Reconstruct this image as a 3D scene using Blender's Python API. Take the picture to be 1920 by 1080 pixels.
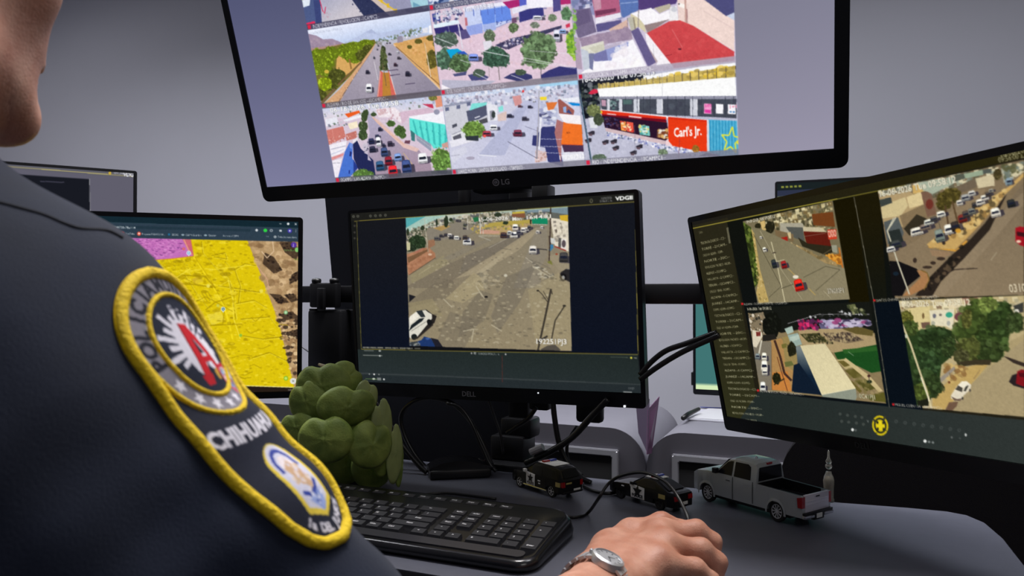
import bpy, bmesh, math, random
import numpy as np
from mathutils import Vector, Matrix
for o in list(bpy.data.objects): bpy.data.objects.remove(o)
SC=bpy.context.scene; COL=SC.collection
PI=math.pi; random.seed(7); RNG=np.random.default_rng(11)

# ------------------------------------------------------------ camera
CAM=Vector((0,0,1.04)); YAW=math.radians(23); PITCH=math.atan(15/1400); FPX=1400.0
cd=bpy.data.cameras.new('camera'); cam=bpy.data.objects.new('camera',cd); COL.objects.link(cam)
cam.location=CAM; cam.rotation_euler=(PI/2+PITCH,0,YAW)
cd.sensor_width=36; cd.lens=FPX/1920*36; cd.clip_start=.02; cd.clip_end=50
cd.dof.use_dof=True; cd.dof.focus_distance=1.15; cd.dof.aperture_fstop=11
SC.camera=cam
# ------------------------------------------------------------ light
SC.view_settings.view_transform='Standard'; SC.view_settings.look='None'
SC.view_settings.exposure=0.0; SC.view_settings.gamma=1
w=bpy.data.worlds.new('room_ambient'); SC.world=w; w.use_nodes=True
bg=w.node_tree.nodes['Background']; bg.inputs[0].default_value=(.80,.82,1.0,1); bg.inputs[1].default_value=.10
def area(name,loc,size,power,col,target,sy=None,spread=180):
    l=bpy.data.lights.new(name,'AREA'); l.energy=power; l.color=col; l.size=size; l.spread=math.radians(spread)
    if sy: l.shape='RECTANGLE'; l.size_y=sy
    o=bpy.data.objects.new(name,l); COL.objects.link(o); o.location=loc
    o.rotation_euler=(Vector(target)-Vector(loc)).to_track_quat('-Z','Y').to_euler(); return o
area('ceiling_lamp_desk',(-.35,.955,2.66),.4,7.6,(1,.95,.92),(-.35,.955,0),.1,95)
area('ceiling_lamp_back',(-1.0,1.2,2.66),3.4,46,(.95,.96,1),(-1.0,1.22,0),.3,132)
area('fill_light_cheek',(1.3,-.7,2.66),.9,6,(1,.95,.90),(-.3,.3,1.0),.5)  # added fill without a real fixture, placed to brighten the cheek
area('fill_light_left_wall',(-3.3,1.1,2.66),.9,9,(.97,.97,1),(-3.1,1.4,1.0),.5,140)  # added fill without a real fixture, lifts the left part of the wall

# ------------------------------------------------------------ helpers
def unit(v): return Vector(v).normalized()
_F=Vector((-math.sin(YAW)*math.cos(PITCH),math.cos(YAW)*math.cos(PITCH),math.sin(PITCH)))
_R=Vector((math.cos(YAW),math.sin(YAW),0)); _U=_R.cross(_F)
def ray(x,y): return _F+_R*((x-960)/FPX)-_U*((y-540)/FPX)
def atd(x,y,d): return CAM+ray(x,y)*d                       # point seen at x,y at depth d
def atz(x,y,z): r=ray(x,y); return CAM+r*((z-CAM.z)/r.z)    # on a level plane
def aty(x,y,Y): r=ray(x,y); return CAM+r*(Y/r.y)            # on a plane parallel to the back wall
def s2l(c):
    c=np.asarray(c,float)/255.0
    return np.where(c<=.04045,c/12.92,((c+.055)/1.055)**2.4)
def lin(c): return tuple(float(v) for v in s2l(c))+(1,)
_M={}
def mat(name,c,rough=.6,metal=0,spec=.5,bump=0,bscale=200,var=0,vscale=30,coat=0,trans=0,sheen=0,sss=0):
    if name in _M: return _M[name]
    m=bpy.data.materials.new(name); m.use_nodes=True; nt=m.node_tree; b=nt.nodes['Principled BSDF']
    b.inputs['Base Color'].default_value=lin(c); b.inputs['Roughness'].default_value=rough
    b.inputs['Metallic'].default_value=metal; b.inputs['Specular IOR Level'].default_value=spec
    b.inputs['Coat Weight'].default_value=coat; b.inputs['Transmission Weight'].default_value=trans
    b.inputs['Sheen Weight'].default_value=sheen
    if sss: b.inputs['Subsurface Weight'].default_value=sss; b.inputs['Subsurface Radius'].default_value=(.01,.004,.002); b.inputs['Subsurface Scale'].default_value=.5
    tc=nt.nodes.new('ShaderNodeTexCoord')
    if bump:
        n=nt.nodes.new('ShaderNodeTexNoise'); n.inputs['Scale'].default_value=bscale; n.inputs['Detail'].default_value=4
        nt.links.new(tc.outputs['Object'],n.inputs['Vector'])
        bp=nt.nodes.new('ShaderNodeBump'); bp.inputs['Strength'].default_value=bump; bp.inputs['Distance'].default_value=.002
        nt.links.new(n.outputs[0],bp.inputs['Height']); nt.links.new(bp.outputs[0],b.inputs['Normal'])
    if var:
        n=nt.nodes.new('ShaderNodeTexNoise'); n.inputs['Scale'].default_value=vscale; n.inputs['Detail'].default_value=5
        nt.links.new(tc.outputs['Object'],n.inputs['Vector'])
        r=nt.nodes.new('ShaderNodeValToRGB'); r.color_ramp.elements[0].position=.35; r.color_ramp.elements[1].position=.65
        a=np.array(lin(c)[:3]); r.color_ramp.elements[0].color=tuple(a*(1-var))+(1,); r.color_ramp.elements[1].color=tuple(np.minimum(a*(1+var),1))+(1,)
        nt.links.new(n.outputs[0],r.inputs[0]); nt.links.new(r.outputs[0],b.inputs['Base Color'])
    _M[name]=m; return m
def emat(name,c,k=1):
    if name in _M: return _M[name]
    m=bpy.data.materials.new(name); m.use_nodes=True; nt=m.node_tree; nt.nodes.remove(nt.nodes['Principled BSDF'])
    e=nt.nodes.new('ShaderNodeEmission'); e.inputs[0].default_value=lin(c); e.inputs[1].default_value=k
    nt.links.new(e.outputs[0],nt.nodes['Material Output'].inputs[0]); _M[name]=m; return m
def vmat(name,emit=True,rough=.8):
    m=bpy.data.materials.new(name); m.use_nodes=True; nt=m.node_tree
    a=nt.nodes.new('ShaderNodeVertexColor'); a.layer_name='paint'; b=nt.nodes['Principled BSDF']
    if emit:
        nt.nodes.remove(b); e=nt.nodes.new('ShaderNodeEmission'); nt.links.new(a.outputs[0],e.inputs[0])
        nt.links.new(e.outputs[0],nt.nodes['Material Output'].inputs[0])
    else:
        nt.links.new(a.outputs[0],b.inputs['Base Color']); b.inputs['Roughness'].default_value=rough; b.inputs['Specular IOR Level'].default_value=.2
    return m
def link(name,me,m=None,parent=None,smooth=False):
    o=bpy.data.objects.new(name,me); COL.objects.link(o)
    for mm in (m if isinstance(m,(list,tuple)) else [m]):
        if mm: me.materials.append(mm)
    if parent: o.parent=parent
    if smooth: me.polygons.foreach_set('use_smooth',[True]*len(me.polygons))
    return o
def obj(name,bm,m,parent=None,smooth=False,angle=None):
    me=bpy.data.meshes.new(name); bmesh.ops.recalc_face_normals(bm,faces=bm.faces[:]); bm.to_mesh(me); bm.free()
    o=link(name,me,m,parent,smooth)
    if angle is not None:
        me.polygons.foreach_set('use_smooth',[True]*len(me.polygons)); me.set_sharp_from_angle(angle=math.radians(angle))
    return o
def tag(o,label=None,cat=None,group=None,kind=None):
    if label: o['label']=label
    if cat: o['category']=cat
    if group: o['group']=group
    if kind: o['kind']=kind
    return o
def thing(name,label,cat,mw=None,loc=None,rz=0,group=None):
    o=bpy.data.objects.new(name,None); COL.objects.link(o); o.empty_display_size=.05
    if mw is not None: o.matrix_world=mw
    elif loc is not None: o.location=loc; o.rotation_euler=(0,0,rz)
    return tag(o,label,cat,group)
def newbm(): return bmesh.new()
def box(bm,x0,x1,y0,y1,z0,z1,bev=0,seg=2):
    r=bmesh.ops.create_cube(bm,size=1); vs=r['verts']
    for v in vs: v.co=Vector(((x0+x1)/2+v.co.x*(x1-x0),(y0+y1)/2+v.co.y*(y1-y0),(z0+z1)/2+v.co.z*(z1-z0)))
    if bev:
        es={e for v in vs for e in v.link_edges}
        bmesh.ops.bevel(bm,geom=list(es),offset=bev,segments=seg,affect='EDGES',profile=.5)
def rrect(x0,x1,y0,y1,r,n=6,corners=(1,1,1,1)):
    pts=[]
    for i,(cx,cy,a) in enumerate(((x1-r,y1-r,0),(x0+r,y1-r,90),(x0+r,y0+r,180),(x1-r,y0+r,270))):
        if corners[i] and r>0:
            for k in range(n+1):
                t=math.radians(a+90*k/n); pts.append((cx+r*math.cos(t),cy+r*math.sin(t)))
        else: pts.append(((x1,y1),(x0,y1),(x0,y0),(x1,y0))[i])
    return pts
def prism(bm,pts,f0,f1):
    """pts 2D; f0/f1 map a 2D point to the near and far 3D point"""
    a=[bm.verts.new(f0(*p)) for p in pts]; b=[bm.verts.new(f1(*p)) for p in pts]; n=len(pts)
    bm.faces.new(a); bm.faces.new(b[::-1])
    for i in range(n): bm.faces.new((a[i],b[i],b[(i+1)%n],a[(i+1)%n]))
def ring(bm,out,inn,f0,f1):
    n=len(out); A=[bm.verts.new(f0(*p)) for p in out]; B=[bm.verts.new(f0(*p)) for p in inn]
    Cc=[bm.verts.new(f1(*p)) for p in out]; Dd=[bm.verts.new(f1(*p)) for p in inn]
    for i in range(n):
        j=(i+1)%n
        bm.faces.new((A[i],A[j],B[j],B[i])); bm.faces.new((Cc[i],Dd[i],Dd[j],Cc[j]))
        bm.faces.new((A[i],Cc[i],Cc[j],A[j])); bm.faces.new((B[i],B[j],Dd[j],Dd[i]))
def spline(pts,n=8):
    P=[Vector(p) for p in pts]; P=[P[0]*2-P[1]]+P+[P[-1]*2-P[-2]]; out=[]
    for i in range(1,len(P)-2):
        a,b,c,d=P[i-1],P[i],P[i+1],P[i+2]
        for k in range(n):
            t=k/n; out.append(.5*((2*b)+(c-a)*t+(2*a-5*b+4*c-d)*t*t+(3*b-a-3*c+d)*t**3))
    return out+[P[-2]]
def tube(bm,pts,r,seg=8,cap=True):
    P=[Vector(p) for p in pts]; n=len(P); R=r if hasattr(r,'__len__') else [r]*n
    t0=(P[1]-P[0]).normalized(); up=Vector((0,0,1)) if abs(t0.z)<.9 else Vector((1,0,0)); u=t0.cross(up).normalized(); rows=[]
    for i in range(n):
        t=(P[min(i+1,n-1)]-P[max(i-1,0)]).normalized(); u=(u-t*u.dot(t)).normalized(); v=t.cross(u)
        rows.append([bm.verts.new(P[i]+(u*math.cos(2*PI*k/seg)+v*math.sin(2*PI*k/seg))*R[i]) for k in range(seg)])
    for a,b in zip(rows,rows[1:]):
        for k in range(seg): bm.faces.new((a[k],a[(k+1)%seg],b[(k+1)%seg],b[k]))
    if cap: bm.faces.new(rows[0][::-1]); bm.faces.new(rows[-1])
def lathe(bm,prof,mw=Matrix(),seg=24):
    """prof (r,h) about local z"""
    rows=[[bm.verts.new(mw@Vector((r*math.cos(2*PI*k/seg),r*math.sin(2*PI*k/seg),h))) for k in range(seg)] for r,h in prof]
    for a,b in zip(rows,rows[1:]):
        for k in range(seg): bm.faces.new((a[k],a[(k+1)%seg],b[(k+1)%seg],b[k]))
    bm.faces.new(rows[0][::-1]); bm.faces.new(rows[-1])
def basis(o,x,y,z): 
    x,y,z,o=Vector(x),Vector(y),Vector(z),Vector(o)
    return Matrix(((x.x,y.x,z.x,o.x),(x.y,y.y,z.y,o.y),(x.z,y.z,z.z,o.z),(0,0,0,1)))
# lettering from the built-in font, as triangles in the unit of its height
_G={}
def glyphs(s,bold=0):
    k=(s,bold)
    if k not in _G:
        c=bpy.data.curves.new('lettering','FONT'); c.body=s; c.size=1; c.offset=bold; c.resolution_u=2; c.fill_mode='FRONT'
        o=bpy.data.objects.new('lettering',c); COL.objects.link(o); dg=bpy.context.evaluated_depsgraph_get()
        me=bpy.data.meshes.new_from_object(o.evaluated_get(dg)); me.calc_loop_triangles()
        v=np.array([x.co[:2] for x in me.vertices]).reshape(-1,2); t=np.array([x.vertices[:] for x in me.loop_triangles]).reshape(-1,3)
        bpy.data.objects.remove(o); bpy.data.curves.remove(c); bpy.data.meshes.remove(me)
        if len(v): v=v/.70
        _G[k]=(v,t)
    return _G[k]
def letters(name,s,h,f,m,parent,bold=.0,center=True,width=None):
    """flat lettering: f maps (x,z) to 3D"""
    v,t=glyphs(s,bold); v=v*h
    if width: v=v*np.array([width/np.ptp(v[:,0]),1])
    if center: v=v-np.array([(v[:,0].max()+v[:,0].min())/2,0])
    me=bpy.data.meshes.new(name); me.from_pydata([f(*p) for p in v],[],t.tolist()); return link(name,me,m,parent)
# ------------------------------------------------------------ painter: pictures shown on the screens and embroidered on the sleeve
class Canvas:
    """H x W samples; f maps authoring coordinates to (column,row)"""
    def __init__(s,W,H,f,bg):
        s.W,s.H,s.f=W,H,f; s.K=2; s.a=np.empty((H*2,W*2,3)); s.a[:]=bg; s.o=(0,0,1); s.clip=None
    def at(s,ox,oy,sc): s.o=(ox,oy,sc); return s
    def xy(s,p):
        p=np.asarray(p,float).reshape(-1,2); ox,oy,sc=s.o
        return s.f(p/sc+np.array([ox,oy]))*2
    def mask(s,q):
        x0=max(int(q[:,0].min()),0); x1=min(int(q[:,0].max())+2,s.W*2); y0=max(int(q[:,1].min()),0); y1=min(int(q[:,1].max())+2,s.H*2)
        if x1<=x0 or y1<=y0: return None
        X=np.arange(x0,x1)[None,:]+.5; Y=np.arange(y0,y1)[:,None]+.5; m=np.zeros((y1-y0,x1-x0),bool)
        for (ax,ay),(bx,by) in zip(q,np.roll(q,-1,0)):
            if ay==by: continue
            m^=((ay>Y)!=(by>Y))&(X<(bx-ax)*(Y-ay)/(by-ay)+ax)
        if s.clip is not None: m&=s.clip[y0:y1,x0:x1]
        return m,(slice(y0,y1),slice(x0,x1))
    def clipto(s,p=None):
        s.clip=None
        if p is not None:
            r=s.mask(s.xy(p)); c=np.zeros((s.H*2,s.W*2),bool)
            if r: c[r[1]]=r[0]
            s.clip=c
    def raw(s,q,c,al=1):
        r=s.mask(q)
        if r is None: return
        v=s.a[r[1]]; m=r[0]; v[m]=v[m]*(1-al)+np.asarray(c,float)*al
    def P(s,p,c,al=1): s.raw(s.xy(p),c,al)
    def G(s,p,c0,c1,a,b):
        q=s.xy(p); r=s.mask(q)
        if r is None: return
        A,B=s.xy([a,b]); d=B-A; L=d@d; ys,xs=np.nonzero(r[0]); v=s.a[r[1]]
        t=np.clip(((xs+r[1][1].start-A[0])*d[0]+(ys+r[1][0].start-A[1])*d[1])/L,0,1)[:,None]
        v[ys,xs]=np.asarray(c0)*(1-t)+np.asarray(c1)*t
    def E(s,x,y,rx,ry,c,al=1,n=18,ang=0):
        t=np.arange(n)*2*PI/n; X=rx*np.cos(t); Y=ry*np.sin(t); ca,sa=math.cos(ang),math.sin(ang)
        s.P(np.c_[x+X*ca-Y*sa,y+X*sa+Y*ca],c,al)
    def L(s,p,w,c,al=1):
        p=np.asarray(p,float)
        for a,b in zip(p,p[1:]):
            d=b-a; l=np.hypot(*d)
            if l<1e-6: continue
            n=np.array([-d[1],d[0]])/l*w/2; s.P([a+n,b+n,b-n,a-n],c,al)
    def S(s,p,n,r0,r1,cols,asp=1.0,al=.85,sq=False):
        """many small dabs of colour inside a polygon"""
        q=s.xy(p); r=s.mask(q)
        if r is None: return
        ys,xs=np.nonzero(r[0])
        if not len(ys): return
        k=RNG.integers(0,len(ys),n); sc=2/s.o[2]*s.scale; old=s.clip
        t=np.arange(7)*2*PI/7 if not sq else np.arange(4)*PI/2+PI/4
        for i in k:
            rr=RNG.uniform(r0,r1)*sc; cx=xs[i]+r[1][1].start; cy=ys[i]+r[1][0].start
            s.raw(np.c_[cx+rr*asp*np.cos(t),cy+rr*np.sin(t)*RNG.uniform(.6,1.1)],cols[RNG.integers(0,len(cols))],al)
    scale=1.0
    def tree(s,x,y,rx,ry,c,n=None):
        """leafy crown: dark under-layer, lighter dabs"""
        t=np.arange(20)*2*PI/20; j=RNG.uniform(.86,1.1,20); p=np.c_[x+rx*np.cos(t)*j,y+ry*np.sin(t)*j]; c=np.asarray(c,float)
        s.P(p,c*.8); s.S(p,n or 60,min(rx,ry)*.07,min(rx,ry)*.2,[c*.6,c*.8,c,c*1.15,np.minimum(c*1.3+10,255)],al=.7); s.S(np.c_[x+rx*1.16*np.cos(t)*j,y+ry*1.16*np.sin(t)*j],(n or 60)//2,min(rx,ry)*.04,min(rx,ry)*.11,[c*.62,c*.85,c*1.1],al=.75)
    def car(s,x,y,w,h,c,ang=0.0,glass=(30,34,50),sh=True):
        c=np.asarray(c,float); ca,sa=math.cos(ang),math.sin(ang)
        R=lambda P:[(x+a*w*ca-b*h*sa,y+a*w*sa+b*h*ca) for a,b in P]
        if sh: s.P(R([(-.3,-.2),(.75,-.1),(.8,.45),(.5,.55),(-.4,.5)]),(40,38,55),.75)
        s.P(R([(-.45,.2),(-.38,-.42),(-.2,-.5),(.2,-.5),(.38,-.42),(.45,.2),(.42,.46),(-.42,.46)]),c)
        s.P(R([(-.33,-.12),(-.26,-.42),(.26,-.42),(.33,-.12)]),np.minimum(c*1.12+12,255)); s.P(R([(-.36,.1),(-.3,-.14),(.3,-.14),(.36,.1)]),glass)
        s.P(R([(-.4,.3),(.4,.3),(.4,.42),(-.4,.42)]),c*.6)
    def T(s,text,x,y,h,c,bold=.0,w=None,al=1,dx=1.0):
        """lettering along the screen's own rows; h in authoring units"""
        v,t=glyphs(text,bold)
        if not len(v): return
        o=s.xy([(x,y)])[0]; hh=h*2/s.o[2]*s.scale; v=v*hh
        if w: v=v*np.array([w*2/s.o[2]*s.scale/np.ptp(v[:,0]),1])
        for a in t:
            q=np.c_[o[0]+v[a,0],o[1]-v[a,1]]; s.raw(q,c,al)
    def osd(s,text,x,y,h,w,c=(245,245,245),edge=(35,35,40)):
        """clock stamp with a dark edge"""
        k=.09*h
        for dx,dy in ((-k,0),(k,0),(0,-k),(0,k)): s.T(text,x+dx,y+dy,h,edge,.0,w,.55)
        s.T(text,x,y,h,c,.02,w)
    def grain(s,amt,big=0):
        a=RNG.normal(0,amt,s.a.shape[:2])[...,None]; s.a+=a
        for k,w in ((2,.006),(4,.008),(8,.007)):
            g=RNG.normal(0,1,(s.H*2//k+2,s.W*2//k+2)); g=np.repeat(np.repeat(g,k,0),k,1)[:s.H*2,:s.W*2]; s.a*=1+np.clip(g,-2.2,2.2)[...,None]*w*1.5
        if big:
            g=RNG.normal(0,1,(s.H*2//24+2,s.W*2//24+2)); g=np.kron(g,np.ones((24,24)))[:s.H*2,:s.W*2]; s.a+=g[...,None]*big
    def done(s,soft=0):
        a=np.clip(s.a,0,255); a=a.reshape(s.H,2,s.W,2,3).mean((1,3))
        for _ in range(soft):
            p=np.pad(a,((1,1),(1,1),(0,0)),'edge'); a=(p[1:-1,1:-1]*4+p[:-2,1:-1]+p[2:,1:-1]+p[1:-1,:-2]+p[1:-1,2:])/8
        return a
def paint_mesh(name,img,cols,rows,f,m,parent):
    """a mesh whose corner (i,j) carries the colour img[rows[j],cols[i]] and stands at f(cols,rows)"""
    cols=np.asarray(cols); rows=np.asarray(rows); nx,ny=len(cols),len(rows); gx,gy=np.meshgrid(cols,rows)
    co=f(gx.ravel(),gy.ravel()).astype(np.float32); me=bpy.data.meshes.new(name); nf=(nx-1)*(ny-1)
    i=(np.arange(ny-1)[:,None]*nx+np.arange(nx-1)[None,:]).ravel(); q=np.stack([i,i+nx,i+nx+1,i+1],1).astype(np.int32)
    me.vertices.add(nx*ny); me.vertices.foreach_set('co',co.ravel()); me.loops.add(nf*4); me.loops.foreach_set('vertex_index',q.ravel())
    me.polygons.add(nf); me.polygons.foreach_set('loop_start',np.arange(nf,dtype=np.int32)*4); me.update(calc_edges=True)
    c=np.ones((nx*ny,4),np.float32); c[:,:3]=s2l(img[np.clip(rows,0,img.shape[0]-1)][:,np.clip(cols,0,img.shape[1]-1)].reshape(-1,3))
    at=me.color_attributes.new('paint','FLOAT_COLOR','POINT'); at.data.foreach_set('color',c.ravel())
    return link(name,me,m,parent)
class Screen:
    """a flat display: O its top left corner, right and down its axes, w x h metres"""
    def __init__(s,O,right,down,w,h):
        s.O=Vector(O); s.r=unit(right); d=Vector(down); s.d=(d-s.r*d.dot(s.r)).normalized(); s.n=s.r.cross(s.d); s.w,s.h=w,h   # n points away from the viewer
        s.mw=basis(s.O,s.r,s.n,-s.d)
    def uv(s,p):
        """picture position -> metres right and down on the display"""
        p=np.asarray(p,float).reshape(-1,2); k=np.array(_F)[None]+np.outer((p[:,0]-960)/FPX,np.array(_R))-np.outer((p[:,1]-540)/FPX,np.array(_U))
        n=np.array(s.n); t=(np.array(s.O-CAM)@n)/(k@n); q=k*t[:,None]-np.array(s.O-CAM)
        return np.c_[q@np.array(s.r),q@np.array(s.d)]
    def canvas(s,u0,u1,v0,v1,ppm,bg):
        W=int((u1-u0)*ppm); H=int((v1-v0)*ppm); s.reg=(u0,v0,ppm)
        c=Canvas(W,H,lambda p:(s.uv(p)-np.array([u0,v0]))*ppm,bg); return c
    def show(s,name,img,m,parent,cols=None,rows=None,dy=-.0006):
        u0,v0,ppm=s.reg; H,W=img.shape[:2]; cols=np.arange(W) if cols is None else cols; rows=np.arange(H) if rows is None else rows
        def f(c,r):
            x=np.clip(u0+(c+.5)/ppm,0,s.w); z=-(v0+(r+.5)/ppm)
            x=np.where(c<=0,u0,np.where(c>=W,s.w,np.where(c>=W-1,u0+W/ppm,x))); x=np.where(c<0,0,x); z=np.where(r<0,0,np.where(r==0,-v0,np.where(r>=H-1,-(v0+H/ppm),z)))
            return np.c_[x,np.full(len(x),dy),z]
        return paint_mesh(name,img,cols,rows,f,m,parent)
# ------------------------------------------------------------ what the large overhead display shows
TVW,TVH=.94,.529
_bl=Vector((-.93267,1.06693,1.23646)); _tr=unit((.99953,.03041,.00249)); _td=unit((-.00728,.31686,-.94845))
TV=Screen(_bl-_td*TVH,_tr,_td,TVW,TVH)
W_=(248,247,252)
def paint_tv():
    pp=1130; c=TV.canvas(0,TVW,.025,TVH,pp,(115,116,146)); c.scale=1.0
    rw=lambda u0,u1,v0,v1:np.array([(u0,v0),(u1,v0),(u1,v1),(u0,v1)])*pp*2-np.array([0,.025*pp*2])
    H2=c.H*2
    # wallpaper beside the camera wall, viewing-angle dimming painted in as a gradient
    c.G([(250,-700),(640,-700),(640,380),(380,380)],(84,87,118),(126,126,158),(500,0),(560,350))
    c.G([(1350,-700),(1700,-700),(1600,340),(1350,340)],(128,127,146),(152,148,168),(1450,0),(1500,280))
    X=[.146,.3697,.5934,.817]; Y=[TVH-.3777,TVH-.2518,TVH-.1259,TVH]
    def cell(i,j,base):
        c.clip=None; r=c.mask(rw(X[i]+.0006,X[i+1],Y[j],Y[j+1])); k=np.zeros((H2,c.W*2),bool); k[r[1]]=r[0]; c.clip=k; c.a[k]=base
    def bar(i,j,txt,col=(84,82,100),tc=(235,235,240),w=None):
        v=Y[j+1]; c.raw(rw(X[i],X[i+1],v-.0088,v),col,.85); c.raw(rw(X[i]+.002,X[i]+.0075,v-.0075,v-.0015),(215,40,70))
        g,t=glyphs(txt); o=np.array([X[i]+.011,v-.0015-.025])*pp*2; s=.0058*pp*2; k=(w or .13)*pp*2/np.ptp(g[:,0])
        for a in t: c.raw(np.c_[o[0]+g[a,0]*k,o[1]-g[a,1]*s],tc)
    # A: ramp and shaded road, only its lower edge in the picture
    cell(0,0,(150,150,180)); c.at(560,0,5.4)
    P,L,S,E,G,T=c.P,c.L,c.S,c.E,c.G,c.T
    P([(0,-80),(220,-80),(245,260),(60,300)],(78,92,136)); P([(20,-60),(125,-60),(112,55),(50,75)],(225,235,245)); P([(150,0),(215,0),(235,240),(180,250)],(60,70,120))
    G([(215,-80),(520,-80),(690,200),(240,260)],(176,176,196),(205,198,206),(300,0),(400,220)); P([(500,-60),(700,-60),(935,160),(690,200)],(48,54,88)); S([(500,0),(700,0),(935,150),(690,190)],40,4,12,[(40,45,80),(60,66,100)])
    P([(690,-40),(800,-40),(1000,130),(930,165)],(205,188,180)); P([(790,-60),(1140,-60),(1140,115),(1000,140)],(152,152,180)); P([(1080,90),(1340,60),(1340,130),(1090,125)],(90,92,125))
    P([(1130,0),(1335,-10),(1340,60),(1270,95),(1240,60),(1150,85)],(165,208,220)); P([(1160,20),(1260,70),(1240,60),(1160,70)],(110,160,185))
    L([(800,-10),(1000,120)],14,(225,190,60)); [P([(x-10,y-35),(x+12,y-35),(x+14,y+8),(x-8,y+8)],(225,185,50)) for x,y in ((840,20),(905,70),(985,125))]
    L([(215,0),(245,110),(265,135),(275,70)],9,(205,60,100)); S([(250,120),(330,140),(300,220),(260,200)],18,3,7,[(190,150,165),(215,190,200)])
    P([(75,235),(165,213),(175,255),(90,278)],(228,48,92)); bar(0,0,'INDEPENDENCIA / REVOLUCION --1CAMPC2--',(70,68,92),(225,225,235),.125)
    # B: avenue with dry fields
    cell(0,1,(190,190,205)); c.at(560,0,5.4)
    G([(60,290),(1340,110),(1370,340),(780,420),(120,540)],(232,236,252),(188,204,236),(600,200),(650,420))
    P([(95,340),(180,360),(250,398),(340,392),(460,440),(130,520)],(160,140,162)); S([(110,370),(250,405),(430,440),(140,500)],40,6,18,[(150,128,150),(178,158,172)],al=.5)
    P([(450,440),(600,370),(690,312),(740,295),(800,338),(1000,302),(1150,288),(1160,330),(780,402)],(186,196,226),.8); P([(680,330),(740,296),(800,345)],(172,182,214),.8)
    P([(125,490),(300,465),(460,440),(460,470),(130,530)],(178,140,130))
    P([(130,525),(450,445),(770,400),(785,430),(700,590),(240,1060),(200,900)],(118,112,48))
    P([(390,560),(640,590),(620,660),(480,760),(380,700)],(216,168,98))
    for x,y,a,b in ((200,560,90,70),(330,540,90,70),(250,640,120,80),(480,520,90,70),(560,470,90,50),(690,440,80,40),(620,530,80,60),(180,700,60,60),(560,580,95,60),(300,730,80,60)): c.tree(x,y,a,b,(128,150,34),50)
    for x,y,a,b in ((700,500,60,50),(640,560,60,60),(390,770,90,80),(330,860,70,60),(230,960,60,60)): c.tree(x,y,a,b,(92,96,40),40)
    c.tree(270,850,70,70,(150,172,30)); E(285,725,24,20,(205,178,70)); L([(515,600),(535,700)],16,(150,110,60))
    P([(785,430),(790,465),(740,560),(640,690),(420,1045),(230,1075),(420,900),(620,650),(740,490)],(214,166,124)); L([(640,625),(400,860)],16,(120,92,62)); L([(370,900),(225,1050)],22,(120,95,70)); L([(780,470),(560,790),(395,1050)],6,(90,80,85)); S([(640,690),(420,1045),(300,1060),(560,760)],40,4,10,[(232,190,150),(196,146,104)])
    G([(788,430),(842,430),(812,1005),(405,1050),(560,790),(730,540)],(182,172,184),(156,148,164),(800,440),(600,1000)); G([(872,440),(962,450),(1200,680),(1445,925),(992,985),(930,720),(890,560)],(176,168,182),(146,138,156),(900,440),(1200,950))
    P([(826,715),(862,735),(852,1010),(792,1015)],(216,104,92)); P([(905,690),(930,760),(995,1000),(940,1000),(915,800)],(216,104,92)); P([(852,735),(915,735),(942,1000),(850,1005)],(188,130,56)); L([(830,730),(800,1010)],6,(235,190,180)); L([(930,770),(998,1000)],6,(238,200,190)); L([(765,620),(805,810)],5,(225,220,225))
    P([(838,470),(872,470),(908,700),(826,715)],(66,74,46)); S([(838,470),(872,470),(910,705),(826,715)],90,6,16,[(50,58,36),(84,96,56),(104,112,70)]); L([(850,640),(880,800),(888,870)],6,(110,90,70)); S([(790,405),(860,400),(850,460),(800,470)],24,4,9,[(120,120,110),(150,150,150)])
    P([(960,440),(1000,430),(1365,350),(1440,905),(1200,690)],(216,166,100)); S([(1000,440),(1360,360),(1430,860),(1200,660)],150,5,16,[(232,186,122),(200,146,80),(224,172,104),(236,176,120)],al=.6)
    for x,y,a,b in ((1215,418,40,26),(1125,475,26,20),(1345,385,50,30),(1355,600,62,95),(1385,440,24,40)): c.tree(x,y,a,b,(116,108,48),26)
    S([(780,405),(1100,310),(1260,280),(1260,330),(1000,400),(790,440)],70,5,14,[(92,112,84),(120,134,110),(150,150,150)]); P([(1000,370),(1055,362),(1058,425),(1000,435)],(150,142,160)); P([(1255,290),(1310,275),(1312,330),(1258,335)],(232,232,240)); P([(1318,260),(1360,255),(1364,335),(1320,340)],(244,244,250)); S([(1050,370),(1250,330),(1255,350),(1060,400)],26,4,9,[(240,240,248),(200,190,200)])
    L([(965,452),(1200,660),(1440,905)],14,(236,196,150)); L([(985,470),(1440,870)],8,(140,100,60)); L([(1300,560),(1340,780)],9,(225,205,180)); L([(1275,430),(1300,560)],5,(215,200,180)); L([(1340,700),(1440,830)],4,(200,160,120))
    for q in (((900,715),(1010,705)),((930,765),(1030,752)),((1080,855),(1180,843))): L(q,9,(90,80,105))
    for a in ((712,893,68,92,(238,238,242)),(697,730,40,42,(48,44,60)),(1104,748,52,54,(44,40,56)),(980,655,36,38,(66,44,56)),(1015,588,36,30,(74,66,72)),(1002,530,22,26,(230,230,235)),(920,548,30,26,(60,56,66)),(765,585,18,26,(70,70,80)),(895,437,16,14,(60,56,66)),(925,435,18,14,(70,50,60)),(808,462,16,18,(90,90,100)),(797,500,16,20,(110,110,120))): c.car(*a)
    T('16/06/2026 Tue 09:58:12',132,348,22,(178,184,205),0,350); T('1702050PY2',1250,952,20,(190,190,205),0,120); bar(0,1,'ALDAMA / RIO DE SAN JOSE --02CAMP2C1--',(88,82,92),(205,205,212),.118)
    # C: street with a queue of cars
    cell(0,2,(216,198,214)); c.at(590,170,6)
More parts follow.
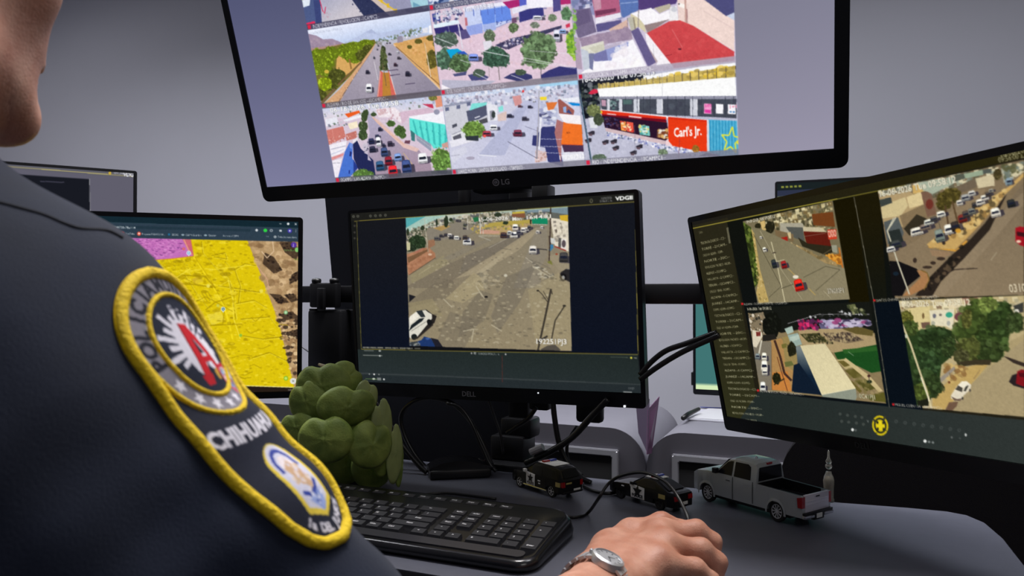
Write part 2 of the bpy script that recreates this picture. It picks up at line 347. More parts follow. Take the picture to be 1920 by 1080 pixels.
    G([(60,180),(1470,10),(1470,200),(90,330)],(196,206,232),(222,214,226),(600,120),(620,260)); S([(90,190),(700,130),(1460,30),(1450,180),(900,220),(100,320)],130,6,20,[(235,235,244),(150,160,185),(190,170,180),(96,110,92),(210,215,235)],al=.7,sq=True)
    G([(585,250),(640,262),(720,340),(1000,600),(1160,650),(1310,830),(1330,960),(480,1020),(560,700),(620,480)],(176,170,196),(166,144,162),(620,280),(900,950))
    P([(630,275),(720,330),(1010,590),(1180,655),(1150,690),(1000,640),(700,360)],(226,192,186)); L([(1000,700),(1110,840)],5,(220,190,110)); L([(650,300),(800,440),(1010,610)],6,(232,180,150))
    for x,y,a,b in ((560,290,36,60),(550,400,55,60),(545,500,55,60),(580,250,30,40),(665,268,34,22)): c.tree(x,y,a,b,(74,94,58),40)
    P([(340,262),(500,222),(516,246),(380,304)],(236,96,38)); P([(120,325),(250,295),(272,372),(130,402)],(232,232,242)); P([(320,330),(520,270),(530,300),(350,350)],(240,240,248)); P([(372,372),(478,342),(492,412),(402,436)],(246,232,204)); S([(120,380),(360,340),(370,390),(140,420)],24,6,14,[(130,130,150),(200,200,214),(90,110,90)])
    P([(135,445),(322,400),(352,520),(160,612)],(206,122,112)); L([(200,440),(225,580)],6,(226,150,140)); P([(350,490),(470,450),(482,532),(362,562)],(196,118,108)); S([(140,540),(480,470),(480,530),(160,600)],40,5,12,[(236,190,180),(180,100,95)]); P([(480,520),(500,610),(440,640),(430,560)],(232,226,234))
    P([(165,612),(362,562),(345,680),(192,760)],(242,238,246)); L([(185,660),(350,620)],10,(180,180,200)); L([(180,720),(330,660)],9,(196,200,222)); P([(190,748),(332,700),(322,732),(198,782)],(220,146,146)); P([(200,790),(310,760),(262,985),(236,1030)],(242,236,246)); L([(205,815),(290,812)],5,(150,150,165))
    P([(395,580),(432,598),(425,760),(490,870),(380,992),(262,992),(340,690)],(74,116,208)); P([(395,580),(432,598),(420,660),(396,640)],(120,150,224)); P([(400,680),(420,690),(410,740),(392,735)],(34,40,110)); P([(438,770),(490,870),(440,930)],(40,60,140)); P([(385,900),(400,890),(398,930),(385,940)],(34,50,130))
    P([(432,600),(480,560),(520,650),(660,780),(690,960),(500,900),(440,760)],(36,42,86)); P([(540,610),(600,600),(600,780),(640,790),(600,720),(560,700)],(200,190,208)); S([(545,600),(620,560),(620,680),(560,690)],22,6,14,[(60,60,84),(210,200,214)])
    c.tree(545,950,120,64,(108,150,72),70)
    P([(960,240),(1310,185),(1345,240),(1060,300),(985,380)],(214,186,204)); P([(690,205),(900,185),(960,240),(980,370),(880,300),(720,300)],(238,226,232)); P([(700,215),(800,200),(830,250),(720,280)],(218,186,190)); S([(700,200),(950,190),(980,370),(760,310)],50,6,16,[(250,244,248),(206,170,180),(226,206,214)],sq=True)
    P([(1060,290),(1470,228),(1500,390),(1300,362),(1080,330)],(244,242,250)); E(1375,240,34,30,(150,150,172)); P([(1212,150),(1330,150),(1340,200),(1300,190)],(196,60,90)); P([(1350,60),(1450,60),(1460,170),(1370,190)],(226,150,120)); c.tree(1330,80,50,34,(140,140,70),20)
    P([(1068,308),(1300,350),(1490,384),(1506,560),(1424,642),(1342,652),(1310,600),(1138,488),(1072,450)],(98,228,216))
    for k in range(6): P([(1100+k*74,330+k*12),(1118+k*74,332+k*12),(1180+k*62,560+k*20),(1150+k*62,530+k*20)],(66,190,186)); P([(1180+k*70,400+k*22),(1208+k*70,414+k*22),(1214+k*70,452+k*22),(1190+k*70,436+k*22)],(26,120,140))
    P([(1080,440),(1130,480),(1130,570),(1090,560)],(60,120,120)); P([(1140,492),(1312,602),(1314,684),(1150,560)],(150,156,176)); L([(1150,520),(1310,640)],5,(190,190,200)); P([(1430,600),(1510,570),(1520,640),(1440,640)],(206,160,150))
    for x,y,a,b in ((860,370,50,36),(960,450,64,60),(990,500,40,40)): c.tree(x,y,a,b,(84,114,60),40)
    P([(1020,560),(1080,560),(1070,600),(1010,590)],(110,70,86)); c.tree(1430,780,120,130,(112,152,72),140); P([(1310,900),(1550,900),(1550,940),(1320,940)],(90,100,90)); E(1440,915,60,22,(40,46,56))
    for a in ((735,435,46,48,(52,52,76)),(705,514,54,44,(52,56,84)),(718,575,62,110,(240,240,246)),(640,570,74,70,(40,44,78)),(850,598,66,64,(58,48,68)),(652,660,82,72,(44,44,66)),(778,616,38,44,(50,50,74)),(785,690,90,104,(58,74,116)),(832,792,96,104,(132,30,46)),(736,846,104,112,(44,84,124)),(882,905,116,130,(222,34,44)),(938,750,94,92,(120,150,206)),(1034,852,120,150,(56,74,128)),(1216,760,118,118,(240,240,244))): c.car(*a,ang=-.12)
    c.osd('06-16-2026 Tue 09:58',178,246,52,890,(250,250,250),(90,90,100)); bar(0,2,'OCAMPO / JUAN ALDAMA --10AMPC1--',(84,84,96),(238,238,240),.09)
    # D: plaza with trees
    cell(1,1,(222,198,214)); c.at(800,0,5.683)
    S([(60,0),(1600,-100),(1600,200),(80,260)],140,8,26,[(240,238,248),(120,120,170),(190,180,210),(90,110,110),(150,150,200)],al=.7,sq=True)
    P([(330,420),(1300,170),(1560,250),(1600,720),(1000,790),(850,660),(560,600)],(226,200,216)); S([(340,420),(1300,190),(1570,300),(1590,700),(1000,780),(560,590)],140,6,22,[(236,212,226),(212,182,200),(230,196,204)],al=.5)
    P([(390,75),(870,15),(892,62),(400,116)],(238,236,250)); P([(400,100),(885,50),(912,230),(720,300),(440,352)],(200,210,242)); P([(572,112),(882,60),(908,210),(600,262)],(104,140,228)); P([(425,282),(592,246),(602,350),(440,382)],(150,166,228)); P([(600,265),(740,235),(740,320),(610,340)],(170,184,232)); L([(730,90),(735,300)],6,(170,196,244)); P([(408,190),(430,185),(440,270),(415,275)],(190,110,120)); [L([(500+k*75,100-k*9),(505+k*75,170-k*5)],9,(90,110,190)) for k in range(5)]; L([(735,300),(905,225)],6,(140,140,190)); S([(740,240),(900,205),(905,225),(745,275)],14,5,9,[(60,80,150),(110,120,190)])
    P([(985,116),(1240,70),(1252,165),(990,240)],(58,58,126)); P([(900,60),(1080,30),(1100,90),(985,130),(920,150)],(232,230,244)); P([(1060,0),(1360,-40),(1370,70),(1250,80),(1080,90)],(243,240,250)); P([(810,22),(985,-10),(992,66),(880,92)],(172,42,112)); P([(985,-10),(1062,-20),(1066,50),(992,66)],(90,100,196)); P([(1415,-20),(1545,-40),(1545,40),(1430,50)],(180,48,112)); P([(1345,-30),(1425,-30),(1432,110),(1350,130)],(82,76,136)); P([(905,195),(960,185),(962,240),(912,250)],(110,80,110))
    c.car(1180,190,110,48,(226,228,240)); P([(60,150),(130,135),(150,215),(70,235)],(40,52,146)); P([(70,262),(335,208),(352,250),(80,304)],(226,240,250)); P([(80,302),(355,256),(402,330),(100,372)],(54,48,112)); P([(300,340),(420,310),(470,400),(380,420)],(90,80,130)); S([(60,130),(380,90),(390,200),(70,250)],50,8,20,[(225,228,244),(70,70,120),(120,130,160)])
    L([(335,240),(385,520)],12,(222,218,232)); L([(230,270),(255,400)],5,(150,150,180))
    P([(730,482),(900,410),(1060,376),(1440,270),(1440,300),(1062,442),(862,532)],(66,64,96)); S([(740,470),(1050,385),(1060,430),(860,530)],70,6,16,[(40,40,70),(230,220,232),(120,120,160),(90,80,110)]); c.car(1385,380,80,130,(206,206,224)); c.car(1450,335,80,50,(140,170,222)); P([(1480,265),(1525,245),(1530,285),(1490,300)],(210,60,90))
    for x,y,a,b,k in ((210,420,130,80,(96,116,104)),(190,630,85,120,(86,118,96)),(670,385,62,70,(116,134,106)),(930,295,52,52,(110,132,94)),(1155,268,50,36,(140,150,134)),(1490,150,60,70,(110,150,110)),(1340,190,46,40,(130,150,120))): c.tree(x,y,a,b,k,50)
    P([(210,530),(330,518),(402,560),(260,622)],(20,164,216)); P([(330,555),(400,545),(440,580),(360,600)],(50,90,190)); c.car(500,614,120,80,(120,140,214)); c.tree(350,675,112,100,(96,124,84),90); P([(600,440),(690,430),(700,540),(620,545)],(226,222,232)); c.tree(740,610,146,112,(66,98,80),110); L([(765,700),(778,850)],9,(130,120,120)); L([(665,700),(668,820)],5,(150,140,140)); c.tree(1195,545,180,195,(104,130,92),220); L([(1218,720),(1222,840)],9,(120,110,120))
    P([(1488,400),(1560,295),(1590,640),(1500,560)],(142,186,60)); S([(1488,400),(1560,295),(1590,640),(1500,560)],50,8,20,[(120,170,50),(170,205,80),(90,140,60)])
    P([(820,830),(900,785),(990,760),(1120,800),(1130,835),(1000,872)],(58,60,108)); c.tree(1000,770,60,34,(90,110,90),16); P([(1218,800),(1300,750),(1415,706),(1600,722),(1606,830),(1230,856)],(56,56,114)); P([(440,800),(560,770),(662,820),(640,850),(480,860)],(72,74,122)); P([(280,790),(430,760),(420,800),(300,815)],(80,82,124)); c.tree(560,780,70,44,(96,116,100),22)
    P([(165,850),(500,860),(740,860),(640,920),(300,960),(170,975)],(186,184,204)); P([(160,900),(250,940),(420,950),(165,975)],(246,240,246)); L([(100,400),(300,480)],6,(232,230,240)); L([(550,535),(880,600)],7,(240,240,246)); L([(1000,610),(1590,720)],5,(236,232,240)); L([(1100,540),(1600,580)],4,(230,226,236)); L([(1000,640),(1590,730)],4,(225,222,236)); L([(520,780),(660,850)],6,(236,234,244)); L([(900,800),(1050,855)],6,(236,234,244)); L([(360,640),(520,690)],5,(236,234,244))
    c.osd('16-06-2026 Tue 09:58:13',95,175,42,610,(235,235,245),(80,80,120)); bar(1,1,'DEL NORTE / ENRIQUE --05CAMPC2--',(126,120,132),(200,196,206),.1)
    cell(1,0,(120,140,180)); c.at(800,0,5.683); S([(0,-20),(400,-60),(400,60),(40,100)],40,8,24,[(235,240,250),(90,140,190),(40,60,110)]); E(270,20,34,24,(236,236,240)); bar(1,0,'CALLEJON / COTO DE TANDA (TORRE) --07CAMP1--',(90,86,110),(220,220,226),.13)
    # E: avenue with the orange building
    cell(1,2,(206,206,226)); c.at(820,150,5.683)
    P([(60,140),(1510,0),(1510,60),(60,200)],(196,210,236)); P([(1080,45),(1510,0),(1510,45),(1090,72)],(166,212,240)); S([(70,150),(1090,75),(1500,40),(1520,240),(1100,240),(700,260),(80,270)],300,6,24,[(228,230,240),(196,200,222),(120,128,150),(160,170,196),(240,238,246),(150,140,160)],al=.75,sq=True); P([(800,175),(890,160),(905,250),(830,280)],(212,150,150)); E(915,120,12,14,(225,60,60))
    G([(160,990),(320,760),(700,420),(930,220),(1085,200),(1100,700),(1060,960)],(190,192,220),(206,206,226),(980,240),(500,950)); P([(430,810),(880,280),(965,268),(720,800)],(174,178,208),.7); P([(900,500),(1000,300),(1060,300),(1040,900),(860,920)],(200,202,224),.6); P([(150,760),(300,700),(320,760),(160,900)],(214,214,230))
    P([(70,275),(310,250),(340,330),(525,262),(545,440),(420,500),(290,560),(150,600),(100,500)],(206,206,216)); P([(70,270),(365,215),(370,240),(80,290)],(150,154,176)); P([(310,332),(522,266),(532,372),(440,420),(332,444)],(84,88,112)); L([(400,405),(455,385)],11,(225,225,235)); P([(158,480),(208,460),(212,492),(165,512)],(76,78,92)); [P([(x,y),(x+40,y-8),(x+42,y+30),(x+2,y+38)],(100,106,136)) for x,y in ((85,295),(205,272),(315,240))]; P([(150,590),(292,535),(296,650),(160,690)],(226,226,232)); P([(165,605),(250,570),(262,622),(180,652)],(92,92,104)); L([(110,500),(290,540)],3,(190,190,200)); L([(160,580),(280,530)],7,(150,150,165))
    P([(368,250),(530,238),(524,266),(345,325)],(130,222,216)); P([(530,250),(640,270),(640,430),(545,440)],(232,232,240)); P([(560,330),(600,320),(604,420),(566,430)],(150,150,165)); P([(650,290),(700,270),(705,330),(660,340)],(140,226,220)); P([(640,370),(740,330),(735,430),(650,440)],(220,196,190)); c.tree(600,370,20,40,(70,80,80),10); P([(440,430),(530,400),(540,450),(470,470)],(80,80,90)); P([(130,650),(330,600),(420,640),(150,720)],(232,230,240))
    c.tree(395,535,118,98,(112,146,68),150); P([(300,600),(440,590),(440,650),(310,640)],(50,56,64)); 
    for a in ((858,566,104,74,(120,52,74)),(930,412,64,46,(70,66,84)),(985,286,48,34,(56,54,74)),(770,382,66,42,(60,60,80)),(878,278,44,30,(120,80,90)),(600,506,92,60,(240,240,246)),(528,572,106,62,(160,56,74)),(1030,228,30,20,(236,236,244)),(985,212,26,16,(90,90,110))): c.car(*a)
    E(505,598,16,14,(240,90,80)); P([(800,560),(812,600),(860,604),(880,580)],(90,40,60),.7)
    P([(1095,240),(1280,300),(1280,460),(1130,470)],(186,190,214)); S([(1095,280),(1260,330),(1250,470),(1130,470)],40,8,22,[(230,232,242),(70,72,110),(150,154,190)],asp=1.6); P([(1020,590),(1060,590),(1120,500),(1250,490),(1345,905),(1340,920),(1180,870),(1150,720),(1010,695)],(54,58,112)); P([(1050,740),(1160,770),(1165,860),(1040,880)],(222,196,196)); S([(1050,740),(1160,770),(1165,860),(1040,880)],20,8,20,[(190,150,140),(230,210,210)])
    P([(1095,182),(1165,176),(1167,212),(1100,216)],(242,216,50)); P([(1160,240),(1282,234),(1240,310),(1180,322)],(222,120,58)); P([(1285,210),(1310,205),(1462,322),(1452,372),(1300,356)],(158,92,84)); P([(1340,290),(1372,280),(1378,350),(1345,345)],(150,180,226)); P([(1375,345),(1400,310),(1440,365)],(60,70,120)); P([(1390,238),(1520,250),(1522,276),(1440,272)],(18,134,214)); P([(1300,200),(1510,180),(1520,235),(1400,235)],(236,238,246)); P([(1290,360),(1535,380),(1545,490),(1350,450)],(246,240,242)); P([(1275,420),(1345,450),(1325,690),(1320,900),(1250,560)],(172,112,112)); P([(1345,445),(1380,460),(1540,475),(1552,690),(1320,682)],(240,116,42)); T('SOY',1378,572,15,(110,50,30),.02,40); P([(1325,682),(1556,690),(1560,762),(1352,768)],(74,50,78)); L([(1325,684),(1552,692)],8,(220,90,40)); P([(1340,768),(1562,762),(1568,900),(1350,905)],(226,226,236))
    L([(1086,110),(1076,520)],10,(170,168,176)); L([(1072,500),(1060,840)],16,(150,146,156)); L([(1105,400),(1085,740)],15,(242,242,246)); L([(940,495),(1060,540)],5,(120,120,150)); L([(750,655),(1060,832)],7,(110,110,132)); L([(440,798),(630,812)],10,(236,236,244)); E(355,832,46,18,(170,164,184)); L([(1100,628),(1330,632)],4,(220,222,240)); L([(1100,706),(1330,712)],4,(220,222,240)); L([(1090,772),(1330,780)],4,(220,222,240)); L([(150,810),(240,796)],5,(160,160,180))
    T('16-06-2026 Tue 09:58',80,210,40,(244,244,248),0,640,.55); T('170207312',1295,850,42,(250,250,252),.02,255); bar(1,2,'JUAREZ MORIN / SANTOS DEGOLLADO --17JAM3073--',(126,124,140),(245,245,248),.115)
    # F: roofs
    cell(2,1,(206,196,218)); c.at(1070,0,6)
    P([(0,-60),(780,-60),(760,120),(560,220),(20,130)],(150,150,190)); S([(0,-30),(560,-30),(560,120),(30,110)],40,10,34,[(120,130,170),(225,222,236),(90,90,130)],sq=True); P([(20,115),(222,88),(292,360),(90,432),(40,300)],(118,106,138)); P([(40,130),(200,100),(230,240),(70,300)],(104,92,126)); P([(0,430),(100,420),(130,780),(0,760)],(180,160,180)); S([(0,100),(60,100),(60,650),(0,700)],40,8,24,[(110,170,60),(170,160,190),(140,190,90)])
    P([(240,-20),(545,-20),(560,140),(280,205)],(178,96,128)); P([(250,-20),(340,-20),(345,100),(270,120)],(198,150,170)); P([(280,202),(560,142),(572,192),(286,272)],(236,232,242)); P([(275,125),(510,90),(512,130),(285,180)],(120,60,90)); P([(284,272),(570,222),(572,304),(300,362)],(94,88,138)); P([(430,330),(640,218),(652,312),(450,352)],(216,182,168)); P([(545,-20),(772,-20),(762,112),(600,200),(575,180)],(92,118,178)); L([(560,40),(760,20)],10,(150,170,215)); P([(762,-20),(1212,-20),(1185,42),(900,104),(764,112)],(84,64,120)); P([(940,90),(1120,40),(1130,90),(1000,150)],(190,180,160))
    P([(100,432),(640,308),(684,342),(694,442),(350,500),(130,545)],(158,138,162)); S([(100,440),(640,320),(680,440),(150,540)],60,10,34,[(150,130,156),(176,156,176)],al=.5); P([(260,640),(480,560),(640,470),(700,442),(872,782),(870,800),(90,850),(270,690)],(249,246,252)); P([(250,600),(650,470),(650,520),(480,605),(462,680),(280,692)],(150,158,208)); P([(235,620),(400,560),(420,680),(270,690)],(120,120,170)); P([(370,530),(600,460),(600,490),(390,560)],(190,180,200)); S([(480,560),(660,480),(800,760),(400,780)],24,14,46,[(255,252,250),(240,232,240)],al=.6)
    P([(115,530),(370,460),(384,562),(270,604),(180,606),(120,560)],(222,220,206)); P([(200,540),(375,490),(384,560),(280,600)],(206,204,186)); P([(115,545),(195,575),(245,765),(150,790)],(200,206,218)); P([(205,600),(265,600),(250,790),(215,770)],(120,124,160))
    P([(680,150),(905,88),(1000,160),(1112,110),(1112,222),(820,282)],(251,247,252)); P([(672,150),(770,205),(832,284),(852,372),(760,300),(700,330)],(216,206,172)); P([(640,200),(700,190),(740,340),(680,345)],(190,186,170)); P([(828,284),(1112,216),(1000,290),(868,374)],(152,132,132)); P([(700,200),(715,190),(735,320),(720,330)],(150,140,120)); P([(1118,80),(1192,68),(1212,232),(1110,242)],(240,238,240)); E(1165,105,34,30,(205,206,214)); L([(640,200),(640,310)],6,(120,110,130)); L([(765,110),(760,310)],10,(150,140,140))
    P([(1200,-20),(1480,-20),(1842,190),(1842,575),(1380,290),(1212,232)],(240,216,208)); L([(1490,120),(1842,330)],8,(222,198,194)); P([(1480,-20),(1842,-20),(1842,150),(1750,182)],(78,78,124)); P([(1755,178),(1842,140),(1842,230)],(200,210,232)); L([(1288,-10),(1300,255)],22,(198,160,150)); L([(1308,100),(1312,260)],12,(170,130,130)); P([(1215,30),(1280,50),(1280,95),(1215,70)],(252,246,240)); E(1220,45,9,11,(90,80,90))
    P([(850,376),(1112,238),(1230,228),(1380,290),(1842,582),(1842,652),(1150,742),(1000,560)],(208,74,78))
    for k in range(26): t=k/25; L([(1000+t*150,560+t*180),(1190+t*652+40,330+t*320)],2.5,(176,56,64),.6)
    S([(900,400),(1200,260),(1800,600),(1160,720)],60,8,30,[(218,88,90),(196,64,70)],al=.4); L([(1060,630),(1140,615)],7,(140,40,52)); E(1228,552,20,10,(90,30,44)); L([(1140,330),(1260,540)],4,(230,130,130))
    P([(1150,722),(1842,645),(1842,684),(1160,768)],(152,46,62)); P([(680,352),(760,310),(860,500),(965,700),(870,752)],(104,94,140)); P([(840,380),(860,375),(1150,742),(1160,770),(960,745),(980,690),(860,500)],(246,241,246)); L([(930,490),(940,640)],5,(170,170,180)); P([(860,510),(980,690),(930,740),(960,700)],(190,170,170)); P([(70,840),(870,750),(1150,740),(1160,765),(880,800),(100,870)],(190,180,200))
    bar(2,1,'REVOLUCION / ALDAMA --07CAMPC3--',(180,172,190),(236,234,240),.1)
    cell(2,0,(120,118,158)); c.at(1070,0,6); S([(0,-90),(1850,-200),(1850,40),(0,60)],60,12,50,[(90,80,130),(140,140,180),(200,196,220)])
    # G: shopfronts
    cell(2,2,(188,188,208)); c.at(1080,110,5.143)
    P([(20,190),(660,140),(690,210),(215,250),(240,480),(200,560),(80,590),(30,300)],(32,34,46)); S([(35,240),(215,240),(240,480),(190,560),(70,560)],110,8,24,[(24,30,36),(44,54,56),(70,80,74),(16,20,28),(120,124,130)]); P([(118,335),(150,305),(175,292),(212,300),(212,330),(150,345)],(214,48,76)); P([(650,168),(1535,22),(1538,68),(652,205)],(251,251,253)); P([(215,250),(650,205),(1535,66),(1537,178),(215,292)],(196,172,92)); S([(900,150),(1535,70),(1535,170),(900,200)],40,8,26,[(226,190,60),(170,146,74),(236,206,110)],asp=1.3); S([(220,250),(900,160),(900,215),(220,285)],60,6,14,[(176,156,96),(216,196,130)])
    for k in range(22): x=225+k*30+k*k*1.55; L([(x,250-(x-215)*.138),(x+2,292-(x-215)*.086)],4 if k<15 else 6,(70,64,66))
    P([(205,290),(1537,176),(1545,362),(228,370)],(253,253,253)); L([(830,130),(835,360)],3,(170,170,180)); P([(228,366),(1545,358),(1546,392),(236,390)],(146,146,164)); P([(236,388),(1546,390),(1550,575),(1262,560),(860,545),(250,490)],(70,74,86)); S([(600,395),(1540,395),(1540,540),(620,500)],40,10,34,[(62,62,78),(84,90,102),(74,80,90)],al=.5)
    for a,b in ((300,326),(414,446),(556,612),(778,838),(1100,1172)): P([(a,390),(b,390),(b,500+(b-300)*.06),(a,500+(a-300)*.06)],(208,210,220)); L([(b-6,392),(b-4,505)],8,(236,236,242))
    for x in (360,480,590,650,715,885,965,1050,1125,1210,1330,1440,1520): L([(x,360),(x+2,560)],4,(52,56,70))
    S([(335,395),(410,395),(410,490),(335,480)],20,8,16,[(90,120,120),(150,170,170),(40,50,60)]); P([(455,395),(540,395),(540,440),(455,440)],(90,130,120),.6); P([(245,395),(290,400),(290,460),(250,455)],(190,150,170))
    P([(1235,432),(1306,436),(1306,534),(1235,528)],(244,160,206)); P([(1242,490),(1300,494),(1300,526),(1242,520)],(226,60,160)); T('SUSTO',1244,468,20,(220,70,150),.02,52); P([(1350,436),(1420,440),(1420,532),(1350,528)],(250,248,252)); P([(1465,440),(1540,444),(1540,536),(1465,532)],(246,244,250)); T('1+1',1476,482,26,(230,120,150),.02,52); E(1492,512,12,9,(90,140,190)); E(1522,514,12,9,(90,140,190))
    P([(240,488),(870,552),(1270,590),(1270,606),(870,572),(250,505)],(244,240,244)); P([(240,496),(870,562),(872,622),(250,545)],(226,52,28)); P([(250,535),(870,585),(876,612),(380,570),(252,552)],(120,14,34)); P([(300,526),(386,534),(386,546),(300,538)],(240,190,190)); P([(508,548),(632,562),(632,576),(508,562)],(240,200,200)); E(240,515,16,14,(240,200,60))
    P([(250,548),(880,615),(892,740),(872,800),(280,664)],(44,22,44)); S([(280,560),(420,590),(430,680),(290,660)],40,5,12,[(60,60,110),(90,60,80),(30,20,40)])
    P([(430,600),(480,606),(484,700),(435,690)],(240,150,70)); P([(488,606),(552,616),(556,714),(490,700)],(232,90,70)); S([(435,605),(550,618),(552,700),(440,690)],24,6,14,[(250,190,120),(210,60,50),(250,230,190)]); P([(605,636),(705,650),(716,746),(614,730)],(130,206,196)); S([(610,640),(705,655),(710,740),(620,725)],24,7,16,[(236,240,230),(70,150,150),(230,210,120)]); P([(785,684),(888,676),(890,772),(780,760)],(120,80,60)); S([(790,685),(885,685),(885,770),(785,755)],30,8,18,[(226,180,110),(120,60,40),(240,236,226),(150,90,50)])
    P([(280,664),(872,792),(866,832),(290,702)],(212,188,192)); P([(865,790),(892,770),(930,840),(900,850),(870,835)],(236,210,214)); P([(888,560),(1266,592),(1266,906),(935,842),(892,792)],(233,58,22)); P([(888,560),(1266,592),(1266,610),(890,580)],(214,44,20)); T('Carl\'s Jr.',945,755,74,(252,248,246),.025,225)
    P([(1262,590),(1282,592),(1284,912),(1264,908)],(216,222,232)); P([(1280,588),(1552,600),(1566,925),(1400,935),(1290,912)],(66,166,206)); [L([(x,595),(x+4,925)],4,(120,200,228) if k%2 else (40,130,172)) for k,x in enumerate(range(1292,1560,15))]
    st=[]; 
    for k in range(11): r=(122,52)[k%2]; t=-PI/2+.12+k*PI/5; st.append((1496+r*math.cos(t)*.82,790+r*math.sin(t)*1.1))
    L(st,13,(226,226,60)); P([(1546,800),(1570,790),(1570,830),(1552,820)],(236,226,60))
    P([(85,580),(150,570),(290,700),(870,836),(1100,930),(100,1020)],(190,190,210)); S([(100,620),(280,700),(800,860),(900,960),(120,1000)],70,6,22,[(206,206,224),(168,168,190)],al=.5); P([(290,704),(866,834),(1290,908),(1400,940),(1160,950),(800,862),(310,742)],(204,206,226)); S([(290,704),(866,834),(1380,925),(1160,945),(800,862),(310,742)],190,4,11,[(250,250,252),(110,120,190),(150,150,190),(90,100,130),(235,230,240)]); P([(1262,905),(1420,940),(1180,940)],(40,36,60))
    c.tree(170,500,70,60,(130,140,90),40); P([(122,570),(200,560),(210,670),(140,668)],(224,226,232)); c.tree(215,585,50,60,(80,92,70),24); c.tree(840,910,50,40,(130,150,120),20); c.tree(1155,870,36,40,(190,130,50),16); c.tree(230,960,70,40,(110,130,110),24)
    for x,y in ((285,806),(385,862),(555,908),(150,720),(120,790),(612,850),(365,800)): P([(x-36,y-6),(x+10,y-26),(x+32,y-22),(x+30,y+12),(x-20,y+20)],(52,48,60)); P([(x-30,y+6),(x+10,y+2),(x+4,y+26),(x-24,y+22)],(100,80,90))
    L([(30,300),(90,640),(150,1000)],17,(62,84,104)); L([(40,330),(158,1000)],4,(130,150,170)); L([(565,640),(575,980)],3,(120,116,130)); L([(1000,770),(990,960)],4,(120,60,70))
    c.osd('16-06-2020 Tue 09:58:13',52,232,48,615,(252,252,252),(30,30,40)); bar(2,2,'RIO / INDEPENDENCIA --10CAMPC1--',(130,128,146),(246,246,248),.11)
    c.clipto(); k0,k1=int(.1464*pp*2),int(.8172*pp*2); L0,R0=c.a[:,:k0].copy(),c.a[:,k1:].copy(); c.grain(3.2); c.a[:,:k0]=L0; c.a[:,k1:]=R0; img=c.done(1)
    # rows above: further views of the same kind
    iv=lambda v:int(round((v-.025)*pp)); iu=lambda u:int(round(u*pp)); hh=iv(Y[1])-iv(Y[0]); y0=iv(Y[0]); cuts=[iv(TVH-.3777+k) for k in (.080,.104,.117)]
    for i in range(3):
        w_=min(iu(X[k+1])-iu(X[k]) for k in range(3)); S1=img[iv(Y[1]):iv(Y[1])+hh,iu(X[(i+2)%3]):iu(X[(i+2)%3])+w_].copy(); S2=img[iv(Y[2]):iv(Y[2])+hh,iu(X[(i+1)%3]):iu(X[(i+1)%3])+w_].copy(); x0=iu(X[i]); cut=cuts[i]
        img[y0:cut,x0:x0+w_]=S1[:cut-y0]; q=min(hh,y0); img[y0-q:y0,x0:x0+w_]=S2[hh-q:hh]
    a,b=int(.14*pp),int(.823*pp); cols=np.r_[np.arange(0,a,16),np.arange(a,b),np.arange(b,c.W-1,16),c.W-1]
    return img,cols,np.r_[-1,np.arange(0,160,2),np.arange(160,c.H)]
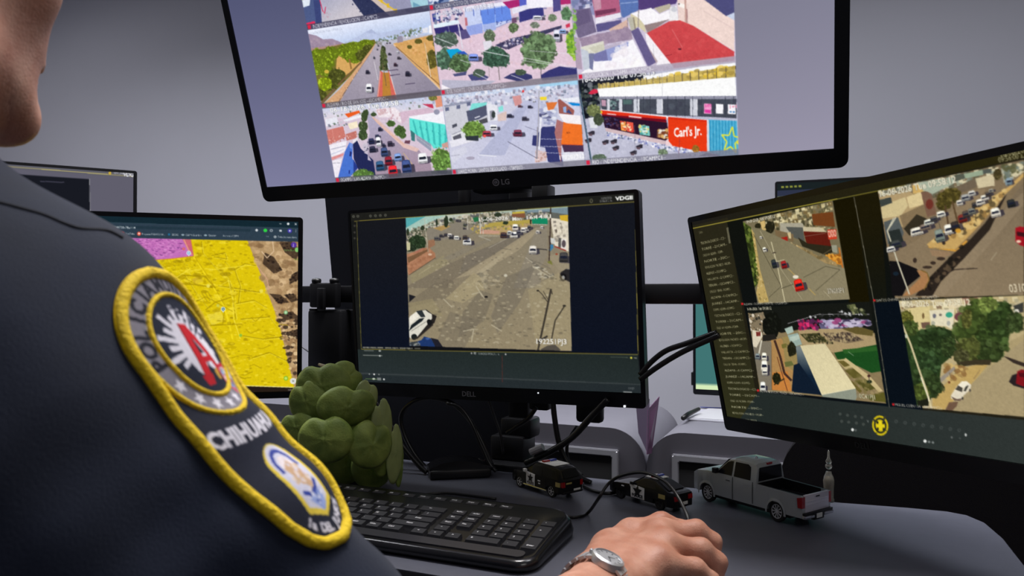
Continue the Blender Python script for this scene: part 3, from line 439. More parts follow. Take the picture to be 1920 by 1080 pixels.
# ------------------------------------------------------------ what the middle display shows
MD=Screen((-.79901,1.13273,1.18938),(.99956,-.02592,.01418),(.01597,.0703,-.9974),.527,.3085)
def paint_mid():
    c=MD.canvas(0,.527,0,.3085,1050,(17,18,22)); c.scale=1.0; c.at(640,340,2.455); P,L,S,E,G,T=c.P,c.L,c.S,c.E,c.G,c.T
    P([(20,120),(1400,0),(1400,100),(20,200)],(30,30,27)); P([(20,185),(75,182),(98,775),(30,775)],(24,25,24)); 
    G([(72,185),(305,165),(320,765),(95,770)],(23,24,29),(14,19,33),(180,180),(200,760)); G([(1040,118),(1350,95),(1366,797),(1060,785)],(22,24,31),(13,18,32),(1200,100),(1200,780))
    G([(30,772),(1366,798),(1385,1010),(30,960)],(34,42,41),(40,48,50),(700,780),(700,960)); L([(60,882),(700,906),(1400,936)],5,(58,64,66)); P([(40,888),(1400,940),(1400,1010),(40,970)],(36,43,46))
    L([(741,800),(742,925)],3,(84,44,40),.85); L([(60,184),(1352,94),(1366,797),(640,784),(93,772)],2.4,(150,136,58)); L([(72,184),(93,772)],2.2,(112,106,52))
    for i,x in enumerate((57,77,135,158,180,204)): E(x,162-i*1.2,6,6,(92,92,82)); E(x,162-i*1.2,3,3,(44,44,38))
    for y in (205,235,262): E(62,y,5,5,(58,56,52))
    E(1151,90,7,10,(110,108,84)); E(1151,90,4,7,(32,32,28)); T('16/06/2026',1197,84,9,(160,160,160),0,42); T('09:56:00 a. m.',1190,97,9,(150,150,150),0,52); T('VDGII',1263,88,15,(240,240,236),.045,72)
    for k in range(8): L([(100+k*34,764+k*.8),(126+k*34,764+k*.8)],5,(120,118,100),.8)
    T('AV. REVOLUCION / VIALIDAD --19CAMPJ3--',98,769,8,(170,168,150),0,270); L([(105,779),(150,780)],4,(110,115,110)); E(178,780,6,4,(160,165,160)); L([(100,800),(190,802)],4,(120,125,120)); E(178,803,5,4,(180,184,180))
    E(152,888,4,4,(226,228,226)); E(130,887,3,3,(150,155,150)); E(174,889,3,3,(150,155,150)); L([(112,908),(165,911)],3,(90,120,70)); E(150,909,7,4,(190,200,180)); P([(166,903),(184,904),(184,916),(166,915)],(120,126,124)); E(197,911,4,4,(220,222,220))
    E(600,791,4,4,(150,150,150)); P([(610,785),(621,786),(621,797),(610,796)],(120,124,122)); T('16/06/2026 09:56:21 a. m.',630,797,8,(180,184,182),0,102); E(757,796,4,4,(170,170,170)); E(1335,812,5,5,(214,206,70)); L([(1240,808),(1320,811)],3,(70,80,70)); L([(1346,812),(1360,813)],4,(130,130,120)); P([(1298,966),(1338,968),(1338,978),(1298,976)],(120,124,124)); T('09:57',1322,957,8,(120,124,124),0,24)
    # the crossing
    c.clipto([(297,168),(1043,117),(1061,781),(315,757)])
    G([(290,100),(1070,100),(1070,800),(290,800)],(136,126,106),(146,133,106),(700,200),(700,780))
    c.at(750,380,5.647)
    G([(60,100),(1800,0),(1800,140),(900,110),(60,330)],(150,176,168),(190,196,180),(900,60),(900,140)); P([(60,160),(420,135),(300,200),(60,300)],(84,166,170)); P([(300,130),(520,120),(60,320),(60,270)],(164,196,184)); P([(1180,95),(1800,50),(1800,130),(1300,120)],(120,140,150)); P([(1330,110),(1560,95),(1800,130),(1800,175),(1400,150)],(96,98,92)); S([(60,300),(420,180),(900,100),(1600,100),(1600,200),(800,270),(300,270),(60,420)],520,8,26,[(196,186,166),(110,108,90),(150,142,120),(78,86,66),(216,206,190),(90,90,96)],al=.75,sq=True)
    S([(60,330),(280,250),(290,330),(280,400),(60,430)],90,6,18,[(206,196,176),(120,116,100),(60,70,50)])
    P([(280,290),(560,220),(680,190),(840,270),(660,380),(300,400)],(134,126,112)); P([(350,270),(480,235),(540,250),(440,300)],(170,140,86)); P([(820,330),(1050,250),(1150,230),(1400,190),(1400,260),(1180,300),(1050,340)],(176,150,104)); S([(700,260),(1200,200),(1380,190),(1300,260),(830,330)],120,6,16,[(196,164,110),(150,132,80),(190,170,70),(120,120,80)]); P([(950,215),(1200,190),(1380,180),(1385,215),(1180,235),(900,265)],(176,156,76)); P([(840,340),(1050,345),(1060,360),(840,360)],(160,152,130)); P([(850,280),(1060,300),(1050,330),(850,330)],(196,150,128)); L([(760,330),(1000,250)],5,(120,110,90))
    for x,y,a,b in ((390,210,12,40),(490,200,24,60),(240,268,22,24),(85,310,14,40),(690,235,22,20),(540,180,20,20),(900,180,40,30),(1040,130,40,26),(1120,215,30,20)): c.tree(x,y,a,b,(54,66,46),14)
    P([(770,160),(830,150),(835,195),(790,205)],(40,110,70)); P([(1190,100),(1320,90),(1325,115),(1190,120)],(196,176,70)); P([(1185,120),(1325,112),(1325,160),(1190,150)],(130,84,60)); c.tree(190,420,95,75,(48,66,42),70); c.tree(120,480,60,40,(44,58,40),20); P([(70,430),(110,420),(110,500),(75,510)],(196,190,150))
    P([(1395,165),(1560,158),(1566,228),(1400,222)],(22,134,96)); L([(1395,228),(1566,236)],5,(190,190,180))
    P([(75,545),(300,470),(375,535),(378,585),(90,770),(80,680)],(170,120,90)); S([(80,560),(300,480),(370,560),(100,740)],60,8,26,[(186,134,102),(150,100,72)],al=.5); P([(80,580),(300,490),(300,510),(90,640)],(120,88,62)); P([(160,520),(240,480),(270,480),(170,535)],(170,110,90)); L([(378,583),(100,765)],7,(90,78,60)); P([(300,400),(370,385),(372,450),(300,490)],(150,110,84)); E(320,548,22,12,(206,176,150)); P([(110,770),(360,620),(460,560),(520,640),(130,860)],(150,140,104),.5); [L([(200+k*14,760-k*8),(300+k*14,690-k*8)],4,(176,164,130),.6) for k in range(5)]
    # road: pale lanes, patches, cracks
    P([(80,880),(700,560),(1440,255),(1480,255),(1440,300),(700,760),(500,904),(90,904)],(112,102,88),.55); P([(700,560),(1390,280),(1440,280),(900,600),(620,760)],(118,110,98),.6); P([(980,560),(1440,262),(1500,262),(1260,500),(600,904),(560,820)],(168,154,126),.7); P([(600,904),(1000,600),(1180,470),(1060,600),(760,904)],(178,166,138),.5); P([(1200,904),(1360,500),(1450,260),(1560,270),(1560,560),(1480,700),(1500,904)],(138,130,116),.6)
    P([(820,420),(1060,350),(920,420),(760,500),(560,600),(420,600)],(132,124,110),.5); L([(830,352),(960,400)],6,(180,176,160)); L([(1150,372),(940,480)],5,(190,184,166),.7); L([(1060,480),(1180,500)],4,(90,84,74))
    S([(400,560),(1300,480),(1700,904),(100,904)],150,3,9,[(186,174,148),(100,92,80)],asp=2.2,al=.55); S([(820,750),(1060,780),(1000,890),(850,900)],40,8,22,[(126,118,100),(176,164,136)],asp=1.8,al=.6); L([(830,850),(880,904)],8,(200,190,166)); E(1120,770,18,16,(186,178,160)); L([(1330,580),(1480,690),(1660,800),(1790,860)],7,(196,188,166),.8); L([(1360,600),(1480,640),(1790,800)],4,(100,94,84)); E(1440,685,34,14,(206,200,180)); S([(1370,610),(1760,820),(1500,800)],30,4,14,[(180,172,150),(104,98,86)],asp=2)
    P([(1560,560),(1800,520),(1800,720),(1690,720)],(152,140,116)); P([(1560,640),(1600,620),(1690,720),(1800,800),(1800,904),(1720,904)],(146,134,110))
    # right kerb: white building, pole, signs
    P([(1595,160),(1780,190),(1790,520),(1640,460)],(226,216,196)); S([(1610,200),(1780,220),(1785,420),(1630,400)],60,6,22,[(240,232,214),(196,186,166),(120,112,104),(210,200,180)],al=.6,sq=True); P([(1690,135),(1780,130),(1780,200),(1700,185)],(206,170,50)); P([(1640,455),(1760,500),(1760,515),(1640,470)],(150,60,50)); P([(1715,380),(1760,390),(1760,500),(1700,480)],(228,222,214)); E(1735,435,22,40,(90,80,84)); P([(1680,370),(1708,375),(1705,480),(1676,470)],(90,88,84)); L([(1710,220),(1716,330)],6,(150,140,124)); E(1655,300,12,20,(110,100,90)); P([(1576,350),(1596,350),(1600,450),(1580,450)],(60,50,46)); P([(1585,440),(1625,445),(1625,480),(1590,520),(1575,510)],(60,120,160)); P([(1590,370),(1640,380),(1640,440),(1600,430)],(206,206,200))
    L([(1597,50),(1590,360),(1580,630)],13,(66,52,46)); P([(1560,625),(1600,610),(1620,660),(1570,640)],(120,120,60)); L([(1450,487),(1560,500)],9,(50,46,46)); E(1660,545,14,10,(150,70,50)); L([(715,130),(718,290)],5,(196,192,180)); L([(850,200),(852,330)],9,(206,200,188)); L([(882,280),(882,330)],7,(200,194,180)); L([(262,170),(272,300),(300,530)],5,(190,180,160)); L([(283,300),(300,530)],6,(150,140,120)); P([(1378,165),(1392,165),(1392,230),(1376,225)],(40,36,34))
    for a in ((712,412,100,76,(232,230,222)),(690,370,60,50,(70,60,54)),(388,378,60,44,(96,92,86)),(437,352,46,34,(64,60,60)),(487,342,50,36,(66,60,60)),(528,345,56,36,(214,206,196)),(542,370,52,36,(60,58,58)),(600,373,62,44,(222,218,206)),(1098,345,80,62,(72,52,50)),(1208,340,86,66,(226,222,212)),(1160,320,54,44,(196,196,192)),(1222,262,70,70,(226,216,206)),(1260,318,60,50,(90,88,96)),(1310,290,70,56,(214,208,198)),(1345,280,50,44,(196,190,180)),(1372,262,50,46,(90,86,84)),(1502,262,34,26,(226,220,208)),(1460,312,46,34,(214,206,194)),(1408,500,92,90,(206,200,190)),(1735,580,110,110,(58,56,56)),(680,272,30,24,(80,76,70)),(610,190,50,34,(96,90,86)),(690,230,34,24,(110,104,96))): c.car(*a)
    P([(1700,740),(1760,700),(1800,700),(1800,840),(1760,820),(1720,830),(1690,790)],(40,38,40)); E(1730,790,36,42,(24,22,24)); E(1730,792,17,20,(150,150,146)); L([(1760,700),(1800,706)],6,(120,116,112))
    c.osd('15-06-2026',825,200,36,320,(238,236,228),(70,64,56)); c.osd('Mon',1188,193,36,100,(238,236,228),(70,64,56)); c.osd('16:14:31',1330,178,36,250,(238,236,228),(70,64,56))
    c.at(640,340,2.455)
    P([(300,560),(430,470),(560,440),(640,420),(600,470),(480,540),(310,580)],(112,102,86),.5); P([(480,540),(610,420),(640,440),(660,500),(560,560)],(172,158,122),.6); P([(640,500),(700,520),(660,640),(540,720),(560,600)],(110,102,88),.5); P([(760,440),(900,380),(820,560),(720,700),(690,620)],(108,101,90),.45); P([(420,780),(500,600),(640,640),(560,780)],(116,107,92),.5); P([(860,500),(1000,420),(1055,480),(1060,780),(900,780)],(168,154,118),.45); P([(310,560),(420,540),(470,620),(330,620)],(150,138,104),.6)
    S([(420,470),(1040,440),(1050,760),(440,760)],320,2,6,[(176,164,134),(98,90,76),(186,176,148)],asp=2.0,al=.5)
    for q in (((470,540),(510,580)),((620,480),(650,530)),((560,690),(610,680),(600,740)),((880,390),(960,440)),((690,660),(740,690)),((600,520),(640,510),(660,540))): L(q,5,(184,174,148),.8)
    P([(312,520),(344,530),(314,556)],(30,30,36)); E(667,532,8,5,(30,28,28)); E(757,434,8,6,(196,190,170))
    P([(314,625),(352,596),(392,590),(418,610),(440,620),(430,650),(412,668),(352,720),(316,690)],(40,36,34)); P([(312,628),(350,598),(388,592),(400,602),(418,612),(418,632),(350,716),(330,728),(312,716)],(218,214,200)); P([(345,598),(372,592),(388,624),(368,626)],(44,50,54)); P([(312,690),(322,662),(360,632),(384,628),(372,644),(330,674)],(30,36,40)); P([(316,622),(345,600),(356,622),(318,656)],(236,230,216)); L([(322,690),(400,640)],3,(150,146,136)); E(408,650,12,17,(24,24,26),ang=-.6); E(336,716,14,14,(30,34,34)); P([(330,726),(350,716),(412,668),(420,650),(424,662),(350,726)],(50,44,40))
    P([(316,748),(370,730),(382,714),(412,722),(430,752),(440,772),(330,772)],(30,54,104)); P([(316,740),(350,736),(370,768),(316,768)],(54,60,66)); S([(316,740),(360,738),(372,768),(316,768)],18,2,6,[(150,150,140),(30,34,40),(120,130,140)]); P([(412,720),(445,728),(475,772),(436,772),(428,750)],(32,32,42)); E(398,724,10,5,(60,90,150))
    L([(966,495),(940,620),(905,780)],9,(62,56,48)); L([(966,497),(972,520)],4,(62,56,48)); L([(905,500),(925,520),(950,555)],4,(70,64,54)); L([(930,505),(952,545)],3,(80,72,60)); E(905,503,6,4,(50,46,40)); L([(1028,574),(985,640),(968,728)],6,(66,60,50)); E(1027,573,8,5,(56,52,44)); P([(920,772),(950,756),(985,752),(1010,775),(1000,784),(920,784)],(84,78,70)); L([(900,740),(950,712)],8,(52,48,44))
    c.osd('192251PJ3',893,748,22,135,(236,232,222),(80,74,62)); c.clipto(); c.grain(2.6); return c.done(1)
# ------------------------------------------------------------ what the right display shows
_ro=Vector((-.19937,1.16458,1.16069)); _rr=unit((.7199,-.69279,.0422)); _rd=unit((.15661,.1029,-.98228))
RT=Screen(_ro+_rr*.008+_rd*.008,_rr,_rd,.554,.304)
def paint_right():
    c=RT.canvas(0,.515,0,.304,1330,(33,30,20)); c.scale=1.15; P,L,S,E,G,T=c.P,c.L,c.S,c.E,c.G,c.T
    c.at(1270,260,1.6877)
    G([(30,240),(1100,-40),(1100,60),(50,290)],(30,28,24),(40,36,14),(60,240),(900,60)); G([(48,275),(160,250),(265,905),(150,895)],(40,37,24),(46,46,26),(100,270),(200,880)); G([(158,262),(640,160),(760,880),(270,820)],(16,18,14),(12,16,20),(250,300),(300,800))
    G([(560,180),(640,165),(690,860),(640,850)],(28,24,8),(10,18,24),(600,250),(680,800)); P([(495,198),(560,184),(610,520),(545,525)],(24,20,4)); P([(620,520),(720,510),(780,870),(680,855)],(9,16,24)); G([(258,800),(500,830),(1100,890),(1100,1100),(150,960)],(35,42,40),(46,52,50),(300,850),(1050,980))
    L([(50,284),(480,196),(1100,72)],2.2,(172,158,60)); L([(560,184),(620,500),(672,850)],1.8,(120,116,100)); P([(156,282),(162,280),(170,330),(164,332)],(96,92,72))
    # camera list
    N=['OCAMPO / ALDAMA --02CAMPC2--','REVOLUCION / PACHECO --04CAM--','ALDAMA --11CAMPC2--','CALLE 16 A / ALDAMA --17CAMP--','TERAN --12CAMPC2--','TECNOLOGICO --C2--','ALLENDE --13CAMPC2--','JUAREZ --14CAMP--','NORTE --20C--','CALLE 20 / TERAN --09CAMPC--','TORRE --21CAM--','VALLARTA --21CAMPC2--']
    for k in range(31):
        t=k/30; x=72+t*108; y=316+t*573; s=N[(k*5)%len(N)] if k else 'Nombre'; ww=(78 if k%3 else 62)*(1+.25*t)
        if k==0: T('Lista',70,300,7,(150,146,110),0,16); continue
        dy=(-.24+.33*t); v,tt=glyphs(s); o=c.xy([(x,y)])[0]; e=c.xy([(x+ww,y+ww*dy)])[0]; d=e-o; q=np.c_[o[0]+v[:,0]/v[:,0].max()*d[0],o[1]+v[:,0]/v[:,0].max()*d[1]-v[:,1]*10*(1-.25*t)]
        for a in tt: c.raw(q[a],(176,170,130) if k<22 else (190,186,150))
    # first view: avenue
    def view(p): c.at(1270,260,1.6877); c.clipto(p)
    view([(208,262),(493,196),(547,508),(255,522)]); c.at(1280,370,4.8)
    P([(530,150),(1500,0),(1550,960),(650,980)],(118,108,80)); S([(560,190),(1340,30),(1370,300),(1000,330),(700,260)],260,6,26,[(206,190,140),(90,84,56),(150,140,104),(60,58,38),(226,214,170),(120,100,60)],al=.8,sq=True); P([(700,220),(740,210),(756,290),(720,300)],(206,176,110)); c.tree(790,270,44,60,(44,42,26),20); c.tree(680,260,30,30,(50,48,28),14)
    P([(880,230),(1080,230),(1120,310),(960,350),(880,320)],(166,160,140)); P([(930,265),(1085,270),(1100,400),(1000,360)],(84,86,80)); P([(1085,265),(1240,270),(1300,310),(1090,310)],(196,184,150)); P([(1165,150),(1355,130),(1375,265),(1180,250)],(112,62,28)); P([(1090,305),(1310,315),(1340,440),(1120,420)],(96,28,18)); P([(1040,360),(1130,415),(1350,440),(1390,480),(1290,520),(1080,440)],(44,40,26)); P([(1305,290),(1385,286),(1392,375),(1315,380)],(196,60,36)); T('OXXO',1316,360,46,(236,200,180),.03,70); P([(1340,430),(1390,430),(1395,500),(1350,490)],(150,150,130)); P([(1290,520),(1420,510),(1440,610),(1390,600)],(206,130,40)); L([(1410,450),(1445,640)],12,(196,110,40)); S([(1290,520),(1420,515),(1430,600),(1350,570)],20,6,16,[(226,160,60),(150,90,30)])
    L([(1100,350),(1290,320)],4,(150,130,110)); P([(830,290),(1000,330),(1000,400),(900,380),(840,340)],(120,100,70)); P([(885,365),(945,350),(950,390),(900,395)],(160,34,24)); P([(945,320),(975,310),(980,370),(960,370)],(206,186,140))
    P([(940,400),(1060,440),(1180,510),(1380,580),(1400,620),(1280,590),(1080,510),(960,450)],(164,138,92)); S([(980,420),(1380,590),(1350,600),(1000,470)],40,6,20,[(196,170,120),(110,94,60),(140,120,80)]); P([(1080,520),(1160,560),(1240,570),(1140,540)],(60,56,40))
    G([(620,270),(700,280),(960,400),(1300,600),(1470,640),(1500,920),(900,950),(760,960),(660,480)],(124,116,88),(138,128,100),(700,300),(1200,900)); P([(540,220),(620,270),(680,650),(690,760),(640,830),(570,500)],(62,76,30)); S([(545,230),(615,280),(690,700),(650,800)],90,6,22,[(50,64,24),(90,110,40),(36,44,18),(120,130,60)]); P([(620,280),(650,330),(700,650),(780,940),(690,950),(665,860),(690,720)],(186,160,96)); S([(640,340),(700,650),(770,930),(690,940)],40,6,14,[(206,184,124),(140,120,66)])
    for q,w_,k in ((((800,400),(850,590),(925,950)),9,(196,186,150)),(((700,300),(890,650),(1080,920)),4,(170,160,130)),(((640,330),(720,480),(890,800),(780,900)),4,(74,68,50)),(((890,820),(1000,780)),5,(70,66,48)),(((1090,720),(1290,620),(1420,650),(1200,840)),5,(84,78,58)),(((930,620),(1200,880)),9,(170,146,90)),(((840,580),(920,560)),7,(190,180,146)),(((1240,530),(1350,460)),5,(110,96,70)),(((1270,840),(1340,910)),4,(170,160,130))): L(q,w_,k)
    for a in ((740,470,36,44,(226,220,200)),(706,362,24,24,(216,210,190)),(826,598,52,80,(40,46,44)),(914,606,56,72,(140,26,26)),(1048,790,92,110,(206,30,20))): c.car(*a,ang=-.25)
    E(1020,715,26,16,(226,216,196)); P([(830,490),(850,500),(800,505)],(70,60,50)); c.osd('16-06-2026 Tue 09:58:13',570,235,34,310,(230,222,196),(30,28,18)); c.osd('376030P1',1308,865,34,140,(200,192,170),(24,22,16))
    # second view: square with the pale roof
    view([(222,535),(609,515),(662,838),(262,796)]); c.at(1380,560,5.144)
    P([(80,60),(1340,0),(1480,1020),(200,900)],(136,118,84)); P([(80,60),(1320,-20),(1340,330),(1000,290),(600,300),(440,330),(360,300),(260,170),(90,130)],(22,24,20)); P([(120,150),(260,130),(360,330),(380,420),(150,440)],(130,116,92)); S([(100,140),(280,130),(300,330),(140,330)],60,6,18,[(226,216,196),(90,80,60),(40,40,34),(150,130,100)]); c.tree(350,250,90,130,(22,24,18),40); P([(260,350),(380,340),(400,400),(260,410)],(34,32,28))
    P([(600,300),(1010,280),(1330,330),(1370,470),(1280,470),(950,520),(640,440)],(170,148,108)); P([(620,340),(800,330),(900,420),(700,420)],(62,62,34)); S([(640,350),(820,340),(950,440),(740,420)],70,4,12,[(40,40,26),(120,110,76)]); P([(850,330),(1100,320),(1240,400),(1080,430),(900,400)],(120,104,80)); S([(850,335),(1080,325),(1230,400),(1060,420),(900,400)],110,5,12,[(60,50,46),(80,66,56),(176,156,116)]); P([(1000,280),(1200,270),(1330,310),(1320,360),(1160,340)],(96,84,44)); P([(600,240),(640,220),(700,230),(710,275),(620,275)],(200,40,90)); S([(600,215),(800,200),(800,290),(620,290)],40,6,22,[(160,30,80),(90,40,80),(226,60,120)]); P([(800,240),(1000,200),(1290,200),(1300,250),(1000,290),(820,290)],(96,90,120)); S([(800,220),(1100,190),(1300,210),(1280,260),(900,285)],90,5,20,[(170,160,190),(60,54,80),(200,190,210),(150,60,110)],asp=2); L([(500,240),(800,150),(1290,150)],4,(190,186,190)); S([(560,200),(1000,120),(1300,140),(1100,170),(700,180)],40,4,12,[(206,206,206),(60,60,60)]); P([(1070,60),(1150,50),(1190,140),(1130,140)],(100,104,66)); S([(1080,60),(1280,130),(1280,160),(1100,140)],26,5,16,[(150,150,110),(60,66,44)])
    P([(950,520),(1130,485),(1370,440),(1400,700),(1310,715),(1180,650),(980,580)],(28,74,30)); P([(1030,490),(1250,470),(1360,460),(1370,500),(1050,530)],(44,92,38)); L([(1085,510),(1140,550)],4,(150,170,140)); P([(970,590),(1050,580),(1140,660),(1060,680)],(190,172,120)); P([(985,600),(1040,596),(1110,640),(1050,660)],(104,92,44)); P([(1050,690),(1150,670),(1240,740),(1140,770)],(96,88,40)); P([(1150,790),(1260,770),(1390,860),(1260,890)],(84,80,36)); P([(1060,570),(1290,740),(1420,890),(1380,900),(1240,760),(1040,590)],(200,180,130)); P([(1250,940),(1430,900),(1450,1000),(1300,980)],(92,88,36)); E(1285,745,16,14,(70,40,34)); E(1290,800,26,18,(40,50,30)); L([(1285,750),(1290,800)],8,(90,80,70)); L([(1110,800),(1210,900)],30,(104,92,44)); S([(1000,600),(1400,860),(1400,960),(1180,880)],30,8,20,[(120,110,60),(180,160,110)],al=.4)
    P([(340,400),(440,380),(600,640),(540,900),(350,880)],(172,132,80)); P([(450,370),(520,360),(600,560),(560,700),(480,640)],(150,130,80)); P([(440,440),(490,430),(490,470),(450,480)],(110,104,50)); P([(470,610),(540,600),(560,640),(480,660)],(100,104,56)); P([(355,710),(500,700),(540,890),(350,880)],(196,126,60)); L([(375,400),(430,560),(470,720),(540,790)],22,(66,44,36)); L([(400,560),(440,700),(500,890)],8,(110,64,40)); c.tree(395,770,40,60,(40,40,20),20); L([(370,830),(470,770)],12,(50,44,26)); L([(345,450),(350,880)],4,(110,76,44))
    P([(150,420),(260,410),(345,420),(345,880),(240,880)],(122,114,98)); P([(160,300),(250,320),(260,360),(200,470),(165,460)],(216,206,182)); P([(195,320),(240,318),(240,360),(200,362)],(120,50,44)); L([(250,400),(225,530)],14,(206,200,180)); 
    for a in ((210,556,50,60,(120,130,130)),(275,560,56,80,(226,220,200)),(276,650,70,110,(230,224,206)),(262,850,60,100,(214,214,206)),(280,710,60,60,(210,206,190))): c.car(*a)
    P([(470,290),(545,262),(560,320),(500,345)],(166,186,174)); P([(500,350),(600,330),(640,440),(545,470)],(150,170,160)); P([(520,370),(610,345),(620,385),(535,420)],(178,194,180)); c.tree(540,490,44,70,(40,40,24),24); G([(580,460),(640,450),(830,930),(560,900),(600,640)],(120,130,130),(18,34,52),(600,480),(620,720)); P([(560,640),(610,620),(830,930),(540,890)],(16,28,44)); G([(622,452),(862,432),(1158,862),(828,925)],(214,202,160),(224,212,168),(700,450),(1000,900)); P([(828,927),(1158,865),(1170,950),(1150,990),(840,950)],(140,146,130)); L([(830,926),(1156,864)],5,(236,226,190))
    c.osd('16-06-2026 Tue 09:58:12',100,112,26,300,(206,200,176),(20,22,18)); c.osd('10C41PJ1',1172,955,34,150,(200,194,160),(40,38,26))
    # third view: car park and boulevard
    view([(636,165),(1100,66),(1100,494),(680,506)]); c.at(1620,270,3.724)
    P([(100,330),(1120,100),(1120,1060),(220,1080)],(128,110,84)); S([(105,330),(520,240),(840,170),(1117,130),(1117,200),(780,270),(500,360),(200,400)],220,5,18,[(206,196,160),(120,124,110),(90,86,66),(170,176,156),(226,214,176)],al=.8,sq=True); P([(110,370),(320,330),(420,400),(440,500),(280,580),(140,560)],(176,152,110)); P([(120,420),(210,400),(290,370),(310,430),(260,500),(130,520)],(206,188,140)); P([(300,370),(400,335),(420,420),(320,450)],(216,196,146)); P([(340,290),(370,275),(420,330),(345,350)],(206,170,100)); P([(400,335),(470,330),(510,490),(440,510)],(120,90,72)); E(460,420,26,36,(110,50,40)); P([(250,500),(420,420),(445,510),(280,590)],(132,112,82)); P([(280,590),(370,490),(440,520),(430,570),(320,640)],(52,46,34)); P([(110,390),(190,370),(200,410),(120,440)],(60,66,62)); P([(140,545),(240,510),(280,620),(260,680),(170,700)],(84,90,90)); P([(170,610),(250,590),(280,680),(180,720)],(40,46,44))
    P([(380,270),(620,230),(640,270),(480,350),(400,310)],(166,176,156)); P([(620,220),(700,205),(710,240),(630,265)],(84,88,76)); P([(500,350),(640,300),(780,240),(790,300),(660,350),(520,400)],(110,96,78)); P([(700,210),(830,180),(835,215),(710,240)],(150,166,140)); P([(780,240),(910,210),(915,290),(800,310)],(206,192,156)); P([(830,180),(890,170),(895,200),(835,210)],(80,86,80)); P([(960,170),(1040,190),(1050,240),(980,270)],(170,170,150)); P([(980,200),(1040,210),(1040,280),(990,290)],(130,144,150)); S([(960,150),(1110,130),(1090,200),(1000,240)],40,5,16,[(216,206,170),(90,90,60),(110,120,110)])
    G([(180,780),(420,640),(780,320),(860,310),(700,520),(440,720),(610,760),(560,850),(490,940),(300,860)],(134,116,90),(140,120,92),(300,800),(800,330)); P([(440,700),(540,620),(700,520),(800,430),(1010,300),(1117,200),(1117,230),(980,360),(830,540),(740,640),(640,740),(460,720)],(196,160,96)); S([(460,700),(700,530),(1000,310),(980,360),(740,620)],80,5,16,[(214,184,120),(150,116,66),(90,76,50)]); P([(445,715),(500,730),(640,735),(730,660),(720,690),(640,750),(460,725)],(206,150,60)); P([(460,740),(600,750),(610,770),(560,790),(480,780)],(150,122,92))
    G([(560,900),(780,690),(1117,270),(1117,1060),(480,1060),(540,960)],(122,106,84),(140,122,96),(1000,300),(800,1000)); P([(800,640),(1117,330),(1117,420),(900,680),(560,1060),(480,1060)],(150,132,106),.5); P([(930,700),(1117,560),(1117,1060),(800,1060)],(134,117,92),.6); P([(490,900),(620,770),(730,680),(840,560),(980,370),(1000,350),(880,600),(700,800),(540,960),(480,1060),(360,1060),(450,940)],(44,36,30)); S([(500,900),(800,600),(560,950),(420,1040)],30,6,16,[(30,26,22),(90,74,56)]); L([(640,740),(820,560),(960,390)],6,(150,120,80))
    P([(180,815),(250,820),(370,870),(410,910),(300,1000),(270,1060),(200,1060)],(20,18,20)); P([(370,880),(430,885),(460,930),(440,1000),(330,1055),(270,1060),(400,930)],(166,120,78)); L([(400,880),(445,900),(458,950),(420,1020)],6,(110,90,40)); E(225,905,20,14,(24,36,48))
    L([(225,512),(165,605),(240,830),(320,1050)],10,(196,190,166)); L([(165,605),(210,515)],6,(206,200,176)); L([(520,530),(540,600)],5,(90,80,66)); L([(575,905),(640,875),(795,868)],7,(54,44,38)); L([(930,755),(890,810)],4,(176,164,136))
    for q in ((358,812,14,18),(485,830,20,12),(445,860,34,10),(540,800,30,12),(560,690,12,14)): E(*q,(58,46,38))
    for x,y,a in ((590,380,80),(610,350,70),(560,420,50)): c.tree(x,y,a,46,(86,76,34),40)
    L([(570,430),(590,560),(605,640)],12,(84,64,44)); L([(620,400),(650,520),(670,610)],13,(90,70,46)); L([(778,440),(785,540)],6,(80,66,44)); c.tree(935,210,30,40,(80,70,40),16)
    for a in ((370,610,100,56,(214,208,192)),(430,580,90,46,(120,104,90)),(455,545,80,40,(206,206,190)),(540,490,70,44,(216,212,196)),(490,525,60,36,(70,66,62)),(225,700,90,60,(50,54,52)),(190,735,70,40,(206,202,190)),(530,640,74,92,(116,126,116)),(594,596,70,72,(220,214,200)),(640,575,70,70,(46,38,34)),(690,520,70,60,(110,34,28)),(715,490,60,50,(70,60,54)),(755,470,60,46,(110,110,100)),(780,425,60,40,(60,54,48)),(815,405,70,44,(214,206,190)),(845,375,64,40,(220,212,196)),(870,350,50,36,(70,62,54)),(670,410,50,40,(206,200,186)),(710,375,70,50,(150,150,146)),(755,345,60,40,(190,186,176)),(890,325,40,26,(150,146,130)),(920,478,78,66,(224,216,200)),(1030,415,66,58,(34,36,36)),(1015,262,44,56,(120,140,150))): c.car(*a,ang=-.25)
    P([(1060,585),(1090,575),(1130,580),(1130,720),(1090,705),(1060,680)],(160,22,34)); P([(1068,610),(1130,620),(1130,650),(1072,640)],(60,20,26)); E(1082,680,16,10,(236,206,180)); E(660,605,20,16,(206,150,50))
    c.osd('16-06-2026 Tue 09:58:12',108,372,30,390,(226,220,196),(90,84,64)); c.osd('03106PC1',1020,1035,34,140,(214,200,170),(60,50,36))
    # fourth view: dirt road with trees
    view([(702,512),(1100,496),(1100,880),(760,850)]); c.at(1660,530,4.154)
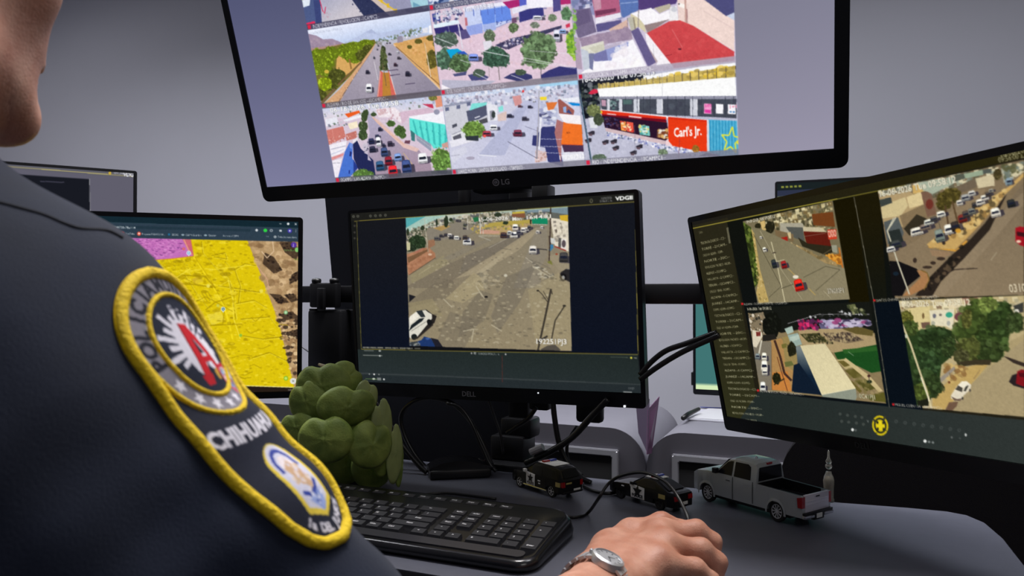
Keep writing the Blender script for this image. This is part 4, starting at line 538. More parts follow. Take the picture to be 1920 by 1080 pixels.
    G([(90,120),(1100,80),(1100,1060),(300,1000)],(196,178,130),(178,160,120),(300,200),(800,1000)); S([(100,130),(1080,100),(1060,260),(560,320),(130,260)],160,6,24,[(226,212,170),(120,96,76),(206,190,150),(160,150,120),(236,226,190)],al=.75,sq=True); P([(180,200),(350,180),(360,330),(240,380),(190,300)],(214,196,140)); P([(345,215),(540,205),(530,370),(480,340),(360,330)],(226,216,186)); P([(280,310),(350,305),(350,350),(290,355)],(110,84,70)); P([(480,120),(600,120),(610,190),(500,200)],(222,206,170)); E(500,250,28,22,(60,160,130)); E(385,258,14,18,(110,110,120)); E(432,250,12,10,(120,110,100)); E(375,315,16,16,(170,170,150)); E(495,315,14,20,(170,170,160)); E(298,258,10,24,(120,96,60)); E(590,265,50,36,(110,64,70)); P([(1000,180),(1080,150),(1080,230),(1020,235)],(60,60,56)); P([(600,120),(720,110),(730,170),(640,190)],(150,110,90)); P([(1000,205),(1040,205),(1045,230),(1005,232)],(226,220,206))
    P([(370,880),(620,640),(830,620),(930,480),(1080,400),(1100,400),(1100,1060),(450,1000)],(172,154,112)); P([(520,1000),(680,780),(930,560),(1100,430),(1100,1060)],(166,149,112)); P([(370,900),(560,690),(660,650),(820,620),(700,760),(460,990),(370,980)],(190,160,96)); S([(430,650),(660,640),(600,740),(500,760)],50,6,20,[(206,176,110),(140,104,60),(160,130,80)])
    P([(130,320),(220,380),(420,340),(540,380),(560,540),(440,640),(420,800),(360,900),(330,960),(240,960),(180,560)],(42,60,30))
    for x,y,a,b,k in ((170,280,50,60,(96,96,40)),(200,350,60,60,(70,86,40)),(400,450,140,110,(44,62,32)),(300,560,110,90,(46,66,34)),(340,640,100,90,(50,72,40)),(300,760,100,90,(48,66,34)),(370,800,80,90,(50,66,34)),(280,850,70,70,(80,94,40)),(500,500,60,80,(54,70,36)),(770,250,160,130,(66,82,36)),(720,400,180,150,(64,80,36)),(850,430,130,140,(56,74,34)),(780,540,150,90,(52,66,32)),(650,520,90,100,(84,90,44)),(900,300,110,140,(50,68,32)),(1010,310,70,80,(56,70,36)),(800,170,80,60,(110,126,60)),(640,280,40,80,(90,92,44)),(600,580,60,60,(74,74,44))): c.tree(x,y,a,b,k,60)
    P([(560,620),(700,600),(830,600),(820,640),(690,640),(620,650)],(60,52,36)); P([(250,920),(340,900),(340,960),(260,960)],(30,32,22))
    L([(135,325),(200,480),(270,690),(325,840),(360,975)],15,(206,192,150)); L([(280,735),(345,920)],8,(236,226,196)); E(165,415,12,16,(196,196,170)); P([(430,740),(540,650),(548,672),(436,780)],(150,140,126)); L([(440,780),(460,855)],5,(90,76,56)); L([(505,700),(510,740)],4,(110,90,60)); L([(545,670),(550,710)],4,(110,90,60)); L([(690,750),(740,680)],6,(140,116,80)); E(500,775,10,10,(110,66,40))
    P([(920,570),(960,580),(1100,630),(1100,660),(1000,625)],(54,44,38)); P([(965,770),(990,720),(1040,700),(1100,720),(1100,830),(1000,800)],(40,32,34)); P([(1030,690),(1060,675),(1100,680),(1100,815),(1020,785)],(132,22,30)); P([(1040,700),(1100,705),(1100,740),(1045,730)],(80,16,24))
    P([(470,990),(500,930),(570,925),(560,960),(520,1000)],(110,84,66)); P([(512,880),(560,805),(600,766),(640,768),(672,795),(664,830),(612,880),(600,912),(560,922),(515,900)],(226,216,192)); P([(545,830),(570,800),(606,820),(600,852)],(74,70,62)); P([(612,842),(632,800),(652,800),(630,846)],(60,58,52)); P([(600,768),(640,770),(655,790),(618,816),(572,800)],(238,230,208)); P([(515,885),(560,905),(600,900),(590,920),(540,918)],(110,90,76)); E(662,838,8,12,(80,74,66)); E(604,900,8,12,(60,56,50))
    c.osd('16-06-2026 Tue 09:58:12',105,190,30,400,(236,226,196),(110,100,76))
    c.clipto(); c.at(1270,260,1.6877)
    def lab(txt,x,y,ww,dy,h=8,k=(214,208,190)):
        P([(x-9,y-8),(x-2,y-8),(x-2,y-1),(x-9,y-1)],(196,36,40)); v,tt=glyphs(txt); o=c.xy([(x,y)])[0]; e=c.xy([(x+ww,y+ww*dy)])[0]; d=e-o; q=np.c_[o[0]+v[:,0]/v[:,0].max()*d[0],o[1]+v[:,0]/v[:,0].max()*d[1]-v[:,1]*h]
        for a in tt: c.raw(q[a],k)
    lab('ALDAMA / OCAMPO (NORTE) --17CAMPC3--',212,527,140,-.03); lab('INDEPENDENCIA / PLAZA --03CAMPC1--',262,801,140,.09); lab('SANTOS CHAVEZ / DE LA ROSA --13CAMPC3--',630,516,200,-.06); lab('MIGUEL CUEN / 24. --08CAMPC2--',690,845,150,.08)
    T('16/06/2026',1022,60,10,(176,170,130),0,54); T('09:56:00 a. m.',1018,76,10,(176,170,130),0,60)
    c.at(1360,730,3.4286)
    for x,y in ((740,158),(788,166),(838,174),(880,180),(750,205),(795,210),(845,216),(890,224)): E(x,y,10,10,(64,70,66))
    for k in range(8): E(1100+k*58,206+k*8,12,12,(62,68,66)); E(1100+k*58,206+k*8,5,5,(46,52,50))
    c.E(998,232,52,66,(196,176,24),ang=-.2); c.E(998,232,40,52,(44,48,34),ang=-.2)
    for t in range(4): a=t*PI/2+.6; P([(998+54*math.cos(a)-6,232+66*math.sin(a)-6),(998+54*math.cos(a)+8,232+66*math.sin(a)-4),(998+38*math.cos(a)+6,232+48*math.sin(a)+8),(998+38*math.cos(a)-8,232+48*math.sin(a)+4)],(60,60,40))
    E(998,232,30,40,(190,170,24),ang=-.2); P([(985,200),(1006,202),(1012,262),(992,262)],(226,206,30)); P([(972,226),(1026,228),(1028,242),(974,240)],(226,206,30)); [E(x,y,7,9,(40,44,32)) for x,y in ((980,212),(1018,214),(982,254),(1020,256))]
    E(820,259,9,10,(226,228,224)); E(840,262,8,8,(84,90,88)); E(1286,332,10,11,(226,228,224)); E(1312,337,8,8,(120,126,124)); E(1337,341,8,8,(120,126,124)); T('v',914,212,16,(150,154,150)); E(1548,292,6,10,(206,208,204)); E(1458,308,7,7,(96,100,98)); E(1510,314,6,6,(70,76,74))
    c.grain(2.2); return c.done(1)
# ------------------------------------------------------------ what the left display shows
_lr=unit((.78929,.61401,-.00513)); _ld=unit((-.0187,.01569,-.9997)); _lo=Vector((-.87866,1.09868,1.18238))
LM=Screen(_lo-_lr*.542+_ld*.008,_lr,_ld,.534,.308)
def paint_left():
    c=LM.canvas(.165,.534,0,.308,1120,(196,170,20)); c.scale=1.0; P,L,S,E,G,T=c.P,c.L,c.S,c.E,c.G,c.T
    c.at(180,390,4.8)
    P([(850,270),(1360,285),(1660,1010),(1900,1700),(0,1700),(0,400),(480,470)],(222,196,14)); P([(1360,285),(1840,300),(1840,1700),(1790,1640),(1640,1010)],(178,146,104))
    # terrain on the right
    S([(1370,295),(1840,305),(1840,1620),(1640,1010)],260,8,40,[(206,172,128),(150,116,80),(190,158,116),(222,190,146),(128,98,66)],al=.55); 
    for q in (((1650,310),(1760,300),(1840,380),(1800,470),(1700,400)),((1520,400),(1600,440),(1680,560),(1600,590),(1500,500)),((1560,770),(1660,780),(1740,850),(1640,860)),((1690,780),(1780,770),(1820,830),(1760,850)),((1760,600),(1830,560),(1830,640),(1740,690)),((1640,960),(1760,930),(1830,980),(1720,1010)),((1700,1120),(1820,1090),(1830,1180),(1740,1170))): P(q,(58,44,34),.85); S(q,20,6,16,[(40,30,26),(90,70,50)])
    L([(1490,390),(1540,450),(1600,390),(1590,300)],7,(226,196,160)); L([(1450,520),(1540,640),(1560,740)],8,(206,160,130)); S([(1620,1010),(1840,1000),(1840,1600),(1760,1500)],80,6,26,[(60,46,36),(226,196,150),(150,116,80)])
    # yellow zone relief
    S([(860,280),(1350,290),(1800,1600),(1100,1600),(900,1000),(500,480),(860,430)],700,3,12,[(188,160,8),(236,212,40),(204,178,6),(246,224,60),(160,134,10)],asp=1.7,al=.55); S([(500,490),(870,430),(1000,640),(820,700),(640,560)],330,2,6,[(246,230,90),(150,126,10),(190,160,14)],al=.7,sq=True)
    for q in (((1040,430),(1160,400),(1180,460),(1060,440)),((1160,480),(1240,560),(1340,500),(1440,520)),((1250,560),(1300,700),(1280,860)),((1260,860),(1420,830),(1540,900)),((1120,560),(1200,640),(1230,820),(1260,1000)),((950,300),(960,400),(1080,540),(1190,660)),((1100,700),(1240,720),(1480,760)),((800,600),(900,760),(1010,900)),((1300,1000),(1560,980),(1640,1080)),((1320,1150),(1500,1180),(1680,1160)),((1400,1350),(1560,1300),(1720,1380))): L(q,7,(150,126,8),.7); L(np.array(q)+8,5,(248,230,70),.7)
    for k in range(14): a=RNG.uniform(900,1500); b=RNG.uniform(880,1560); L([(a+120,b),(a+160,b+RNG.uniform(-20,40)),(a+230,b+RNG.uniform(-30,30))],8,(166,140,8),.6)
    L([(880,440),(1040,680),(1150,880),(1190,1010),(1230,1180)],16,(240,216,30)); L([(890,440),(1050,680),(1160,880)],4,(180,150,10)); L([(1190,640),(1230,820),(1240,1000),(1300,1180)],7,(246,226,70)); L([(1170,600),(1250,740),(1270,1000)],4,(240,220,60)); P([(860,640),(930,610),(970,660),(900,690)],(206,176,40)); [L([(900+k*26,780-k*8),(950+k*26,850-k*4)],6,(160,136,20),.7) for k in range(5)]; P([(1000,960),(1120,920),(1160,1010),(1040,1060)],(236,216,70),.8)
    rs=lambda u0,u1,v0,v1:np.array([(u0,v0),(u1,v0),(u1,v1),(u0,v1)])*1120
    f0=c.f; c.f=lambda p:p; c.at(0,0,1); S(rs(0,.26,.03,.30),900,1.2,5,[(188,160,8),(236,212,40),(204,178,6),(246,224,60),(160,134,10)],asp=1.7,al=.55)
    for k in range(40): a,b=RNG.uniform(0,240),RNG.uniform(60,330); L([(a,b),(a+RNG.uniform(10,50),b+RNG.uniform(-20,20)),(a+RNG.uniform(40,90),b+RNG.uniform(-30,30))],RNG.uniform(1.2,3),((166,140,8),(248,230,70))[k%2],.7)
    P(rs(0,.075,.03,.085),(196,112,184)); S(rs(0,.075,.03,.085),300,1,3,[(110,50,120),(226,156,212),(150,80,150),(210,130,196)],asp=2,al=.6,sq=True)
    c.f=f0; c.at(180,390,4.8)
    # pink zone
    P([(120,255),(852,272),(868,360),(880,430),(690,455),(485,470),(400,420),(140,300)],(196,112,184)); S([(130,260),(780,275),(780,400),(490,465)],420,2,8,[(110,50,120),(226,156,212),(150,80,150),(210,130,196)],asp=2.2,al=.6,sq=True); P([(775,275),(850,275),(874,430),(840,400)],(206,100,110),.9); L([(790,280),(830,370),(860,420)],12,(226,150,130)); L([(485,472),(690,455),(880,432),(852,275)],6,(206,130,60))
    def pin(x,y,k=(120,170,206)): E(x,y,20,20,(226,236,240)); E(x,y,14,14,k); E(x,y,6,5,(240,244,246)); P([(x-8,y+16),(x+8,y+16),(x,y+34)],(206,216,226))
    pin(265,312); pin(835,405); pin(1145,910,(60,110,120)); E(1010,702,16,16,(236,222,90)); E(1098,878,14,14,(210,206,80)); E(790,368,14,12,(226,90,90)); E(790,368,8,6,(206,130,150)); E(1488,748,17,17,(236,220,80)); E(1708,940,18,18,(110,170,110)); E(1708,940,11,11,(190,220,180)); T('Punta Oriente',1240,752,12,(140,116,10),0,200); E(1302,1146,14,14,(150,190,60)); E(1780,332,25,25,(84,50,160)); T('J',1773,343,24,(226,220,240),.02); E(1808,376,19,21,(130,196,110)); T('Cerro Rico',1694,386,18,(120,190,90),0,90); T('Mi casa',1785,468,16,(120,170,60),0,40)
    # browser bars
    rr=lambda v0,v1,k:c.raw(np.array([(0,v0),(500,v0),(500,v1),(0,v1)])*1120*2*np.array([1,1]),k)
    rr(0,.013,(20,40,50)); rr(.013,.036,(46,62,76))
    P([(-40,0),(1860,60),(1860,182),(-40,124)],(20,40,50)); P([(-40,124),(1860,182),(1860,304),(-40,252)],(46,62,76)); P([(-40,150),(1390,192),(1390,214),(-40,176)],(36,54,66)); L([(-40,126),(1860,184)],4,(56,76,88))
    T('UC-106a3d797748720c78u=14',-20,178,20,(226,232,236),.01,346); T('Gestiones',118,237,18,(206,212,216),0,74); T('YouTube',266,239,18,(206,212,216),0,76); T('Proyecto PEGASO UA...',414,243,18,(206,212,216),0,196); T('SECAC',684,248,18,(206,212,216),0,56); T('CEIPM Guardian',806,251,18,(206,212,216),0,138); T('Gestion',1012,254,18,(206,212,216),0,68); T('Avanzada CEIPM',1142,258,18,(206,212,216),0,138); T('Todos los marcadores',1636,268,18,(206,212,216),0,176)
    E(236,228,20,18,(206,44,54)); E(388,232,18,18,(226,90,70)); E(388,231,8,8,(250,230,220)); E(658,238,10,10,(40,110,150)); E(782,242,14,8,(150,170,180)); E(986,246,14,8,(150,170,180)); L([(82,224),(104,225)],5,(150,160,166)); E(1446,200,12,12,(206,212,216)); E(1524,202,17,16,(50,206,70)); E(1578,203,13,12,(206,212,216)); E(1578,203,7,7,(46,62,76)); P([(1650,196),(1672,197),(1672,214),(1650,213)],(200,206,210)); E(1744,206,20,19,(70,60,170)); E(1744,206,7,7,(226,226,240)); [E(1798,y,2.5,2.5,(206,212,216)) for y in (198,206,214)]; L([(1650,142),(1670,143)],4,(226,230,232)); E(1730,143,11,11,(226,230,232)); L([(1790,137),(1806,153)],4,(226,230,232)); L([(1806,137),(1790,153)],4,(226,230,232)); T('>>',1530,264,16,(200,206,210)); E(1612,260,14,12,(150,160,166))
    # task bar
    rr(.3005,.31,(38,28,22))
    c.at(530,660,4.155); P([(-400,262),(-100,268),(118,278),(140,280),(140,420),(-400,420)],(38,28,22)); L([(-300,262),(118,276)],7,(226,216,130)); E(25,205,18,18,(130,190,40)); E(25,205,11,11,(200,226,110)); E(82,226,25,24,(226,226,220)); L([(74,218),(90,234)],4,(120,120,110)); L([(90,218),(74,234)],4,(120,120,110)); T('09:57 a. m.',40,300,11,(220,220,216),0,58); T('16/06/2026',44,320,11,(200,200,196),0,40)
    c.grain(2.6); return c.done(1)
# ------------------------------------------------------------ the room
DZ=.74                                                            # height of the desk top
M_wall=mat('wall_paint',(196,196,206),.9,bump=.06,bscale=90,var=.012,vscale=3)
M_floor=mat('floor_vinyl',(96,94,96),.5,var=.06,vscale=4)
M_desk=mat('desk_laminate',(84,86,97),.42,spec=.4,bump=.04,bscale=500,var=.03,vscale=60)
M_desk_edge=mat('desk_edge_band',(46,46,50),.5)
M_grey=mat('grey_laminate',(122,121,131),.6,var=.02,vscale=25,bump=.03,bscale=300); M_greyf=mat('grey_front_shaded',(66,64,72),.65,var=.02,vscale=25)  # second grey is the first with front-face shade put into its colour
M_void=mat('dark_recess',(14,14,17),.7)
M_silver=mat('brushed_aluminium',(186,186,194),.35,metal=.7)
M_bezel=mat('black_bezel',(15,16,21),.32,spec=.4,bump=.02,bscale=700)
M_black=mat('black_plastic',(13,13,16),.42,bump=.03,bscale=500)
M_blackmetal=mat('black_steel',(17,17,20),.36,spec=.5)
M_cable=mat('black_rubber',(13,13,15),.35,spec=.5)
M_logo=mat('grey_logo',(138,138,146),.45); M_led=emat('white_led',(230,232,240),1.2)
M_white=mat('white_print',(226,226,222),.5)
def struct(name,bm,m): return tag(obj(name,bm,m),kind='structure')
b=newbm(); box(b,-4.2,3.4,2.45,2.57,0,2.75); struct('wall_back',b,M_wall)
b=newbm(); box(b,-4.2,3.4,-2.6,2.57,-.1,0); struct('floor',b,M_floor)
b=newbm(); box(b,-4.32,-4.2,-2.6,2.57,0,2.75); struct('wall_left',b,M_wall)
b=newbm(); box(b,3.4,3.52,-2.6,2.57,0,2.75); struct('wall_right',b,M_wall)
b=newbm(); box(b,-4.2,3.4,2.43,2.45,0,.09); struct('baseboard_back',b,mat('baseboard_grey',(90,90,96),.5))

# ------------------------------------------------------------ the desk: front edge along Y=.706, rounded far right corner
def xy(p): return (p.x,p.y)
YF=atz(760,1069,DZ).y; YB=atz(1580,943,DZ).y
corner=[xy(atz(x,y,DZ)) for x,y in ((1580,943),(1700,952),(1775,959),(1812,966),(1845,980),(1880,1010),(1920,1061))]
t=thing('desk','dark grey desk under the three screens, its far right corner rounded','desk',loc=(-.6,.95,0))
out=[(-1.75,YF),(-1.75,YB),(-.2,YB)]+corner; x9=corner[-1]; out+=[(x9[0]+.03,x9[1]-.12),(x9[0]+.03,YF)]
def loc_(o,parent): o.parent=parent; o.matrix_parent_inverse=parent.matrix_basis.inverted(); return o
b=newbm(); prism(b,out,lambda x,y:Vector((x,y,DZ)),lambda x,y:Vector((x,y,DZ-.025)))
loc_(obj('desk_top',b,M_desk,angle=30),t)
b=newbm()
for p,q in zip(out,out[1:]+out[:1]):
    p,q=Vector((*p,0)),Vector((*q,0)); d=(q-p).normalized(); n=Vector((-d.y,d.x,0)); 
    vs=[b.verts.new(Vector((v.x,v.y,z))+n*.0015) for v,z in ((p,DZ-.0245),(q,DZ-.0245),(q,DZ-.001),(p,DZ-.001))]; b.faces.new(vs)
loc_(obj('edge_band',b,M_desk_edge),t)
for x in (-1.68,.12):
    b=newbm(); box(b,x-.012,x+.012,YF+.05,YB-.06,0,DZ-.025,.003); loc_(obj('leg',b,M_desk_edge),t)
b=newbm(); box(b,-1.66,.1,YB-.12,YB-.102,.25,DZ-.025,.002); loc_(obj('modesty_panel',b,M_desk_edge),t)

# ------------------------------------------------------------ grey units of the row behind, with silver-framed openings
Y1=1.70; XS=aty(1212,850,Y1).x; ZT=aty(1075,797,Y1).z
def unit_(x0,x1,label,fx0,fx1,fz0,fz1,corners):
    t=thing('counter_unit',label,'cabinet',loc=((x0+x1)/2,Y1,0),group='grey counter units behind the desk')
    f=lambda y:(lambda x,z:Vector((x-(x0+x1)/2,y,z)))
    P=rrect(x0,x1,0,ZT,.085,10,corners)
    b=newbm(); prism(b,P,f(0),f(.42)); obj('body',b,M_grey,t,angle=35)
    b=newbm(); prism(b,P,f(-.0025),f(.0005)); obj('front_shade_sheet',b,M_greyf,t)  # thin darker sheet, paints the shade of a front lit only from above
    o=[(fx0,fz0),(fx1,fz0),(fx1,fz1),(fx0,fz1)]; w=.0155; i=[(fx0+w,fz0+w),(fx1-w,fz0+w),(fx1-w,fz1-w),(fx0+w,fz1-w)]
    b=newbm(); ring(b,o,i,f(-.012),f(.002)); bmesh.ops.bevel(b,geom=b.edges[:],offset=.002,segments=2,affect='EDGES'); obj('opening_frame',b,M_silver,t,angle=40)
    b=newbm(); prism(b,i,f(-.0045),f(-.001)); obj('dark_panel',b,M_void,t)
    return t
ft=aty(1080,836,Y1).z
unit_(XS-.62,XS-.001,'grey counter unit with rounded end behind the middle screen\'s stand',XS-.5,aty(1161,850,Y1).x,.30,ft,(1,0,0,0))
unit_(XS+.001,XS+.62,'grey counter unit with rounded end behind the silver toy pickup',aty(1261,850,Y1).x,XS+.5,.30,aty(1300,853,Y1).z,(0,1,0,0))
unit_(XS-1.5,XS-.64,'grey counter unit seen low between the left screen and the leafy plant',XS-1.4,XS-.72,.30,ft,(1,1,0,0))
# dark slabs behind the desk
t=thing('dark_board','tall dark board standing behind the middle screen, its left edge in view','board',loc=(-.72,1.30,0))
A0=aty(607,360,1.285); B0=aty(630,640,1.33); 
b=newbm(); 
pa=[(aty(607,352,1.27).x,aty(607,352,1.27).z,1.27),(aty(960,345,1.27).x,aty(960,345,1.27).z,1.27)]
xl0,xr0=aty(606.5,352,1.265).x,aty(1004,352,1.265).x; zt=aty(800,345,1.265).z; xl1=aty(656,840,1.36).x; xr1=aty(984,840,1.36).x
V=[(xl0,1.265,zt),(xr0-.02,1.265,zt),(xr1,1.36,.62),(xl1,1.36,.62)]
fr=[b.verts.new(v) for v in V]; bk=[b.verts.new((x,y+.022,z)) for x,y,z in V]
b.faces.new(fr); b.faces.new(bk[::-1]); [b.faces.new((fr[i],bk[i],bk[(i+1)%4],fr[(i+1)%4])) for i in range(4)]
bmesh.ops.bevel(b,geom=b.edges[:],offset=.003,segments=2,affect='EDGES'); loc_(obj('slab',b,mat('dark_board_face',(46,48,57),.55,bump=.03,bscale=400),angle=40),t)
for x in (xl1+.03,xr1-.03): b=newbm(); box(b,x-.015,x+.015,1.345,1.395,0,.64,.004); loc_(obj('foot',b,M_blackmetal),t)
t=thing('black_screen_panel','black free-standing panel with rounded top behind the silver toy pickup','panel',loc=(.35,1.40,0))
x0=aty(1462,850,1.4).x; P=rrect(x0,x0+1.0,.05,aty(1520,790,1.4).z,.11,10,(1,1,0,0))
b=newbm(); prism(b,P,lambda x,z:Vector((x,1.40,z)),lambda x,z:Vector((x,1.43,z))); bmesh.ops.bevel(b,geom=[e for e in b.edges if abs(e.verts[0].co.y-e.verts[1].co.y)<1e-5],offset=.006,segments=2,affect='EDGES'); loc_(obj('panel',b,mat('black_fabric_panel',(19,17,20),.95,spec=.1,bump=.3,bscale=900),angle=40),t)
for x in (x0+.15,x0+.85): b=newbm(); box(b,x-.02,x+.02,1.3,1.53,0,.052,.005); loc_(obj('foot',b,M_blackmetal),t)

# ------------------------------------------------------------ screens
SCREEN=vmat('screen_picture')
def display(name,label,cat,S,bez,img,cols=None,rows=None,depth=.03,logo=None,group=None,rad=.006):
    l,r,tp,bt=bez; t=thing(name,label,cat,mw=S.mw,group=group)
    o=rrect(-l,S.w+r,-S.h-bt,tp,rad,5); n=len(o)
    # inner outline with as many points as the outer one
    i=[]
    for k,(cx,cy) in enumerate(((S.w,0),(0,0),(0,-S.h),(S.w,-S.h))): i+=[(cx,cy)]*6
    fy=lambda y:(lambda x,z:Vector((x,y,z)))
    b=newbm(); ring(b,o,i,fy(-.003),fy(.010)); bmesh.ops.remove_doubles(b,verts=b.verts[:],dist=1e-6); obj('bezel',b,M_bezel,t,angle=40)
    b=newbm(); prism(b,rrect(-l+.001,S.w+r-.001,-S.h-bt+.001,tp-.001,rad,5),fy(.0095),fy(.020)); prism(b,rrect(S.w*.12,S.w*.88,-S.h*.92,-S.h*.1,.03,5),fy(.019),fy(depth+.012)); obj('back_cover',b,M_black,t,angle=40)
    if callable(img): img=img()
    if img is not None: S.show('screen',img,SCREEN,t,cols,rows)
    if logo: logo(t)
    return t
img,cols,rows=paint_tv()
def tvlogo(t):
    z=-TVH-.0165; x=TVW*.5-.008
    letters('logo','LG',.0085,lambda a,c:Vector((x+a,-.0038,z+c-.004)),M_logo,t,.02)
    b=newbm(); prism(b,[(x-.0165+.0058*math.cos(k*PI/10),z+.0058*math.sin(k*PI/10)) for k in range(20)],lambda a,c:Vector((a,-.0038,c)),lambda a,c:Vector((a,-.0028,c))); o=obj('logo_badge',b,M_logo,t)
    b=newbm(); ring(b,[(x-.0165+.004*math.cos(k*PI/6),z+.004*math.sin(k*PI/6)) for k in range(12)],[(x-.0165+.003*math.cos(k*PI/6),z+.003*math.sin(k*PI/6)) for k in range(12)],lambda a,c:Vector((a,-.0042,c)),lambda a,c:Vector((a,-.0036,c))); box(b,x-.0172,x-.0166,-.0042,-.0036,z-.002,z+.002); box(b,x-.0172,x-.0145,-.0042,-.0036,z-.0022,z-.0016); obj('badge_mark',b,M_bezel,o)
display('large_display','large black wall display tilted down overhead, showing a grid of street views','screen',TV,(.012,.018,.013,.026),img,cols,rows,.05,tvlogo,rad=.012)
def mdlogo(t):
    letters('logo','DELL',.0085,lambda a,c:Vector((.228+a,-.0038,-.3085-.016+c)),M_logo,t,.012,width=.026)
    b=newbm(); box(b,.355,.357,-.0042,-.0028,-.3085-.006,-.3085-.004); obj('sensor_dot',b,M_led,t)
    b=newbm(); box(b,.4995,.5025,-.006,-.002,-.3085-.0215,-.3085-.0185); obj('power_light',b,M_led,t)
display('monitor','middle black monitor showing an empty road crossing with a white car','monitor',MD,(.0045,.0075,.0055,.0225),paint_mid(),depth=.022,logo=mdlogo,group='monitors on the desk mount')
img=paint_right()
def rtlogo(t): letters('logo','DELL',.007,lambda a,c:Vector((.255+a,-.0038,-.304-.012+c)),mat('dim_logo',(44,46,48),.5),t,.012,width=.024)
display('monitor','right-hand black monitor turned inward, showing four street views and a long list','monitor',RT,(.007,.008,.008,.021),img,np.r_[np.arange(img.shape[1]),img.shape[1]],None,.04,rtlogo,group='monitors on the desk mount')
img=paint_left()
display('monitor','left black monitor showing a yellow and pink map','monitor',LM,(.008,.008,.008,.011),img,np.r_[-1,np.arange(img.shape[1])],None,.04,None,group='monitors on the desk mount')
# screens of the row behind
def stand(t,S,zb,back=.06):
    """neck and foot down to height zb, built in the display's own frame"""
    iv=S.mw.inverted(); c=iv@(S.mw@Vector((S.w/2,.03,-S.h*.7))); foot=S.mw@Vector((S.w/2,.06,-S.h)); foot.z=zb
    top=S.mw@Vector((S.w/2,.035,-S.h*.6))
    b=newbm(); tube(b,[iv@top,iv@Vector((foot.x,foot.y,zb+.008))],.018,8); obj('neck',b,M_black,t)
    b=newbm(); q=[iv@Vector((foot.x+.11*math.cos(k*PI/12),foot.y+.085*math.sin(k*PI/12),zb)) for k in range(24)]; up=iv.to_3x3()@Vector((0,0,.009))
    lo=[b.verts.new(v) for v in q]; hi=[b.verts.new(v+up) for v in q]; b.faces.new(lo); b.faces.new(hi[::-1]); [b.faces.new((lo[i],lo[(i+1)%24],hi[(i+1)%24],hi[i])) for i in range(24)]
    obj('base',b,M_black,t)
O=aty(1299.5,562,2.05); S4=Screen(O+Vector((.007,0,-.006)),(.999,.0,.0),(-.03,.0,-1),.40,.235)
def p4():
    c=S4.canvas(0,.40,0,.235,260,(66,118,116)); c.clip=None; W,H=c.W*2,c.H*2
    c.raw(np.array([(0,0),(W,0),(W,H),(0,H)]),(64,116,115)); c.raw(np.array([(0,H*.943),(W,H*.943),(W,H),(0,H)]),(214,236,186)); return c.done()
t=display('monitor','small monitor with a plain teal picture behind the black cables','monitor',S4,(.007,.007,.007,.014),p4(),depth=.03); stand(t,S4,ZT)
b=newbm(); box(b,-.0125,-.007,-.002,.02,-.225,-.19,.001); obj('side_button_strip',b,M_black,t)
O=aty(1453,341,2.12); S5=Screen(O+Vector((.006,0,-.006)),(.9995,.02,0),(0,.0,-1),.52,.30)
def p5():
    c=S5.canvas(0,.52,0,.30,600,(40,46,62)); c.clip=None; W,H=c.W*2,c.H*2
    c.raw(np.array([(0,0),(W,0),(W,H*.06),(0,H*.06)]),(26,34,36)); c.raw(np.array([(0,H*.06),(W,H*.06),(W,H*.12),(0,H*.12)]),(46,52,72))
    for k in range(5): c.raw(np.array([(12+k*13,8),(20+k*13,8),(20+k*13,14),(12+k*13,14)]),(130,136,60))
    c.raw(np.array([(14,40),(60,40),(60,46),(14,46)]),(120,128,150)); c.raw(np.array([(0,H*.115),(W,H*.115),(W,H*.125),(0,H*.125)]),(96,104,70)); return c.done()
t=display('monitor','dark monitor peeping out above the right-hand screen\'s top edge','monitor',S5,(.006,.006,.006,.015),p5(),depth=.03); stand(t,S5,ZT)
O=atd(257,321,1.95); r6=unit(_R*.866+Vector((_F.x,_F.y,0))*.5); S6=Screen(O-r6*.53+Vector((0,0,-.007)),r6,(0,0,-1),.523,.295)
def p6():
    c=S6.canvas(.1,.523,0,.295,560,(96,94,108)); c.clip=None
    c.P([(-200,290),(262,320),(262,334),(-200,300)],(92,92,102)); c.L([(0,311),(252,331)],1.6,(170,160,110)); c.P([(-200,310),(168,336),(172,560),(-200,560)],(24,26,34)); c.L([(168,335),(172,560)],1.2,(130,130,136)); c.E(206,325,2.5,3,(200,170,60)); c.T('09:56',214,326,4,(210,210,216),0,12); c.T('VDGII',231,330,5,(230,230,235),.03,17); c.L([(75,340),(120,342)],2,(60,60,74)); return c.done()
im=p6(); t=display('monitor','far monitor with a black and grey picture behind the person\'s shoulder','monitor',S6,(.006,.007,.007,.015),im,np.r_[-1,np.arange(im.shape[1])],None,.03); stand(t,S6,ZT)

# ------------------------------------------------------------ mount that carries the screens
t=thing('monitor_mount','black steel monitor mount with crossbar standing behind the middle screen','mount',loc=(-.5,1.21,DZ))
PX=aty(966,800,1.21).x; zb=aty(1260,551,1.215).z
b=newbm(); box(b,PX-.019,PX+.019,1.222,1.252,DZ,1.40,.004); loc_(obj('post',b,M_blackmetal,angle=40),t)
b=newbm(); box(b,PX-.055,PX+.03,1.17,1.262,DZ,DZ+.012,.003); box(b,PX-.045,PX+.02,1.2,1.26,DZ+.012,DZ+.055,.006); box(b,PX-.03,PX+.03,1.21,1.258,DZ+.05,DZ+.085,.006); loc_(obj('base_clamp',b,M_blackmetal,angle=40),t)
xa=aty(572,552,1.22).x; xb=aty(1345,552,1.22).x
b=newbm(); box(b,xa-.06,xb+.015,1.208,1.223,zb-.0165,zb+.0165,.003); loc_(obj('crossbar',b,M_blackmetal,angle=40),t)
xc=(aty(584,550,1.2).x+aty(640,550,1.2).x)/2
